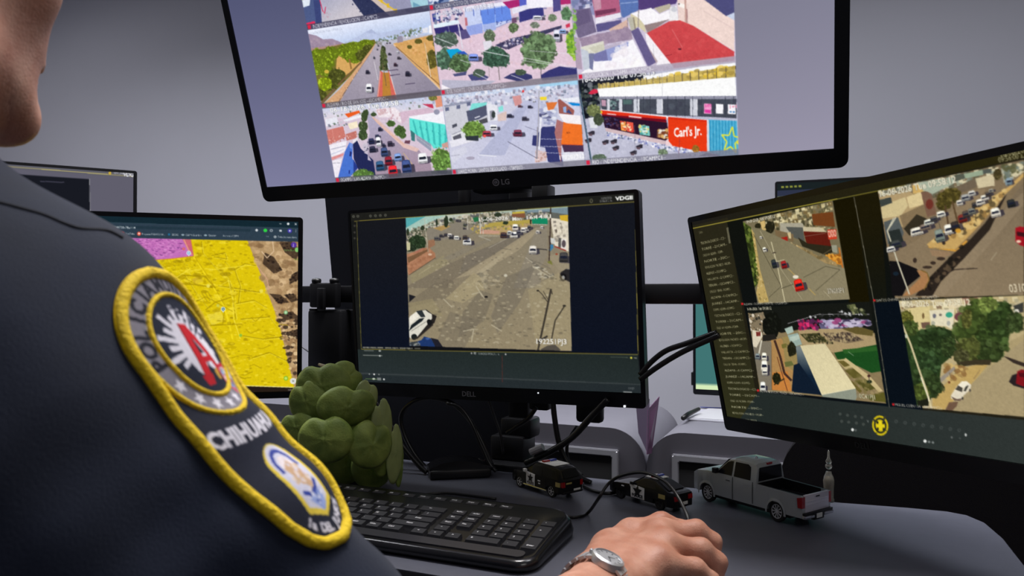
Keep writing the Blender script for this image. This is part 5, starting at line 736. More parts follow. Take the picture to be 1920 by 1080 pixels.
b=newbm(); box(b,xc-.032,xc+.032,1.188,1.206,zb-.026,zb+.022,.004); box(b,xc-.008,xc+.008,1.18,1.19,zb-.03,zb+.012,.002); box(b,xc-.028,xc-.012,1.183,1.19,zb-.032,zb-.028,.001); loc_(obj('clamp',b,M_black,angle=40),t)
for dx in (-.021,.021):
    b=newbm(); lathe(b,[(.004,0),(.004,.004),(.0085,.004),(.0095,.008),(.0085,.012),(.003,.0135)],Matrix.Translation((xc+dx,1.197,zb+.018)),16); loc_(obj('knob',b,M_black,smooth=True),t)
b=newbm(); box(b,xc-.038,xc+.042,1.19,1.25,aty(620,700,1.2).z,zb-.03,.006); loc_(obj('arm_housing',b,M_black,angle=40),t)
xk=aty(876,370,1.17).x; 
b=newbm(); box(b,aty(1004,360,1.17).x,aty(1034,360,1.17).x,1.15,1.19,aty(1015,375,1.17).z-.03,aty(1015,348,1.17).z,.003); box(b,PX-.06,PX+.06,1.16,1.20,aty(960,358,1.17).z,aty(960,358,1.17).z+.10,.004); loc_(obj('tilt_bracket',b,M_black,angle=40),t)
b=newbm(); box(b,xk-.009,xk+.009,1.15,1.17,aty(876,420,1.16).z,aty(876,352,1.16).z,.004); loc_(obj('bracket_arm',b,M_blackmetal,angle=40),t)
b=newbm(); box(b,aty(992,760,1.205).x,aty(1030,760,1.205).x,1.2,1.222,aty(1010,769,1.205).z,aty(1010,700,1.205).z,.005); loc_(obj('screen_bracket',b,M_black,angle=40),t)
b=newbm(); box(b,aty(1080,760,1.205).x,aty(1129,760,1.205).x,1.2,1.222,aty(1010,786,1.205).z,aty(1010,700,1.205).z,.006); loc_(obj('screen_bracket',b,M_black,angle=40),t)
# ------------------------------------------------------------ keyboard along the front of the desk
KZ=lambda Y:DZ+.017+(Y-.775)*.125                                  # slope of the key tops
t=thing('keyboard','black keyboard lying on the desk between the navy sleeve and the hand','keyboard',loc=(-.55,.84,DZ))
kx0,kx1=-.84,-.292; ky0,ky1=.742,.905
b=newbm(); P=rrect(kx0,kx1,ky0,ky1,.026,8)
def lay(z,ins,dz=0): 
    cx,cy=(kx0+kx1)/2,(ky0+ky1)/2
    return [b.verts.new((cx+(x-cx)*(1-ins/.276),cy+(y-cy)*(1-ins/.08),z+(y-ky0)*dz)) for x,y in P]
rows=[lay(DZ+.001,.006),lay(DZ+.003,.001),lay(DZ+.008,0,.02),lay(DZ+.013,.003,.06),lay(DZ+.0155,.008,.09),lay(DZ+.0135,.0095,.10),lay(DZ+.0135,.03,.10)]
for A,B in zip(rows,rows[1:]):
    for i in range(len(A)): j=(i+1)%len(A); b.faces.new((A[i],A[j],B[j],B[i]))
b.faces.new(rows[0][::-1]); b.faces.new(rows[-1]); loc_(obj('body',b,mat('glossy_black_plastic',(16,16,19),.22,spec=.6),smooth=True),t)
b=newbm(); 
yl=[(x,y) for x,y in rrect(kx0+.012,kx1-.016,ky0+.010,ky0+.0265,.007,5)]
prism(b,yl,lambda x,y:Vector((x,y,DZ+.0158+(y-ky0)*.09)),lambda x,y:Vector((x,y,DZ+.010)))
loc_(obj('palm_edge',b,mat('satin_black_plastic',(42,42,48),.3,spec=.6),angle=40),t)
M_key=mat('key_cap',(30,31,36),.5,spec=.4); M_leg=mat('key_print',(206,206,210),.5)
PXK,PYK=.0232,.0155
def key(b,x,y,w=1,h=1):
    """one cap centred at x,y (w and h in key units)"""
    W=w*PXK*.5-.0006; H=h*PYK*.5-.0004; z=KZ(y)+.001; s=.0027
    q=[(-W,-H,0),(W,-H,0),(W,H,0),(-W,H,0)]; lo=[b.verts.new((x+a,y+c,z-.009)) for a,c,_ in q]; hi=[b.verts.new((x+a*(1-s/W),y+c*(1-s*.7/H)+.0006,z+(c*.125))) for a,c,_ in q]
    b.faces.new(hi); [b.faces.new((lo[i],lo[(i+1)%4],hi[(i+1)%4],hi[i])) for i in range(4)]
LEG=[]
Yr=[.783+i*PYK for i in range(5)]; YFK=.877
XR=-.311                                                           # right-most column of the number block
b=newbm()
for c in range(4):
    for r in range(5):
        x=XR-(3-c)*PXK; y=Yr[r]
        if c==3: 
            if r in(1,3): key(b,x,y+PYK*.5-PYK*1.0,1,2) if r==1 else key(b,x,y-PYK*.5,1,2)
            elif r==4: key(b,x,y)
        elif r==0 and c==0: key(b,x+PXK*.5,y,2)
        elif r==0 and c==1: pass
        else: key(b,x,y)
for c,r,s in ((0,4,'Num'),(1,4,'/'),(2,4,'*'),(3,4,'-'),(0,3,'7'),(1,3,'8'),(2,3,'9'),(0,2,'4'),(1,2,'5'),(2,2,'6'),(0,1,'1'),(1,1,'2'),(2,1,'3'),(0,0,'0'),(2,0,'.'),(3,0,'Enter'),(3,2.6,'+')): LEG.append((s,XR-(3-c)*PXK-.004,.783+r*PYK))
loc_(obj('number_keys',b,M_key),t); b=newbm()
XN=XR-3*PXK-.0272
for c in range(2):
    for r in range(2,5): key(b,XN-c*PXK,Yr[r]); LEG.append((('Supr','Ins'),('Fin','Inicio'),('AvP','RePag'))[r-2][c] and ((('Fin','Supr'),('Inicio','Ins'),('AvPag','RePag'))[r-2][c],XN-c*PXK-.004,Yr[r]))
for x,y,s in ((XN,Yr[0],'>'),(XN-PXK,Yr[0],'v'),(XN-2*PXK,Yr[0],'<'),(XN-PXK,Yr[1],'^')): key(b,x,y); LEG.append((s,x-.002,y))
loc_(obj('arrow_and_edit_keys',b,M_key),t); b=newbm()
XM=XN-PXK-.0285; L5=[['Ctrl',1.25,'Win',1.0,'Alt',1.0,'Fn',1.0,'Espacio',5.2,'AltGr',1.2,'Win',1,'Ctrl',1.3],['Mayus',2.2]+sum([[k,1] for k in 'ZXCVBNM,.-'],[])+['Mayus',2.3],['Bloq',1.7]+sum([[k,1] for k in 'ASDFGHJKL\xd1{'],[])+['Enter',2],['Tab',1.4]+sum([[k,1] for k in 'QWERTYUIOP[+'],[])+['}',1.3],['|',1]+sum([[k,1] for k in '1234567890?!'],[])+['<-',1.8]]
for r,row in enumerate(L5):
    tot=sum(row[1::2]); x=XM+PXK*.5; x0=x-tot*PXK; 
    if r==0: x=XM+PXK*.5-2*PXK*.6
    x0=x-tot*PXK
    for s,wd in zip(row[::2],row[1::2]): key(b,x0+wd*PXK/2,Yr[r],wd); LEG.append((s,x0+wd*PXK/2-.006,Yr[r])) ; x0+=wd*PXK
loc_(obj('letter_keys',b,M_key),t); b=newbm()
for k in range(15): 
    x=XR-3*PXK+.0-k*PXK*1.03-(k//3%2)*.0; key(b,x,YFK+.0,1,.8); LEG.append((('Pausa','Bloq','Impr')+tuple('F%d'%(12-i) for i in range(12)))[k] and (((('Pausa','Bloq','Impr')+tuple('F%d'%(12-i) for i in range(12)))[k]),x-.006,YFK))
loc_(obj('function_keys',b,M_key),t)
vs,fs=[],[]
for s,x,y in LEG:
    v,tt=glyphs(s,.03); n=len(vs); h=.0034
    if len(v)==0: continue
    k=min(1,.009/max(np.ptp(v[:,0])*h,1e-6)); vs+=[(x+p[0]*h*k,y+p[1]*h*.9-.0005,KZ(y+p[1]*h*.9)+.0014) for p in v]; fs+=[tuple(int(i)+n for i in a) for a in tt]
me=bpy.data.meshes.new('key_print'); me.from_pydata(vs,[],fs); loc_(tag(link('key_lettering',me,M_leg),'white key lettering'),t)
b=newbm(); tube(b,spline([(-.55,.902,DZ+.012),(-.548,.93,DZ+.003),(-.56,.97,DZ+.003),(-.53,1.0,DZ+.003),(-.45,1.0,DZ+.003)],6),.0022,8); loc_(obj('cable',b,M_cable,smooth=True),t)

# ------------------------------------------------------------ toy vehicles
M_tyre=mat('tyre_rubber',(16,16,17),.75); M_chrome=mat('chrome',(206,208,212),.18,metal=.9); M_glass=mat('smoked_window',(20,21,25),.3,spec=.25); M_redl=mat('red_tail_light',(150,20,26),.25,spec=.6); M_amber=mat('gold_print',(176,160,96),.5)
def vehicle(name,label,cat,fw,rw,prof,body,group):
    """fw, rw: ground under the near front and rear wheels (near side is the left side); prof: outline data in wheelbases"""
    fw,rw=Vector(fw),Vector(rw); d=(fw-rw); wb=d.length; ax=d.normalized(); left=Vector((-ax.y,ax.x,0)); W=prof['half']*wb
    o=rw-left*(W*.93); t=thing(name,label,cat,mw=basis(o,ax,left,(0,0,prof.get('tall',1))),group=group); 
    # local: x forward from the rear axle, y to the left, z up, metres
    R=prof['wheel']*wb; AR=R*1.18; z0=prof['sill']*wb
    X=sorted(set(np.round(np.r_[np.linspace(prof['x0'],prof['x1'],90),[k for k,*_ in prof['top']],[k for k,*_ in prof['belt']],prof.get('extra',[])],5)))
    ip=lambda tab,x:float(np.interp(x,[p[0] for p in tab],[p[1] for p in tab]))
    b=newbm(); rings=[]
    sec=prof['sec']
    for x in X:
        xx=x*wb; zb=max(z0,*( math.sqrt(max(AR**2-(xx-c)**2,0))+R*.98 if abs(xx-c)<AR else 0 for c in (0,wb)))
        rings.append([Vector((xx,y*wb,max(z*wb,zb) if k==1 else (z*wb if k else z0))) for k,(y,z) in enumerate(sec(x,zb/wb,ip))])
    for sgn in (1,-1):
        v=[[b.verts.new((p.x,p.y*sgn,p.z)) for p in r] for r in rings]
        for A,B in zip(v,v[1:]):
            for k in range(len(A)-1):
                try: b.faces.new((A[k],B[k],B[k+1],A[k+1]))
                except ValueError: pass
        for e in (v[0],v[-1]):
            try: b.faces.new(e)
            except ValueError: pass
    bmesh.ops.remove_doubles(b,verts=b.verts[:],dist=1e-5); obj('body',b,body,t,angle=38)
    b=newbm(); box(b,-.14*wb,1.12*wb,-W*.72,W*.72,R*.55,z0*1.25); obj('chassis',b,M_black,t)
    for cx in (0,wb):
        for sgn in (1,-1):
            mw=Matrix.Translation((cx,sgn*(W*.93-R*.0),R))@Matrix.Rotation(-sgn*PI/2,4,'X'); h=R*.62
            b=newbm(); lathe(b,[(R*.62,-h),(R*.9,-h),(R,-h*.8),(R,-h*.15),(R*.92,0),(R*.68,0),(R*.66,-h*.1)],mw,28); w_=obj('wheel',b,M_tyre,t,angle=40)
            b=newbm(); lathe(b,[(R*.67,-h*.5),(R*.67,-h*.04),(R*.60,-h*.06),(R*.58,-h*.32),(R*.12,-h*.3)],mw,28)
            for k in range(prof['spokes']):
                a=2*PI*k/prof['spokes']; m2=mw@Matrix.Rotation(a,4,'Z'); q=[(.10,-.055),(.62,-.10),(.62,.10),(.10,.055)]
                lo=[b.verts.new(m2@Vector((x*R,y*R,-h*.2))) for x,y in q]; hi=[b.verts.new(m2@Vector((x*R,y*R*.6,-h*.05))) for x,y in q]; b.faces.new(hi); [b.faces.new((lo[i],lo[(i+1)%4],hi[(i+1)%4],hi[i])) for i in range(4)]
            lathe(b,[(R*.16,-h*.2),(R*.16,-h*.02),(R*.1,0)],mw,12); obj('rim',b,prof['rim'],w_,angle=35)
    return t,wb,W,ip
def side_y(sec,x,z,ip):
    s=sec(x,0,ip)[1:]; 
    for (y0,a),(y1,c) in zip(s,s[1:]):
        if min(a,c)-1e-9<=z<=max(a,c)+1e-9 and abs(c-a)>1e-6: return y0+(y1-y0)*(z-a)/(c-a)
    return s[0][0]
def panel(t,name,m,pts,wb,sec,ip,sgn=1,off=.002,n=6,th=0):
    """a thin piece that follows the side of the body; pts (x,z) in wheelbases"""
    b=newbm(); z0,z1=min(p[1] for p in pts),max(p[1] for p in pts); rows=[]; k=len(pts)
    if len(pts)>8:
        b.faces.new([b.verts.new(Vector((x*wb,sgn*(side_y(sec,x,z,ip)+off)*wb,z*wb))) for x,z in pts]); return obj(name,b,m,t)
    for z in sorted(set([round(z0+(z1-z0)*q/n,5) for q in range(n+1)]+[round(p[1],5) for p in pts])):
        xs=[]
        for (ax,az),(bx,bz) in zip(pts,pts[1:]+pts[:1]):
            if min(az,bz)-1e-5<=z<=max(az,bz)+1e-5: xs+=[ax,bx] if abs(az-bz)<1e-5 else [ax+(bx-ax)*(z-az)/(bz-az)]
        if xs: rows.append([b.verts.new(Vector((x*wb,sgn*(side_y(sec,x,z,ip)+off)*wb,z*wb))) for x in np.linspace(min(xs),max(xs),4)])
    for A,B in zip(rows,rows[1:]):
        for q in range(3): b.faces.new((A[q],A[q+1],B[q+1],B[q]))
    return obj(name,b,m,t)
def quad(t,name,m,P,th=.0006):
    b=newbm(); P=[Vector(p) for p in P]; n=(P[1]-P[0]).cross(P[2]-P[0]).normalized()*th
    a=[b.verts.new(p) for p in P]; c=[b.verts.new(p+n) for p in P]; b.faces.new(a); b.faces.new(c[::-1]); k=len(P)
    [b.faces.new((a[i],c[i],c[(i+1)%k],a[(i+1)%k])) for i in range(k)]; return obj(name,b,m,t)
def star(n=5,r=1,q=.42,rot=PI/2): return [((r,q*r)[k%2]*math.cos(rot+k*PI/n),(r,q*r)[k%2]*math.sin(rot+k*PI/n)) for k in range(2*n)]

# silver pickup: x from the rear axle, in wheelbases
def sec_p(x,zb,ip):
    h=.262*ip([(-.34,.97),(-.2,1),(1.0,1),(1.16,.95),(1.25,.80)],x); belt=ip([(-.34,.31),(.26,.325),(.27,.33),(.86,.33),(1.0,.325),(1.16,.31),(1.25,.27)],x); top=ip(PK['top'],x)
    if x<.268: w=.03; return [(0,0),(h,zb),(h*1.015,.2),(h,belt),(h-w,belt+.002),(h-w,.215),(0,.215)]
    k=np.clip((top-belt)/.18,0,1); hw=h*(1-.20*k); return [(0,0),(h,zb),(h*1.015,.2),(h,belt),(hw,top-.004*k),(hw*.82,top+.008*k),(0,top+.012*k)]
PK=dict(tall=1.16,half=.262,wheel=.104,sill=.105,x0=-.34,x1=1.25,top=[(-.34,.32),(.268,.33),(.2681,.47),(.30,.505),(.40,.515),(.60,.515),(.68,.50),(.86,.345),(1.0,.34),(1.16,.322),(1.25,.28)],belt=[(.27,.3)],extra=[.267,.2685,.275],sec=sec_p,spokes=10,rim=mat('bright_rim',(206,208,212),.3,metal=.35))
M_silverpaint=mat('silver_paint',(174,180,181),.32,metal=.3,coat=.35)
t,wb,W,ip=vehicle('toy_pickup','silver toy pickup truck parked in front of the right-hand screen','toy car',atz(1327,941,DZ),atz(1456,979,DZ),PK,M_silverpaint,'toy vehicles on the desk')
v3=lambda x,y,z:Vector((x*wb,y*wb,z*wb))
for s in (1,-1):
    panel(t,'front_side_window',M_glass,[(.615,.345),(.835,.345),(.815,.37),(.70,.472),(.65,.488),(.615,.49)],wb,sec_p,ip,s,.003)
    panel(t,'rear_side_window',M_glass,[(.345,.345),(.585,.345),(.585,.49),(.40,.493),(.36,.47)],wb,sec_p,ip,s,.003)
    for q in ((.60,.11),(.31,.12)): panel(t,'door_seam',M_void,[(q[0]-.004,q[1]),(q[0]+.004,q[1]),(q[0]+.004,.335),(q[0]-.004,.335)],wb,sec_p,ip,s,.004)
    panel(t,'door_handle',M_chrome,[(.635,.285),(.70,.285),(.70,.297),(.635,.297)],wb,sec_p,ip,s,.008); panel(t,'door_handle',M_silverpaint,[(.36,.285),(.42,.285),(.42,.297),(.36,.297)],wb,sec_p,ip,s,.008)
    b=newbm(); box(b,.80*wb,.86*wb,s*.30*wb-.03*wb,s*.30*wb+.03*wb,.345*wb,.40*wb,.006*wb); obj('side_mirror',b,M_black,t)
    b=newbm(); prism(b,[(-.345,.20),(-.29,.20),(-.28,.29),(-.345,.305)],lambda x,z:v3(x,s*.269,z),lambda x,z:v3(x,s*.21,z)); obj('tail_light',b,M_redl,t)
    for cx in (0,1):
        b=newbm(); a=[math.radians(k) for k in range(-8,189,14)]; r0,r1=.112,.136
        for A,B in zip(a,a[1:]): b.faces.new([b.verts.new(v3(cx+r*math.cos(q),s*(.271 if r==r0 else .266),.098+r*math.sin(q))) for r,q in ((r0,A),(r0,B),(r1,B),(r1,A))])
        bmesh.ops.remove_doubles(b,verts=b.verts[:],dist=1e-6); obj('wheel_arch',b,M_silverpaint,t)
quad(t,'rear_window',M_glass,[v3(.2655,y,z) for y,z in ((-.215,.345),(.215,.345),(.195,.478),(-.195,.478))],-.0005)
quad(t,'windshield',M_glass,[v3(x,y,z) for x,y,z in ((.852,-.235,.355),(.852,.235,.355),(.70,.20,.496),(.70,-.20,.496))],.0008)
b=newbm()
for P4 in ([(-.315,-.222,.219),(.262,-.222,.219),(.262,.222,.219),(-.315,.222,.219)],[(-.315,.2295,.219),(.262,.2295,.219),(.262,.2295,.324),(-.315,.2295,.312)],[(-.315,-.2295,.219),(.262,-.2295,.219),(.262,-.2295,.324),(-.315,-.2295,.312)],[(.2625,-.229,.219),(.2625,.229,.219),(.2625,.229,.33),(.2625,-.229,.33)],[(-.314,-.225,.219),(-.314,.225,.219),(-.314,.225,.312),(-.314,-.225,.312)]): b.faces.new([b.verts.new(v3(*p)) for p in P4])
for sg in (1,-1): b.faces.new([b.verts.new(v3(x,sg*y,z)) for x,y,z in ((-.31,.229,.3155),(.262,.229,.328),(.262,.252,.3285),(-.31,.245,.316))])
obj('bed_liner',b,M_black,t)
b=newbm(); box(b,-.352*wb,-.318*wb,-.215*wb,.215*wb,.155*wb,.318*wb,.006*wb); box(b,-.357*wb,-.35*wb,-.205*wb,.205*wb,.255*wb,.262*wb); box(b,-.357*wb,-.35*wb,-.205*wb,.205*wb,.225*wb,.229*wb); box(b,-.356*wb,-.35*wb,-.05*wb,.05*wb,.285*wb,.302*wb,.002*wb); obj('tailgate',b,mat('tailgate_paint',(216,212,222),.3,metal=.1,coat=.4),t,angle=40)
quad(t,'tailgate_badge',M_black,[v3(-.358,y,z) for y,z in ((-.035,.286),(.035,.286),(.035,.300),(-.035,.300))],.0003)
b=newbm(); box(b,-.385*wb,-.335*wb,-.26*wb,-.09*wb,.10*wb,.135*wb,.012*wb); box(b,-.385*wb,-.335*wb,.09*wb,.26*wb,.10*wb,.135*wb,.012*wb); obj('rear_bumper',b,M_chrome,t,angle=40)
b=newbm(); box(b,-.378*wb,-.335*wb,-.255*wb,.255*wb,.135*wb,.155*wb,.006*wb); box(b,-.375*wb,-.33*wb,-.092*wb,.092*wb,.075*wb,.14*wb,.008*wb); obj('bumper_step',b,M_black,t,angle=40)
quad(t,'number_plate',M_white,[v3(-.379,y,z) for y,z in ((-.05,.092),(.05,.092),(.05,.135),(-.05,.135))],.0004)
b=newbm(); box(b,.268*wb,.285*wb,-.045*wb,.045*wb,.492*wb,.512*wb,.003*wb); obj('brake_light',b,M_redl,t)
b=newbm(); lathe(b,[(.018*wb,0),(.012*wb,.012*wb),(.002*wb,.02*wb)],Matrix.Translation(v3(.46,.0,.525)),12); obj('roof_fin',b,M_chrome,t)
b=newbm(); box(b,1.235*wb,1.262*wb,-.2*wb,.2*wb,.16*wb,.26*wb,.01*wb); obj('grille',b,M_chrome,t)

def police(t,wb,sec,ip,W,door,roofz,rx):
    """white door badge with a star, print on the flank, light bar"""
    (x0,x1,z0,z1)=door
    for s in (1,-1):
        p=panel(t,'door_badge',M_white,[(x0,z0),(x1,z0),(x1+.01,z1-.03),(x1+.04,z1),(x1+.035,z1+.03),(x1-.03,z1+.02),(x0,z1)],wb,sec,ip,s,.004)
        cx,cz,r=(x0+x1)/2,z0+(z1-z0)*.60,(x1-x0)*.36; panel(p,'star',M_black,[(cx+a*r,cz+c*r) for a,c in star()],wb,sec,ip,s,.012)
        f=lambda a,c:Vector((( cx-s*a)*wb,s*(side_y(sec,cx,z0+.04,ip)+.010)*wb,(z0+.02+c)*wb)); letters('lettering','POLICE',.045,f,M_black,p,.04,width=(x1-x0)*.8)
def sec_s(x,zb,ip):
    h=.275*ip([(-.36,.9),(-.25,1),(1.05,1),(1.2,.92),(1.3,.75)],x); belt=ip([(-.36,.34),(.85,.345),(1.05,.33),(1.2,.315),(1.3,.26)],x); top=ip(SV['top'],x); k=np.clip((top-belt)/.18,0,1); hw=h*(1-.2*k); return [(0,0),(h,zb),(h*1.02,.22),(h,belt),(hw,top-.004*k),(hw*.82,top+.01*k),(0,top+.014*k)]
SV=dict(tall=1.04,half=.275,wheel=.125,sill=.12,x0=-.36,x1=1.30,top=[(-.36,.36),(-.32,.40),(-.22,.545),(-.1,.575),(.3,.585),(.52,.57),(.84,.36),(1.05,.345),(1.2,.325),(1.3,.27)],belt=[(.3,.3)],sec=sec_s,spokes=6,rim=mat('bright_rim',(206,208,212)))
M_blackpaint=mat('black_paint',(13,13,15),.35,spec=.35,coat=.15)
t,wb,W,ip=vehicle('toy_police_suv','black toy police off-roader with white star door and white roof bar, beside the dock','toy car',atz(974,914,DZ),atz(1033,933,DZ),SV,M_blackpaint,'toy vehicles on the desk')
v3s=lambda x,y,z:Vector((x*wb,y*wb,z*wb))
for s in (1,-1):
    for q in ([(.57,.365),(.78,.365),(.62,.50),(.57,.53)],[(.27,.365),(.54,.365),(.54,.54),(.27,.55)],[(-.22,.365),(.23,.365),(.23,.55),(-.16,.53)]): panel(t,'side_window',M_glass,q,wb,sec_s,ip,s,.003)
    b=newbm(); prism(b,[(-.365,.25),(-.31,.25),(-.31,.34),(-.36,.35)],lambda x,z:v3s(x,s*.272,z),lambda x,z:v3s(x,s*.20,z)); obj('tail_light',b,M_redl,t)
    panel(t,'flank_print',M_amber,[(-.29,.245),(-.16,.245),(-.16,.33),(-.29,.33)],wb,sec_s,ip,s,.004)
    panel(t,'flank_mark',M_white,[(.30,.25),(.38,.25),(.38,.275),(.30,.275)],wb,sec_s,ip,s,.004); panel(t,'flank_mark',M_white,[(.30,.20),(.36,.20),(.36,.225),(.30,.225)],wb,sec_s,ip,s,.004)
    b=newbm(); box(b,.72*wb,.80*wb,s*.30*wb-.03*wb,s*.30*wb+.03*wb,.37*wb,.43*wb,.01*wb); obj('side_mirror',b,M_white,t)
    b=newbm(); box(b,.12*wb,.85*wb,s*.27*wb-.012*wb,s*.27*wb+.012*wb,.10*wb,.125*wb,.005*wb); obj('side_step',b,M_chrome,t)
police(t,wb,sec_s,ip,W,(.47,.74,.135,.36),.585,.3)
quad(t,'rear_window',M_glass,[v3s(x,y,z) for x,y,z in ((-.325,-.2,.41),(-.325,.2,.41),(-.235,.18,.53),(-.235,-.18,.53))],-.0006)
quad(t,'windshield',M_glass,[v3s(x,y,z) for x,y,z in ((.835,-.235,.375),(.835,.235,.375),(.545,.19,.568),(.545,-.19,.568))],.0008)
b=newbm(); box(b,-.05*wb,.46*wb,-.20*wb,.20*wb,.592*wb,.606*wb,.005*wb); obj('roof_panel',b,M_white,t)
b=newbm(); box(b,.30*wb,.38*wb,-.17*wb,-.01*wb,.606*wb,.638*wb,.008*wb); bar_=obj('light_bar',b,mat('blue_lens',(40,60,150),.2,spec=.6),t); b=newbm(); box(b,.30*wb,.38*wb,.01*wb,.17*wb,.606*wb,.638*wb,.008*wb); obj('red_lens',b,M_redl,bar_)
quad(t,'number_plate',M_white,[v3s(-.372,y,z) for y,z in ((-.2,.16),(-.02,.16),(-.02,.20),(-.2,.20))],.0004)
b=newbm(); box(b,-.385*wb,-.34*wb,-.25*wb,.25*wb,.13*wb,.165*wb,.01*wb); obj('rear_bumper',b,M_black,t)
quad(t,'gate_print',M_amber,[v3s(-.368,y,z) for y,z in ((.03,.30),(.18,.30),(.18,.33),(.03,.33))],.0004)

def sec_c(x,zb,ip):
    h=.27*ip([(-.36,.86),(-.2,1),(1.0,1),(1.2,.92),(1.32,.72)],x); belt=ip([(-.36,.265),(-.1,.29),(.6,.275),(1.05,.25),(1.2,.23),(1.32,.18)],x); top=ip(CV['top'],x); k=np.clip((top-belt)/.15,0,1); hw=h*(1-.28*k); return [(0,0),(h,zb),(h*1.03,.16),(h,belt),(hw,top-.004*k),(hw*.8,top+.012*k),(0,top+.016*k)]
CV=dict(tall=1.22,half=.27,wheel=.115,sill=.085,x0=-.36,x1=1.32,top=[(-.36,.285),(-.3,.30),(-.2,.305),(.12,.41),(.3,.425),(.42,.415),(.72,.285),(1.05,.262),(1.2,.24),(1.32,.19)],belt=[(.3,.3)],sec=sec_c,spokes=5,rim=mat('dark_rim',(60,60,64),.35,metal=.6))
t,wb,W,ip=vehicle('toy_police_car','low black toy police coupe with white star door, under the arching mouse cable','toy car',atz(1162,935,DZ),atz(1236,957,DZ),CV,M_blackpaint,'toy vehicles on the desk')
v3s=lambda x,y,z:Vector((x*wb,y*wb,z*wb))
for s in (1,-1):
    panel(t,'side_window',M_glass,[(.05,.30),(.62,.295),(.40,.395),(.15,.395)],wb,sec_c,ip,s,.003); panel(t,'flank_print',M_amber,[(-.16,.19),(.0,.19),(.0,.255),(-.16,.255)],wb,sec_c,ip,s,.004); panel(t,'side_mark',M_white,[(.86,.22),(.93,.22),(.93,.24),(.86,.24)],wb,sec_c,ip,s,.004)
    b=newbm(); prism(b,[(-.37,.19),(-.31,.19),(-.31,.255),(-.365,.26)],lambda x,z:v3s(x,s*.24,z),lambda x,z:v3s(x,s*.12,z)); obj('tail_light',b,M_redl,t)
    b=newbm(); box(b,.6*wb,.68*wb,s*.285*wb-.025*wb,s*.285*wb+.025*wb,.29*wb,.335*wb,.008*wb); obj('side_mirror',b,M_black,t)
police(t,wb,sec_c,ip,W,(.34,.68,.095,.275),.42,.3)
quad(t,'rear_window',M_glass,[v3s(x,y,z) for x,y,z in ((-.19,-.2,.312),(-.19,.2,.312),(.09,.16,.405),(.09,-.16,.405))],-.0008)
quad(t,'windshield',M_glass,[v3s(x,y,z) for x,y,z in ((.71,-.225,.295),(.71,.225,.295),(.44,.16,.418),(.44,-.16,.418))],.0008)
b=newbm(); box(b,.12*wb,.42*wb,-.155*wb,.155*wb,.428*wb,.442*wb,.005*wb); obj('roof_panel',b,M_white,t)
b=newbm(); box(b,.22*wb,.29*wb,.01*wb,.15*wb,.442*wb,.466*wb,.006*wb); bar_=obj('light_bar',b,M_redl,t); b=newbm(); box(b,.22*wb,.29*wb,-.15*wb,-.01*wb,.442*wb,.466*wb,.006*wb); obj('blue_lens',b,mat('blue_lens',(40,60,150)),bar_)
quad(t,'number_plate',M_white,[v3s(-.372,y,z) for y,z in ((-.1,.12),(.1,.12),(.1,.165),(-.1,.165))],.0004)

# ------------------------------------------------------------ cables and small things
def cable(label,pts,r=.0026,name='cable',n=8,m=None,cat='cable',group='black cables behind the screens'):
    b=newbm(); tube(b,spline(pts,n),r,8); o=obj(name,b,m or M_cable,smooth=True); return tag(o,label,cat,group)
cable('thick black cable looping high over the dock, left of the mount post',[aty(*p,1.16) for p in ((800,880),(776,850),(757,812),(752,780),(768,758),(800,746),(845,755),(880,787),(905,832),(922,872))],.0042)
cable('thin black cable beside the high loop, running down its right flank',[aty(*p,1.13) for p in ((838,756),(862,764),(882,790),(900,830),(917,868),(930,884))],.0032)
cable('shiny black cable running down along the right of the leafy plant',[aty(*p,1.10) for p in ((640,690),(668,712),(700,748),(730,790),(755,835),(785,872),(800,886))],.0042)
cable('black cable dropping from the middle screen to the toy police off-roader\'s roof',[aty(*p,1.15) for p in ((1036,745),(1040,785),(1048,830),(1062,865),(1085,893),(1108,906))],.0048)
cable('thick black cable slanting from below the middle screen\'s right half down to the post',[aty(*p,1.13) for p in ((1140,748),(1110,780),(1075,818),(1040,842),(1008,858),(985,868))],.0052)
cable('black cable hanging in a narrow bend behind the toy police off-roader',[aty(*p,1.16) for p in ((1082,800),(1066,825),(1063,850),(1070,872),(1092,892))],.003)
cable('short black cable from a socket below the middle screen to the mount post',[aty(*p,1.17) for p in ((1006,764),(990,785),(968,800),(950,812))],.0036)
cable('pair cable\'s upper strand crossing in front of the teal screen',[aty(*p,1.13) for p in ((1200,703),(1222,678),(1250,657),(1290,643),(1345,623))],.0042)
cable('pair cable\'s lower strand crossing in front of the teal screen',[aty(*p,1.12) for p in ((1200,712),(1230,690),(1265,668),(1300,650),(1350,628))],.0042)
cable('black cable lying on the desk between the two toy police cars',[atz(*p,DZ+.003) for p in ((1095,912),(1115,921),(1140,925),(1165,921))],.0028)
cable('thin pale cable slanting down to the leafy plant beside the left screen',[aty(*p,1.2) for p in ((556,643),(585,664),(612,682),(640,697))],.0016,m=mat('pale_cable',(120,120,126),.5),group='pale cable')
cable('black cable hanging just left of the cable loop, ending at the desk\'s back edge',[aty(*p,1.12) for p in ((676,742),(712,778),(748,822),(775,862),(792,882))],.0034)
cable('thin black cable hanging straight down under the middle screen\'s maker logo',[aty(*p,1.19) for p in ((914,742),(926,778),(938,812),(944,850))],.0026)
b=newbm(); tube(b,[aty(995,848,1.125),aty(1018,838,1.125)],.006,10); tag(obj('cable_connector',b,mat('pale_plastic',(150,150,154),.4)),'pale cable connector hanging just above the toy police off-roader','connector')
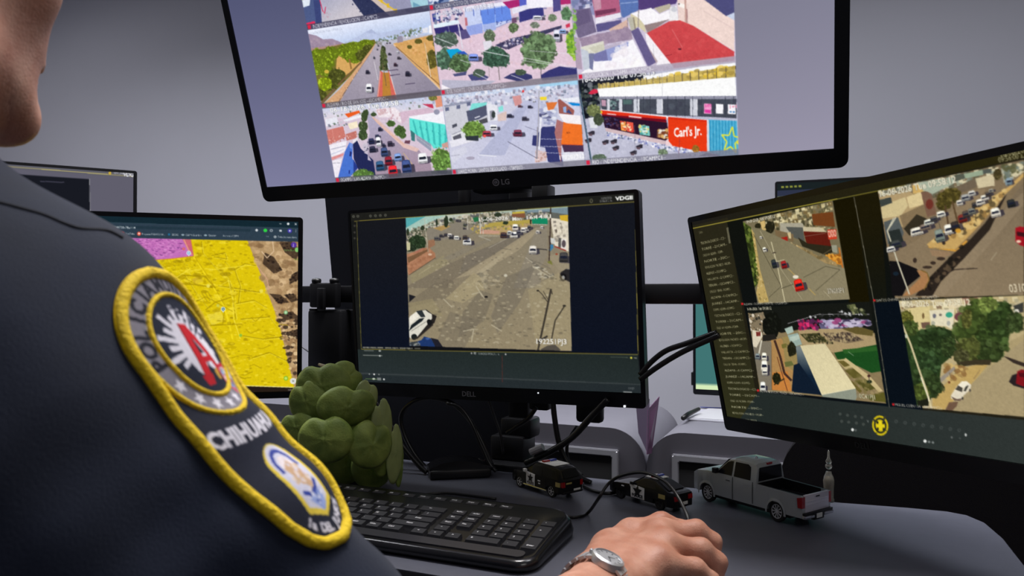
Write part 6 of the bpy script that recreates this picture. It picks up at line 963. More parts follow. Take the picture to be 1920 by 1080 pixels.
# dock
t=thing('docking_station','glossy black dock with a curved top under the cable loop','dock',loc=(0,0,0))
p0,p1=atz(806,902,DZ),atz(930,896,DZ); dx=(p1-p0); L_=dx.length; mw=basis(p0,dx.normalized(),Vector((-dx.y,dx.x,0)).normalized(),(0,0,1)); t.matrix_world=mw
b=newbm(); box(b,0,L_*.93,0,.055,.001,.016,.004); obj('base',b,M_black,t,angle=40)
b=newbm(); top=[(L_*k/14,.017+.012*math.sin(PI*min(k/14*1.15,1))**.6) for k in range(15)]; prism(b,[(0,.014)]+top+[(L_,.014)],lambda x,z:Vector((x,.004,z)),lambda x,z:Vector((x,.05,z))); bmesh.ops.bevel(b,geom=[e for e in b.edges if abs(e.verts[0].co.y-e.verts[1].co.y)<1e-6],offset=.002,segments=2,affect='EDGES'); obj('curved_top',b,mat('glossy_black_plastic',(16,16,19)),t,angle=50)
# glass figurine
t=thing('figurine','small pale glass figurine standing behind the silver toy pickup\'s bed','figurine',loc=atz(1554,940,DZ))
M_gl=mat('frosted_glass',(206,204,192),.18,trans=.8,spec=.6)
b=newbm(); lathe(b,[(.0075,0),(.0078,.003),(.0066,.006),(.0070,.02),(.0078,.03),(.0066,.036),(.0042,.041),(.0035,.044)],seg=18); obj('body',b,M_gl,t,smooth=True)
b=newbm(); bmesh.ops.create_uvsphere(b,u_segments=14,v_segments=10,radius=.0048,matrix=Matrix.Translation((0,0,.051))); lathe(b,[(.0036,.055),(.0046,.058),(.0018,.064),(.0015,.072),(.0003,.075)],seg=12); obj('head',b,M_gl,t,smooth=True)
b=newbm(); lathe(b,[(.0048,.001),(.0052,.02),(.0050,.03),(.003,.036)],seg=14); obj('amber_core',b,mat('amber_core',(104,84,52),.5),t,smooth=True)
# papers and pen on the right grey unit, purple folder between the units
t=thing('paper_sheets','white paper sheets with a blue edge, lying on the grey unit by the black pen','papers',loc=(0,0,ZT)); 
q=[atz(x,y,ZT+.002) for x,y in ((1283,786),(1312,768),(1365,770),(1372,792))]
def slab(P,th): 
    b=newbm(); a=[b.verts.new(p) for p in P]; c=[b.verts.new(p+Vector((0,0,th))) for p in P]; n=len(P); b.faces.new(a[::-1]); b.faces.new(c); [b.faces.new((a[i],a[(i+1)%n],c[(i+1)%n],c[i])) for i in range(n)]; return b
loc_(obj('sheet',slab([p-Vector((0,0,.001)) for p in q],.003),mat('paper_white',(190,190,200),.8)),t); loc_(obj('sheet',slab([p+Vector((.02,.01,.0025)) for p in q],.001),mat('paper_white_top',(196,196,202),.8)),t)
b=newbm(); tube(b,[atz(1281,784,ZT+.012),atz(1290,777,ZT+.014),atz(1310,767,ZT+.017)],[.006,.0065,.005],10); o=obj('pen',b,M_black,smooth=True); tag(o,'short black pen lying across the corner of the white papers','pen')
b=newbm(); tube(b,[q[1]+Vector((.0,.012,.005)),q[2]+Vector((0,.012,.005))],.0012,6); loc_(obj('blue_edge',b,mat('blue_edge',(70,86,190),.6)),t)
t=thing('folder','translucent purple folder standing upright in the gap between two grey units','folder',loc=(XS,Y1,0))
def leaf(P,m): 
    b=newbm(); P=[Vector(p) for p in P]; n=(P[1]-P[0]).cross(P[2]-P[0]).normalized()*.0015; a=[b.verts.new(p) for p in P]; c=[b.verts.new(p+n) for p in P]; k=len(P); b.faces.new(a); b.faces.new(c[::-1]); [b.faces.new((a[i],c[i],c[(i+1)%k],a[(i+1)%k])) for i in range(k)]; return loc_(obj('leaf',b,m),t)
leaf([aty(x,y,1.66) for x,y in ((1192,756),(1218,748),(1214,850),(1197,812))],mat('mauve_plastic',(96,86,106),.35)); leaf([aty(1236,743,1.69),aty(1214,768,1.66),aty(1212,852,1.66),aty(1221,850,1.69)],mat('purple_plastic',(120,84,116),.3))

# ------------------------------------------------------------ leafy plant by the left screen
M_leafm=bpy.data.materials.new('quilted_leaf'); M_leafm.use_nodes=True; nt=M_leafm.node_tree; bs=nt.nodes['Principled BSDF']; bs.inputs['Roughness'].default_value=.6
tc=nt.nodes.new('ShaderNodeTexCoord'); nz=nt.nodes.new('ShaderNodeTexNoise'); nz.inputs['Scale'].default_value=38; nz.inputs['Detail'].default_value=5; rp=nt.nodes.new('ShaderNodeValToRGB'); rp.color_ramp.elements[0].position=.3; rp.color_ramp.elements[0].color=lin((90,113,42)); rp.color_ramp.elements[1].position=.75; rp.color_ramp.elements[1].color=lin((148,166,78))
n2=nt.nodes.new('ShaderNodeTexNoise'); n2.inputs['Scale'].default_value=400; bp=nt.nodes.new('ShaderNodeBump'); bp.inputs['Strength'].default_value=.25; bp.inputs['Distance'].default_value=.002
nt.links.new(tc.outputs['Object'],nz.inputs['Vector']); nt.links.new(nz.outputs[0],rp.inputs[0]); nt.links.new(rp.outputs[0],bs.inputs['Base Color']); nt.links.new(tc.outputs['Object'],n2.inputs['Vector']); nt.links.new(n2.outputs[0],bp.inputs['Height']); nt.links.new(bp.outputs[0],bs.inputs['Normal'])
M_leafp=mat('pale_leaf_underside',(146,160,98),.6,var=.12,vscale=40)
base=atz(668,915,DZ); t=thing('leafy_plant','green artificial plant with big rounded quilted leaves between the left screen and the keyboard','plant',loc=base)
def leaf3(px,py,d,rx,ry,ang,tilt,fold,m):
    """a domed round leaf with creases fanning out from its notch; rx, ry in pixels"""
    c=atd(px,py,d); k=d/FPX; f=-unit(ray(px,py)); r=_R.copy(); u=f.cross(r).normalized(); r=u.cross(f)
    N=Matrix.Rotation(tilt[0],3,r)@Matrix.Rotation(tilt[1],3,u); ca,sa=math.cos(ang),math.sin(ang); b=newbm(); nr,ns=9,44; rows=[]
    for i in range(nr+1):
        q=i/nr; row=[]
        for j in range(ns):
            th=2*PI*j/ns; x_,y_=q*math.cos(th),q*math.sin(th); notch=1-.24*math.exp(-((math.atan2(math.sin(th-PI/2),math.cos(th-PI/2)))/.28)**2); cre=(.020*math.cos(7*th+.6*math.sin(3*th+px))+.012*math.cos(19*th+px)*q+.03*math.sin(2*th+py)*q+.018*math.sin(9*x_+py)*math.cos(8*y_))*q
            x=q*math.cos(th)*notch; y=q*math.sin(th)*notch; z=.82*fold*(math.sqrt(max(1-.93*q*q,0)))+cre-.05*math.exp(-(x/.06)**2)*(1-q)
            X,Y=(x*ca-y*sa)*rx*k,(x*sa+y*ca)*ry*k; p=r*X+u*Y+f*(z*min(rx,ry)*k); row.append(b.verts.new(c-base+N@p))
        rows.append(row)
    for A,B in zip(rows,rows[1:]):
        for j in range(ns): 
            if A is rows[0]: 
                continue
            b.faces.new((A[j],A[(j+1)%ns],B[(j+1)%ns],B[j]))
    cv=b.verts.new(sum((v.co for v in rows[1]),Vector())/ns+N@f*.002); [b.faces.new((cv,rows[1][j],rows[1][(j+1)%ns])) for j in range(ns)]
    bmesh.ops.delete(b,geom=[v for v in rows[0]],context='VERTS')
    o=obj('leaf',b,m,t,smooth=True); s=o.modifiers.new('thickness','SOLIDIFY'); s.thickness=.0022; return o
for a in ((608,722,1.10,52,44,.2,(.1,-.2),.62,M_leafm),(648,760,1.075,55,40,-.3,(.25,.2),.65,M_leafm),(580,752,1.09,38,42,.5,(.1,-.35),.6,M_leafm),(648,708,1.13,34,32,-.8,(-.3,.5),.5,M_leafm),(612,822,1.05,52,46,.1,(.15,-.15),.62,M_leafm),(692,832,1.07,44,46,-.3,(.1,.35),.6,M_leafm),(650,868,1.13,46,40,.1,(.3,.1),.6,M_leafm),(698,872,1.125,42,44,-.2,(.2,.3),.6,M_leafm),(560,800,1.08,34,30,.4,(.1,-.4),.5,M_leafm),(676,778,1.10,34,44,-.5,(0,.5),.5,M_leafm),(714,800,1.10,24,54,.40,(.0,.6),.4,M_leafp),(738,850,1.11,20,56,.34,(.0,.7),.4,M_leafp),(716,850,1.10,24,44,.3,(.1,.5),.45,M_leafm),(590,868,1.15,40,36,.3,(.3,-.2),.5,M_leafm),(686,742,1.12,24,30,-.4,(-.1,.5),.5,M_leafp),(748,866,1.12,14,46,.3,(0,1.0),.4,M_leafm)): leaf3(*a)
b=newbm(); tube(b,spline([(0,0,.002),(.005,.0,.06),(-.01,.01,.12),(-.02,0,.165)],5),[.008]*15+[.004],8); obj('stem',b,mat('plant_stem',(96,104,60),.7),t,smooth=True)
b=newbm(); lathe(b,[(.03,0),(.036,.004),(.040,.03),(.041,.036),(.036,.037)],seg=20); obj('pot',b,M_black,t,angle=40)
b=newbm(); tube(b,[atd(598,683,1.11)-base,atd(616,690,1.10)-base,atd(630,700,1.10)-base],[.002,.004,.003],8); obj('stalk',b,mat('dry_stalk',(150,140,112),.7),t,smooth=True)
# ------------------------------------------------------------ the officer: smooth bodies grown from rounded limbs
def nets(f,lo,hi,h,name):
    """closed surface of a distance field: one vertex per crossed cell"""
    lo=np.array(lo);hi=np.array(hi); n=np.ceil((hi-lo)/h).astype(int)+1; ax=[lo[i]+h*np.arange(n[i]) for i in range(3)]
    D=np.empty(n,np.float32)
    for i in range(n[0]):
        g=np.stack(np.meshgrid([ax[0][i]],ax[1],ax[2],indexing='ij'),-1).reshape(-1,3); D[i]=f(g).reshape(n[1],n[2])
    S=D<0; acc=np.zeros(tuple(n-1)+(3,),np.float32); cnt=np.zeros(n-1,np.float32); sl=lambda a,o:slice(o,o+n[a]-1)
    for a in range(3):
        for u in (0,1):
            for v in (0,1):
                o0=[0,0,0];b_,c_=[k for k in range(3) if k!=a];o0[b_]=u;o0[c_]=v;o1=list(o0);o1[a]=1
                d0=D[sl(0,o0[0]),sl(1,o0[1]),sl(2,o0[2])];d1=D[sl(0,o1[0]),sl(1,o1[1]),sl(2,o1[2])];m=(d0<0)!=(d1<0)
                t=np.where(m,d0/np.where(m,d0-d1,1),0); cnt+=m
                for k in range(3): acc[...,k]+=np.where(m,(t if k==a else o0[k]),0)
    act=cnt>0; idx=-np.ones(n-1,int); idx[act]=np.arange(act.sum()); co=(np.argwhere(act)+acc[act]/cnt[act][:,None])*h+lo; F=[]
    for a in range(3):
        b_,c_=(a+1)%3,(a+2)%3; m=[slice(None)]*3
        s0=[slice(None)]*3;s1=[slice(None)]*3;s0[a]=slice(0,-1);s1[a]=slice(1,None); ch=S[tuple(s0)]!=S[tuple(s1)]; q=np.argwhere(ch); ok=(q[:,b_]>0)&(q[:,c_]>0)&(q[:,b_]<n[b_]-1)&(q[:,c_]<n[c_]-1); q=q[ok]
        fl=S[tuple(s0)][tuple(q.T)]; e=[]
        for db,dc in ((-1,-1),(0,-1),(0,0),(-1,0)): p=q.copy();p[:,b_]+=db;p[:,c_]+=dc;e.append(idx[tuple(p.T)])
        e=np.stack(e,1); e[~fl]=e[~fl][:,::-1]; F.append(e)
    return co,np.concatenate(F)
def cap(p,a,b,ra,rb):
    a=np.array(a);b=np.array(b);d=b-a;t=np.clip(((p-a)@d)/(d@d),0,1); return np.linalg.norm(p-a-t[:,None]*d,axis=1)-(ra+(rb-ra)*t)
def ell(p,c,r,R=None):
    q=p-np.array(c); q=q@np.array(R) if R is not None else q; r=np.array(r); k0=np.linalg.norm(q/r,axis=1);k1=np.linalg.norm(q/r**2,axis=1); return k0*(k0-1)/np.maximum(k1,1e-9)
def sm(a,b,k): h=np.clip(.5+.5*(b-a)/k,0,1); return b*(1-h)+a*h-k*h*(1-h)
def smax(a,b,k): return -sm(-a,-b,k)
def mesh_of(co,F,name,m,parent,mods=0):
    me=bpy.data.meshes.new(name); me.from_pydata([tuple(c) for c in co],[],F.tolist()); o=link(name,me,m,parent,True)
    if mods: s=o.modifiers.new('soft','SMOOTH'); s.iterations=mods; s.factor=.5
    return o
Z=Vector((0,0,1)); FH=Vector((_F.x,_F.y,0)).normalized()
def skin(name,c,k=.35):
    m=mat(name,c,.46,sss=.12,spec=.4,bump=.16,bscale=420); return m
M_skin=bpy.data.materials.new('skin'); M_skin.use_nodes=True; nt=M_skin.node_tree; bs=nt.nodes['Principled BSDF']; bs.inputs['Roughness'].default_value=.5; bs.inputs['Subsurface Weight'].default_value=.12; bs.inputs['Subsurface Radius'].default_value=(.012,.005,.003); bs.inputs['Subsurface Scale'].default_value=.5
tc=nt.nodes.new('ShaderNodeTexCoord'); n1=nt.nodes.new('ShaderNodeTexNoise'); n1.inputs['Scale'].default_value=45; n1.inputs['Detail'].default_value=6; rp=nt.nodes.new('ShaderNodeValToRGB'); rp.color_ramp.elements[0].position=.32; rp.color_ramp.elements[0].color=lin((180,120,96)); rp.color_ramp.elements[1].position=.68; rp.color_ramp.elements[1].color=lin((203,151,128))
v1=nt.nodes.new('ShaderNodeTexVoronoi'); v1.feature='DISTANCE_TO_EDGE'; v1.inputs['Scale'].default_value=330; n2=nt.nodes.new('ShaderNodeTexNoise'); n2.inputs['Scale'].default_value=170; n2.inputs['Detail'].default_value=6; mx=nt.nodes.new('ShaderNodeMath'); mx.operation='ADD'; bp=nt.nodes.new('ShaderNodeBump'); bp.inputs['Strength'].default_value=.2; bp.inputs['Distance'].default_value=.0016
for a,b in ((tc.outputs['Object'],n1.inputs['Vector']),(n1.outputs[0],rp.inputs[0]),(rp.outputs[0],bs.inputs['Base Color']),(tc.outputs['Object'],v1.inputs['Vector']),(tc.outputs['Object'],n2.inputs['Vector']),(v1.outputs['Distance'],mx.inputs[0]),(n2.outputs[0],mx.inputs[1]),(mx.outputs[0],bp.inputs['Height']),(bp.outputs[0],bs.inputs['Normal'])): nt.links.new(a,b)
# joints
H=atd(-226,-168,.418); fh=(FH*math.cos(math.radians(13))+_R*math.sin(math.radians(13))).normalized(); rh=fh.cross(Z).normalized()
hp=lambda x,y,z:H+rh*x+fh*y+Z*z                                      # x to the person's right, y forward, z up
SH=atd(75,640,.41); EL=atd(738,1400,.40); WR=atd(1122,1112,.688)
br=Vector((SH.x-H.x,SH.y-H.y,0)).normalized(); bf=Z.cross(br); NK=hp(0,-.02,-.19); CH=Vector((H.x,H.y,0))-bf*.03; SL=NK+(NK-SH)*1.0; SL.z=SH.z
bp_=lambda x,y,z:Vector((CH.x,CH.y,0))+br*x+bf*y+Z*z
PEL=bp_(0,-.06,.50)
person=thing('person','person in navy police jacket seated at left, looking at the screens, hand on the mouse','person',loc=(PEL.x,PEL.y,0))
RB=np.array([[rh.x,fh.x,0],[rh.y,fh.y,0],[0,0,1]])
def head(p):
    q=(p-np.array(H))@RB; x,y,z=np.abs(q[:,0]),q[:,1],q[:,2]; s=np.stack([x,y,z],1); E_=lambda c,r:ell(s,c,r)
    d=E_((0,-.018,.035),(.076,.097,.088)); d=sm(d,E_((0,.028,-.04),(.057,.066,.075)),.025)
    d=sm(d,E_((.043,.050,-.022),(.019,.024,.020)),.02); d=sm(d,cap(s,(.056,-.012,-.070),(.016,.070,-.102),.017,.015),.022); d=sm(d,E_((0,.074,-.100),(.020,.017,.016)),.016)
    d=sm(d,cap(s,(0,.088,.008),(0,.103,-.030),.006,.0095),.010); d=sm(d,E_((.0085,.095,-.036),(.0068,.009,.007)),.005)
    d=sm(d,E_((0,.081,-.064),(.026,.014,.007)),.009); d=sm(d,E_((0,.079,-.074),(.022,.0125,.007)),.008); d=smax(d,-cap(s,(0,.099,-.0695),(.026,.080,-.070),.0022,.0016),.004)
    d=smax(d,-E_((.031,.094,.004),(.018,.014,.010)),.01); d=sm(d,E_((.031,.074,.003),(.0125,.012,.011)),.003); d=sm(d,cap(s,(.012,.087,.022),(.046,.072,.024),.006,.005),.008)
    d=sm(d,ell(s,(.077,-.012,-.008),(.009,.019,.031)),.008); d=smax(d,-ell(s,(.086,-.009,-.006),(.005,.010,.018)),.004)
    return d
NKt=hp(0,-.03,-.06)
def core(p):
    d=sm(head(p),cap(p,NKt,NK,.056,.060),.03); d=sm(d,cap(p,NK,bp_(0,-.02,SH.z-.05),.062,.09),.05); d=sm(d,cap(p,bp_(0,-.03,SH.z-.1),PEL,.10,.11),.06)
    d=sm(d,cap(p,SH,SL,.04,.04),.05); d=sm(d,cap(p,SH,EL,.046,.038),.03); return sm(d,cap(p,EL,EL+(WR-EL)*.62,.038,.031),.02)
# the right hand
J={'i':((1182,1003,.800),(1240,980,.818),(1276,992,.826),(1278,1018,.826)),'m':((1236,1002,.785),(1304,996,.795),(1334,1016,.797),(1336,1050,.792)),'r':((1244,1026,.757),(1314,1031,.764),(1344,1054,.766),(1340,1088,.760)),'p':((1236,1056,.728),(1304,1067,.732),(1332,1090,.733),(1328,1116,.728)),'t':((1142,1028,.775),(1172,1010,.822),(1225,1012,.842),(1262,1022,.846))}
J={k:[np.array(atd(*q)) for q in v] for k,v in J.items()}
RD={'i':(.0128,.0114,.0100,.0084),'m':(.0132,.0120,.0106,.0088),'r':(.0128,.0117,.0103,.0086),'p':(.0118,.0104,.0092,.0076),'t':(.016,.0128,.0112,.0092)}
W0=np.array(WR); EL0=np.array(EL)
def hand(p):
    w1=np.array(atd(1112,1084,.715)); w2=np.array(atd(1142,1120,.682)); mid=np.array(atd(1124,1102,.697))
    d=cap(p,EL0+(W0-EL0)*.45,mid,.0345,.0255)
    pal=None
    for k,a,r in (('i',w1,.0165),('m',mid,.0185),('r',mid,.0175),('p',w2,.0165)):
        c=cap(p,a,J[k][0]-np.array(Z)*.004,r,RD[k][0]*1.06); pal=c if pal is None else sm(pal,c,.022)
    pal=sm(pal,cap(p,(J['i'][0]+w1)/2-np.array(Z)*.012,(J['p'][0]+w2)/2-np.array(Z)*.014,.014,.013),.02)
    pal=sm(pal,cap(p,w1,J['t'][0],.017,.017),.02); d=sm(d,pal,.02); fg=None
    for k in 'imrpt':
        j,r=J[k],RD[k]; c=cap(p,j[0],j[1],r[0],r[1]); c=sm(c,cap(p,j[1],j[2],r[1]*1.02,r[2]),.004); c=sm(c,cap(p,j[2],j[3],r[2],r[3]),.004)
        fg=c if fg is None else sm(fg,c,.0022)
    d=sm(d,fg,.009)
    for k in 'imrp': d=sm(d,np.linalg.norm(p-(J[k][0]+np.array(Z)*.0015),axis=1)-RD[k][0]*.95,.016)
    n=np.sin(p[:,0]*210+p[:,1]*150)*np.sin(p[:,1]*230-p[:,0]*90)*.00035
    return d+n
co,F=nets(core,np.array((min(H.x,PEL.x,SL.x)-.22,min(SH.y,PEL.y,H.y)-.22,.36)),np.array((max(H.x,EL.x,WR.x)+.16,max(H.y,EL.y,SL.y,WR.y)+.2,H.z+.16)),.0075,'person')
# face and hand at finer grain, joined into the same body mesh
lo=np.array(H)-.15;hi=np.array(H)+.15; lo[2]=H.z-.135
c2,F2=nets(head,np.array(H)-.145,np.array(H)+np.array((.145,.145,.15)),.0032,'head')
allp=np.concatenate([v for v in J.values()]); c3,F3=nets(hand,np.minimum(allp.min(0),np.minimum(W0,EL0+(W0-EL0)*.5))-.05,np.maximum(allp.max(0),W0)+.03,.0018,'hand')
co=np.concatenate([co,c2,c3]); F=np.concatenate([F,F2+len(co)-len(c2)-len(c3),F3+len(co)-len(c3)])
off=np.array((PEL.x,PEL.y,0))
body=mesh_of(co-off,F,'body',M_skin,person,2)
# fingernails are out of sight under the hand; eyes, brows, hair
for s in (1,-1):
    b=newbm(); bmesh.ops.create_uvsphere(b,u_segments=16,v_segments=12,radius=.0112,matrix=Matrix.Translation(hp(.031*s,.078,.003)-Vector(off))); e=obj('eye',b,mat('eye_white',(220,214,206),.3),person,smooth=True)
    b=newbm(); bmesh.ops.create_uvsphere(b,u_segments=12,v_segments=8,radius=.0058,matrix=Matrix.Translation(hp(.031*s,.0845,.003)-Vector(off))); obj('iris',b,mat('iris_brown',(40,26,20),.2),e,smooth=True)
    b=newbm(); tube(b,spline([hp(.012*s,.094,.022)-Vector(off),hp(.03*s,.09,.028)-Vector(off),hp(.05*s,.074,.022)-Vector(off)],5),[.002]+[.0035]*9+[.0015],6); obj('eyebrow',b,mat('dark_hair',(22,18,17),.6,bump=.5,bscale=300),person)
def hairf(p):
    q=(p-np.array(H))@RB; x=np.abs(q[:,0]); s=np.stack([x,q[:,1],q[:,2]],1); d=ell(s,(0,-.022,.038),(.083,.102,.094)); d=sm(d,ell(s,(0,-.062,-.02),(.062,.056,.062)),.03); d=smax(d,-(s[:,2]+.055+np.clip(s[:,1]+.045,0,.14)*1.0),.01); d=smax(d,s[:,1]-.055+(.09-s[:,2])*.25,.012); return d+np.sin(p[:,0]*400)*np.sin(p[:,2]*260)*.0008
c4,F4=nets(hairf,np.array(H)-.15,np.array(H)+.16,.004,'hair'); mesh_of(c4-off,F4,'hair',mat('dark_hair',(22,18,17)),person,1)

# navy jacket
AX=(EL-SH); AL=AX.length; AX=AX.normalized()
def fold(p):
    q=p-np.array(SH); s=q@np.array(AX); u=p@np.array(_R); v=p@np.array(Z)
    return (.0016*np.sin(s*58+u*22+1.5*np.sin(v*25))+.0012*np.sin(v*74-u*60+2*np.sin(s*30)))*np.clip((s-.0)*4+.35,0.25,1)+.0006*np.sin(u*150+v*120)
def jacket(p):
    d=cap(p,SH,EL,.0625,.060); d=sm(d,cap(p,EL,EL+(WR-EL)*.42,.060,.048),.025)
    tor=ell(p,bp_(0,-.03,SH.z-.13),(.205,.135,.24),np.array([[br.x,bf.x,0],[br.y,bf.y,0],[0,0,1]])); tor=sm(tor,ell(p,bp_(0,-.05,.66),(.185,.14,.22),np.array([[br.x,bf.x,0],[br.y,bf.y,0],[0,0,1]])),.08)
    d=sm(d,tor,.045); d=sm(d,cap(p,SH+Z*.0,NK-Z*.014,.058,.064),.05); d=sm(d,cap(p,SL,NK+Z*.025,.058,.066),.05); sl=SL-br*.10-Z*.24+bf*.06; d=sm(d,cap(p,SL,sl,.062,.056),.03); d=sm(d,cap(p,sl,sl+br*.12+bf*.22,.055,.045),.03)
    d=smax(d,-cap(p,NK-Z*.02,NK+Z*.12,.060,.064),.012); d=smax(d,-(p[:,2]-.455),.02)
    q=p-np.array(EL); fc=(EL+(WR-EL)*.42); w=(WR-EL).normalized(); d=smax(d,(p-np.array(fc))@np.array(w),.006)
    return d+fold(p)
cj,Fj=nets(jacket,np.array((min(SL.x,PEL.x)-.36,min(SH.y,PEL.y)-.30,.43)),np.array((max(EL.x,WR.x)+.1,max(SL.y,EL.y,WR.y)+.36,NK.z+.16)),.0062,'jacket')
M_jacket=bpy.data.materials.new('navy_twill'); M_jacket.use_nodes=True; nt=M_jacket.node_tree; bs=nt.nodes['Principled BSDF']; bs.inputs['Roughness'].default_value=.9; bs.inputs['Specular IOR Level'].default_value=.15; bs.inputs['Sheen Weight'].default_value=.12
tc=nt.nodes.new('ShaderNodeTexCoord'); nz=nt.nodes.new('ShaderNodeTexNoise'); nz.inputs['Scale'].default_value=14; nz.inputs['Detail'].default_value=5; rp=nt.nodes.new('ShaderNodeValToRGB'); rp.color_ramp.elements[0].position=.3; rp.color_ramp.elements[0].color=lin((25,30,44)); rp.color_ramp.elements[1].position=.7; rp.color_ramp.elements[1].color=lin((33,39,56)); wv=nt.nodes.new('ShaderNodeTexNoise'); wv.inputs['Scale'].default_value=900; bp=nt.nodes.new('ShaderNodeBump'); bp.inputs['Strength'].default_value=.35; bp.inputs['Distance'].default_value=.001
for a,b in ((tc.outputs['Object'],nz.inputs['Vector']),(nz.outputs[0],rp.inputs[0]),(rp.outputs[0],bs.inputs['Base Color']),(tc.outputs['Object'],wv.inputs['Vector']),(wv.outputs[0],bp.inputs['Height']),(bp.outputs[0],bs.inputs['Normal'])): nt.links.new(a,b)
jk=mesh_of(cj-off,Fj,'jacket',M_jacket,person,3)
# collar and shoulder seam
def onjack(o,d,t0=.02,t1=.16):
    """where rays o+d*t leave the jacket"""
    t=np.full(len(o),t0); 
    for _ in range(30): t=t-np.clip(jacket(o+d*t[:,None]),-.02,.02)*.8*-1*-1 if False else t+np.clip(-jacket(o+d*t[:,None]),-.02,.02)*.8
    return o+d*np.clip(t,0,t1)[:,None]
tocam=(CAM-(SH+AX*AL*.35)); e0=(tocam-AX*tocam.dot(AX)).normalized(); e1=AX.cross(e0).normalized()
if e1.dot(_R)<0: e1=-e1                                            # e0 faces the viewer, e1 to the right
def sleeve(a,b,lift=0.0):
    """patch position (a across, b along, metres; b=0 the badge's centre) -> points on the sleeve"""
    a=np.asarray(a,float)*PS*.94;b=np.asarray(b,float)*PS; th=TH0+a/.070; o=np.array(SH+AX*SC0)[None]+np.outer(b,np.array(AX)); d=np.outer(np.cos(th),np.array(e0))+np.outer(np.sin(th),np.array(e1))
    return onjack(o,d,.05)+d*lift-off
TH0=math.radians(51); SC0=.062; PS=.97
E_Y=(232,196,10)
def hw(b):
    """half width of the badge at b (mm, downwards)"""
    top=np.sqrt(np.maximum(47.5**2-b**2,0)); low=np.interp(b,[0,14,30,60,90,112,124,131,135],[47.4,47.6,47.6,45.5,40.5,34.5,27,18,.5]); return np.where(b<0,top,np.maximum(np.where(b<47.5,top,0),low))
def paint_patch():
    K=2.0; c=Canvas(int(112*K),int(190*K),lambda p:(p+np.array([56,50]))*K,(33,36,50)); c.scale=K; P,L,S,E,T=c.P,c.L,c.S,c.E,c.T
    E(0,0,44.5,44.5,E_Y,n=60); E(0,0,41.3,41.3,(128,124,134),n=60); E(0,0,31.8,31.8,E_Y,n=60); E(0,0,29,29,(28,33,50),n=60)
    def arc(s,r,h,a0,a1,k,wd=.8):
        n=len(s)
        for i,ch in enumerate(s):
            v,t=glyphs(ch,.045)
            if not len(v): continue
            v=(v-np.array([np.ptp(v[:,0])/2,0]))*np.array([h*wd,h]); th=math.radians(a0+(a1-a0)*i/(n-1)); x,y=v[:,0],v[:,1]+r; ca,sa=math.cos(th),math.sin(th)
            q=np.c_[x*ca+y*sa, x*sa-y*ca]; q=c.f(q)*2
            for tt in t: c.raw(q[tt],k)
    arc('POLICIA',32.2,8.6,-99,-18,(30,31,42),1.0); arc('MUNICIPAL',32.6,7.6,-4,100,(30,31,42),.9)
    for k in range(7): 
        th=math.radians(122+k*19.5); x,y=36.5*math.sin(th),-36.5*math.cos(th); P([(x+a*4.4,y+b*4.4) for a,b in star(5,1,.45,-PI/2)],(222,218,226))
    for k in range(15):
        th=math.radians(150+k*17); r1=25 if k%2 else 20; L([(-3+6*math.cos(th),2+8*math.sin(th)),(-3+r1*math.cos(th),1+r1*1.0*math.sin(th))],3.2,(214,210,220)); 
    E(-5,1,10,17,(214,210,220)); S([(-6,-24),(16,-18),(20,6),(6,0)],40,.7,1.8,[(222,218,226),(60,60,74),(150,150,164)]); P([(6,-4),(18,0),(20,16),(10,14)],(226,222,230)); P([(4,6),(14,10),(12,18),(4,14)],(222,218,228))
    P([(-5,-13),(2,-12),(1,10),(0,22),(-7,22),(-6,6)],(196,26,38)); P([(2,-12),(14,12),(16,20),(12,18),(1,-4)],(196,26,38)); P([(-4,8),(10,8),(11,11),(-4,12)],(196,26,38)); P([(0,-4),(5,6),(0,6)],(34,36,50)); L([(-5,-13),(-7,22)],1.2,(130,14,26)); P([(-10,18),(2,18),(0,24),(-8,24)],(180,24,36))
    P([(12,14),(24,12),(28,22),(23,33),(15,27)],(196,40,56)); P([(14,16),(23,14.5),(26,22),(22,30),(16,25)],(226,206,206)); E(18,18,3,2.4,(80,150,206)); E(22,26,3.2,2.8,(80,150,206)); S([(14,16),(23,15),(25,22),(20,28)],14,.7,1.4,[(206,70,80),(240,236,230),(190,150,90)]); P([(6,17),(11,15),(12,22),(8,22)],(196,150,60))
    # lower field
    arc2='CHIHUAHUA'; v,t=glyphs(arc2,.05); w=np.ptp(v[:,0]); v=np.c_[(v[:,0]/w-.5)*78,v[:,1]*9.6]; y=60-v[:,1]-(31**2-v[:,0]**2)*-.0035-3; q=c.f(np.c_[v[:,0],y])*2
    for tt in t: c.raw(q[tt],(216,212,220))
    A=[(-15,112-1),(-15,82)]+[(15*math.cos(PI+k*PI/12)*1.0,82+15*math.sin(PI+k*PI/12)) for k in range(1,12)]+[(15,82),(15,111),(0,118)]; P(A,(222,196,70)); B=[(x*.8,66+(y-67)*.92+1.6) for x,y in A]; P(B,(206,204,220))
    L([(-9,86),(-8,78),(-4,73),(0,72),(4,73),(8,78),(9,86)],2.6,(52,66,150)); E(0,84,6,8,(226,214,216)); P([(-6,84),(2,80),(7,92),(4,102),(-4,96)],(200,164,130)); S([(-8,82),(8,82),(8,104),(-8,104)],34,.9,2.2,[(226,212,206),(206,176,140),(214,206,222)]); L([(-9,100),(-3,104),(4,102),(9,97)],2.8,(48,66,150)); P([(-8,105),(8,103),(6,112),(0,115)],(150,166,214)); S([(-8,104),(8,103),(4,113)],16,.8,1.7,[(226,226,236),(90,110,180)])
    s='la DEL JUNTOS'; n=len(s)
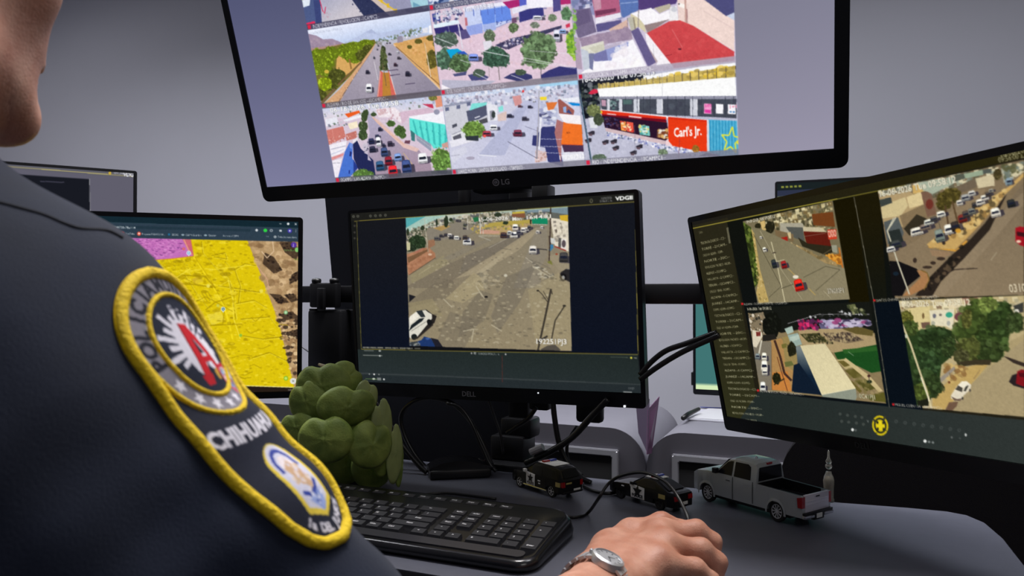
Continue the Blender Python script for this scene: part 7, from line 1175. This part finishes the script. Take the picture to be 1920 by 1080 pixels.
    for i,ch in enumerate(s):
        v,t=glyphs(ch,.05)
        if not len(v): continue
        v=(v-np.array([np.ptp(v[:,0])/2,0]))*5.2; th=math.radians(52-104*i/(n-1)); x,y=v[:,0],v[:,1]; ca,sa=math.cos(th),math.sin(th); q=c.f(np.c_[-26*math.sin(th)+x*ca+y*sa*1, 99+27*math.cos(th)+x*sa-y*ca])*2
        for tt in t: c.raw(q[tt],(214,210,220))
    # rim
    b=np.r_[np.linspace(-47.5,135,400)]; o=np.r_[np.c_[-hw(b),b],np.c_[hw(b),b][::-1]]; n=np.array([0,44.0]); 
    for a,d in zip(o,np.roll(o,-1,0)): 
        L([a,d],13 if np.hypot(*(a-d))<9 else 13,E_Y)
    for k in range(520): 
        i=RNG.integers(0,len(o)-1); a=o[i]; g=n-a; g=g/np.hypot(*g)*6.5; L([a,a+g],.5,(206,168,8) if k%2 else (246,214,50),.7)
    c.grain(5); return c.done(1),K
img,K=paint_patch()
nb,na=270,170; bb=np.linspace(-47.4,134.9,nb); u=np.linspace(-1,1,na); A=(hw(bb)[:,None]*u[None,:]); B=np.repeat(bb[:,None],na,1)
pts=sleeve(A.ravel()/1000,B.ravel()/1000,.0016); me=bpy.data.meshes.new('sleeve_badge'); i=(np.arange(nb-1)[:,None]*na+np.arange(na-1)[None,:]).ravel(); me.from_pydata(pts.tolist(),[],np.stack([i,i+na,i+na+1,i+1],1).tolist())
px=np.clip(((A+56)*K).astype(int),0,img.shape[1]-1).ravel(); py=np.clip(((B+50)*K).astype(int),0,img.shape[0]-1).ravel(); cc=np.ones((nb*na,4),np.float32); cc[:,:3]=s2l(img[py,px]); at=me.color_attributes.new('paint','FLOAT_COLOR','POINT'); at.data.foreach_set('color',cc.ravel())
bd=tag(link('sleeve_badge',me,vmat('embroidery',False,.85),jk,True),'embroidered police badge with yellow rim')
o=np.r_[np.c_[-hw(bb),bb],np.c_[hw(bb),bb][::-1]]; c0=np.array([0,40.]); o=o[::3]; o=o+(c0-o)/np.linalg.norm(c0-o,axis=1)[:,None]*3.2
rim=sleeve(o[:,0]/1000,o[:,1]/1000,.0014); b=newbm(); pr=[Vector(p) for p in rim]; pr.append(pr[0]); tube(b,pr,.0034,8,False); obj('rim',b,mat('yellow_thread',E_Y,.8,bump=.9,bscale=520,var=.08,vscale=300),bd,smooth=True)
for r,nn in ((42.9,'ring'),(30.4,'ring')):
    t_=np.linspace(0,2*PI,90); q=sleeve(r*np.sin(t_)/1000,-r*np.cos(t_)/1000,.0016); b=newbm(); tube(b,[Vector(p) for p in q],.0014,6,False); obj(nn,b,mat('yellow_thread',E_Y),bd,smooth=True)
# seam over the shoulder
q=[]
for x,y in ((-30,372),(30,388),(80,402),(118,418),(150,428),(200,432),(230,446)):
    d=np.array(unit(ray(x,y))); t=.2
    for _ in range(80): t+=float(np.clip(jacket((np.array(CAM)+d*t)[None])[0],-.02,.02))*.8
    q.append(Vector(np.array(CAM)+d*t-off))
b=newbm(); tube(b,spline(q,6),.0011,6); obj('shoulder_seam',b,mat('dark_navy_piping',(17,20,31),.9),jk,smooth=True)

# wristwatch
WM=atd(1124,1102,.697); WA=EL+(WR-EL)*.45; wd=(WA-WM).normalized(); WCc=WM+wd*.012; tc_=(CAM-WCc).normalized(); wn=Z*.46+tc_*.86; wn=(wn-wd*wn.dot(wd)).normalized(); ws=wd.cross(wn).normalized()
D0=WCc+wn*.0325
wt=thing('wristwatch','steel wristwatch with a pale dial on the person\'s right wrist','watch',mw=basis(D0,ws,-wd,wn))
M_steel=mat('watch_steel',(206,206,208),.38,metal=.6)
b=newbm(); lathe(b,[(.013,-.006),(.0152,-.005),(.0158,-.001),(.0152,.002),(.0132,.0034),(.0128,.0018)],seg=40); obj('case',b,M_steel,wt,angle=35)
b=newbm(); lathe(b,[(.0130,.0012),(.0130,.0016)],seg=40); dl=obj('dial',b,mat('dial_silver',(236,236,232),.6),wt)
b=newbm()
for k in range(12):
    m=Matrix.Rotation(k*PI/6,4,'Z'); q=[b.verts.new(m@Vector((x,y,.0019))) for x,y in ((-.0006,.009),(.0006,.009),(.0006,.0118),(-.0006,.0118))]; b.faces.new(q)
obj('hour_marks',b,mat('dark_mark',(60,60,64),.4),dl)
for a,l in ((.9,.0065),(2.6,.0095)):
    b=newbm(); m=Matrix.Rotation(a,4,'Z'); b.faces.new([b.verts.new(m@Vector((x,y,.0023))) for x,y in ((-.0005,-.001),(.0005,-.001),(.0004,l),(-.0004,l))]); obj('hand',b,mat('dark_mark',(60,60,64)),dl)
b=newbm(); box(b,.0155,.0185,-.002,.002,-.003,.001,.0008); obj('crown',b,M_steel,wt)
b=newbm(); ra,rb=.0315,.0325
for k in range(26):
    th=2*PI*(k+.5)/26
    if abs(math.atan2(math.sin(th-PI/2),math.cos(th-PI/2)))<.46: continue
    c=Vector((ra*math.cos(th)*1.02,0,-.0325+rb*math.sin(th))); tx=Vector((-ra*math.sin(th),0,rb*math.cos(th))).normalized(); tn=Vector((tx.z,0,-tx.x))
    for yy,wd_ in ((-.0062,.0036),(0,.0022),(.0062,.0036)):
        vs=[]
        for sx,sy,sz in ((-1,-1,-1),(1,-1,-1),(1,1,-1),(-1,1,-1),(-1,-1,1),(1,-1,1),(1,1,1),(-1,1,1)): vs.append(b.verts.new(c+tx*sx*.0031+Vector((0,yy+sy*wd_,0))+tn*sz*.0013))
        for f in ((0,3,2,1),(4,5,6,7),(0,1,5,4),(1,2,6,5),(2,3,7,6),(3,0,4,7)): b.faces.new([vs[i] for i in f])
obj('bracelet',b,M_steel,wt)

# computer mouse under the hand
mc=Vector(J['m'][1])*.45+Vector(J['r'][0])*.55; mc.z=DZ
ms=thing('computer_mouse','black wired mouse under the person\'s hand, its cable arching up past the toy coupe','mouse',loc=mc,rz=YAW-.25)
b=newbm(); bmesh.ops.create_uvsphere(b,u_segments=32,v_segments=20,radius=1)
for v in b.verts: v.co=Vector((v.co.x*.027,v.co.y*.048,.0+max(v.co.z,-.15)*.021+.0045))
obj('shell',b,M_black,ms,smooth=True)
b=newbm(); lathe(b,[(.007,-.003),(.0085,-.0015),(.0085,.0015),(.007,.003)],Matrix.Translation((0,.03,.021))@Matrix.Rotation(PI/2,4,'Y'),16); obj('scroll_wheel',b,mat('wheel_rubber',(40,40,42),.6),ms)
cp=[atd(1292,985,.835),atd(1288,966,.845),atd(1279,946,.86),atd(1262,918,.88),atd(1240,898,.90),atd(1205,886,.93),atd(1165,892,.95),atd(1140,908,.965),atd(1122,935,.96),atz(1104,960,DZ+.004),atz(1088,968,DZ+.0025),atz(1074,970,DZ+.0025),atz(1066,968,DZ+.0025)]
iv=ms.matrix_basis.inverted(); b=newbm(); tube(b,spline([iv@p for p in cp],8),.0021,8); obj('cable',b,M_cable,ms,smooth=True)
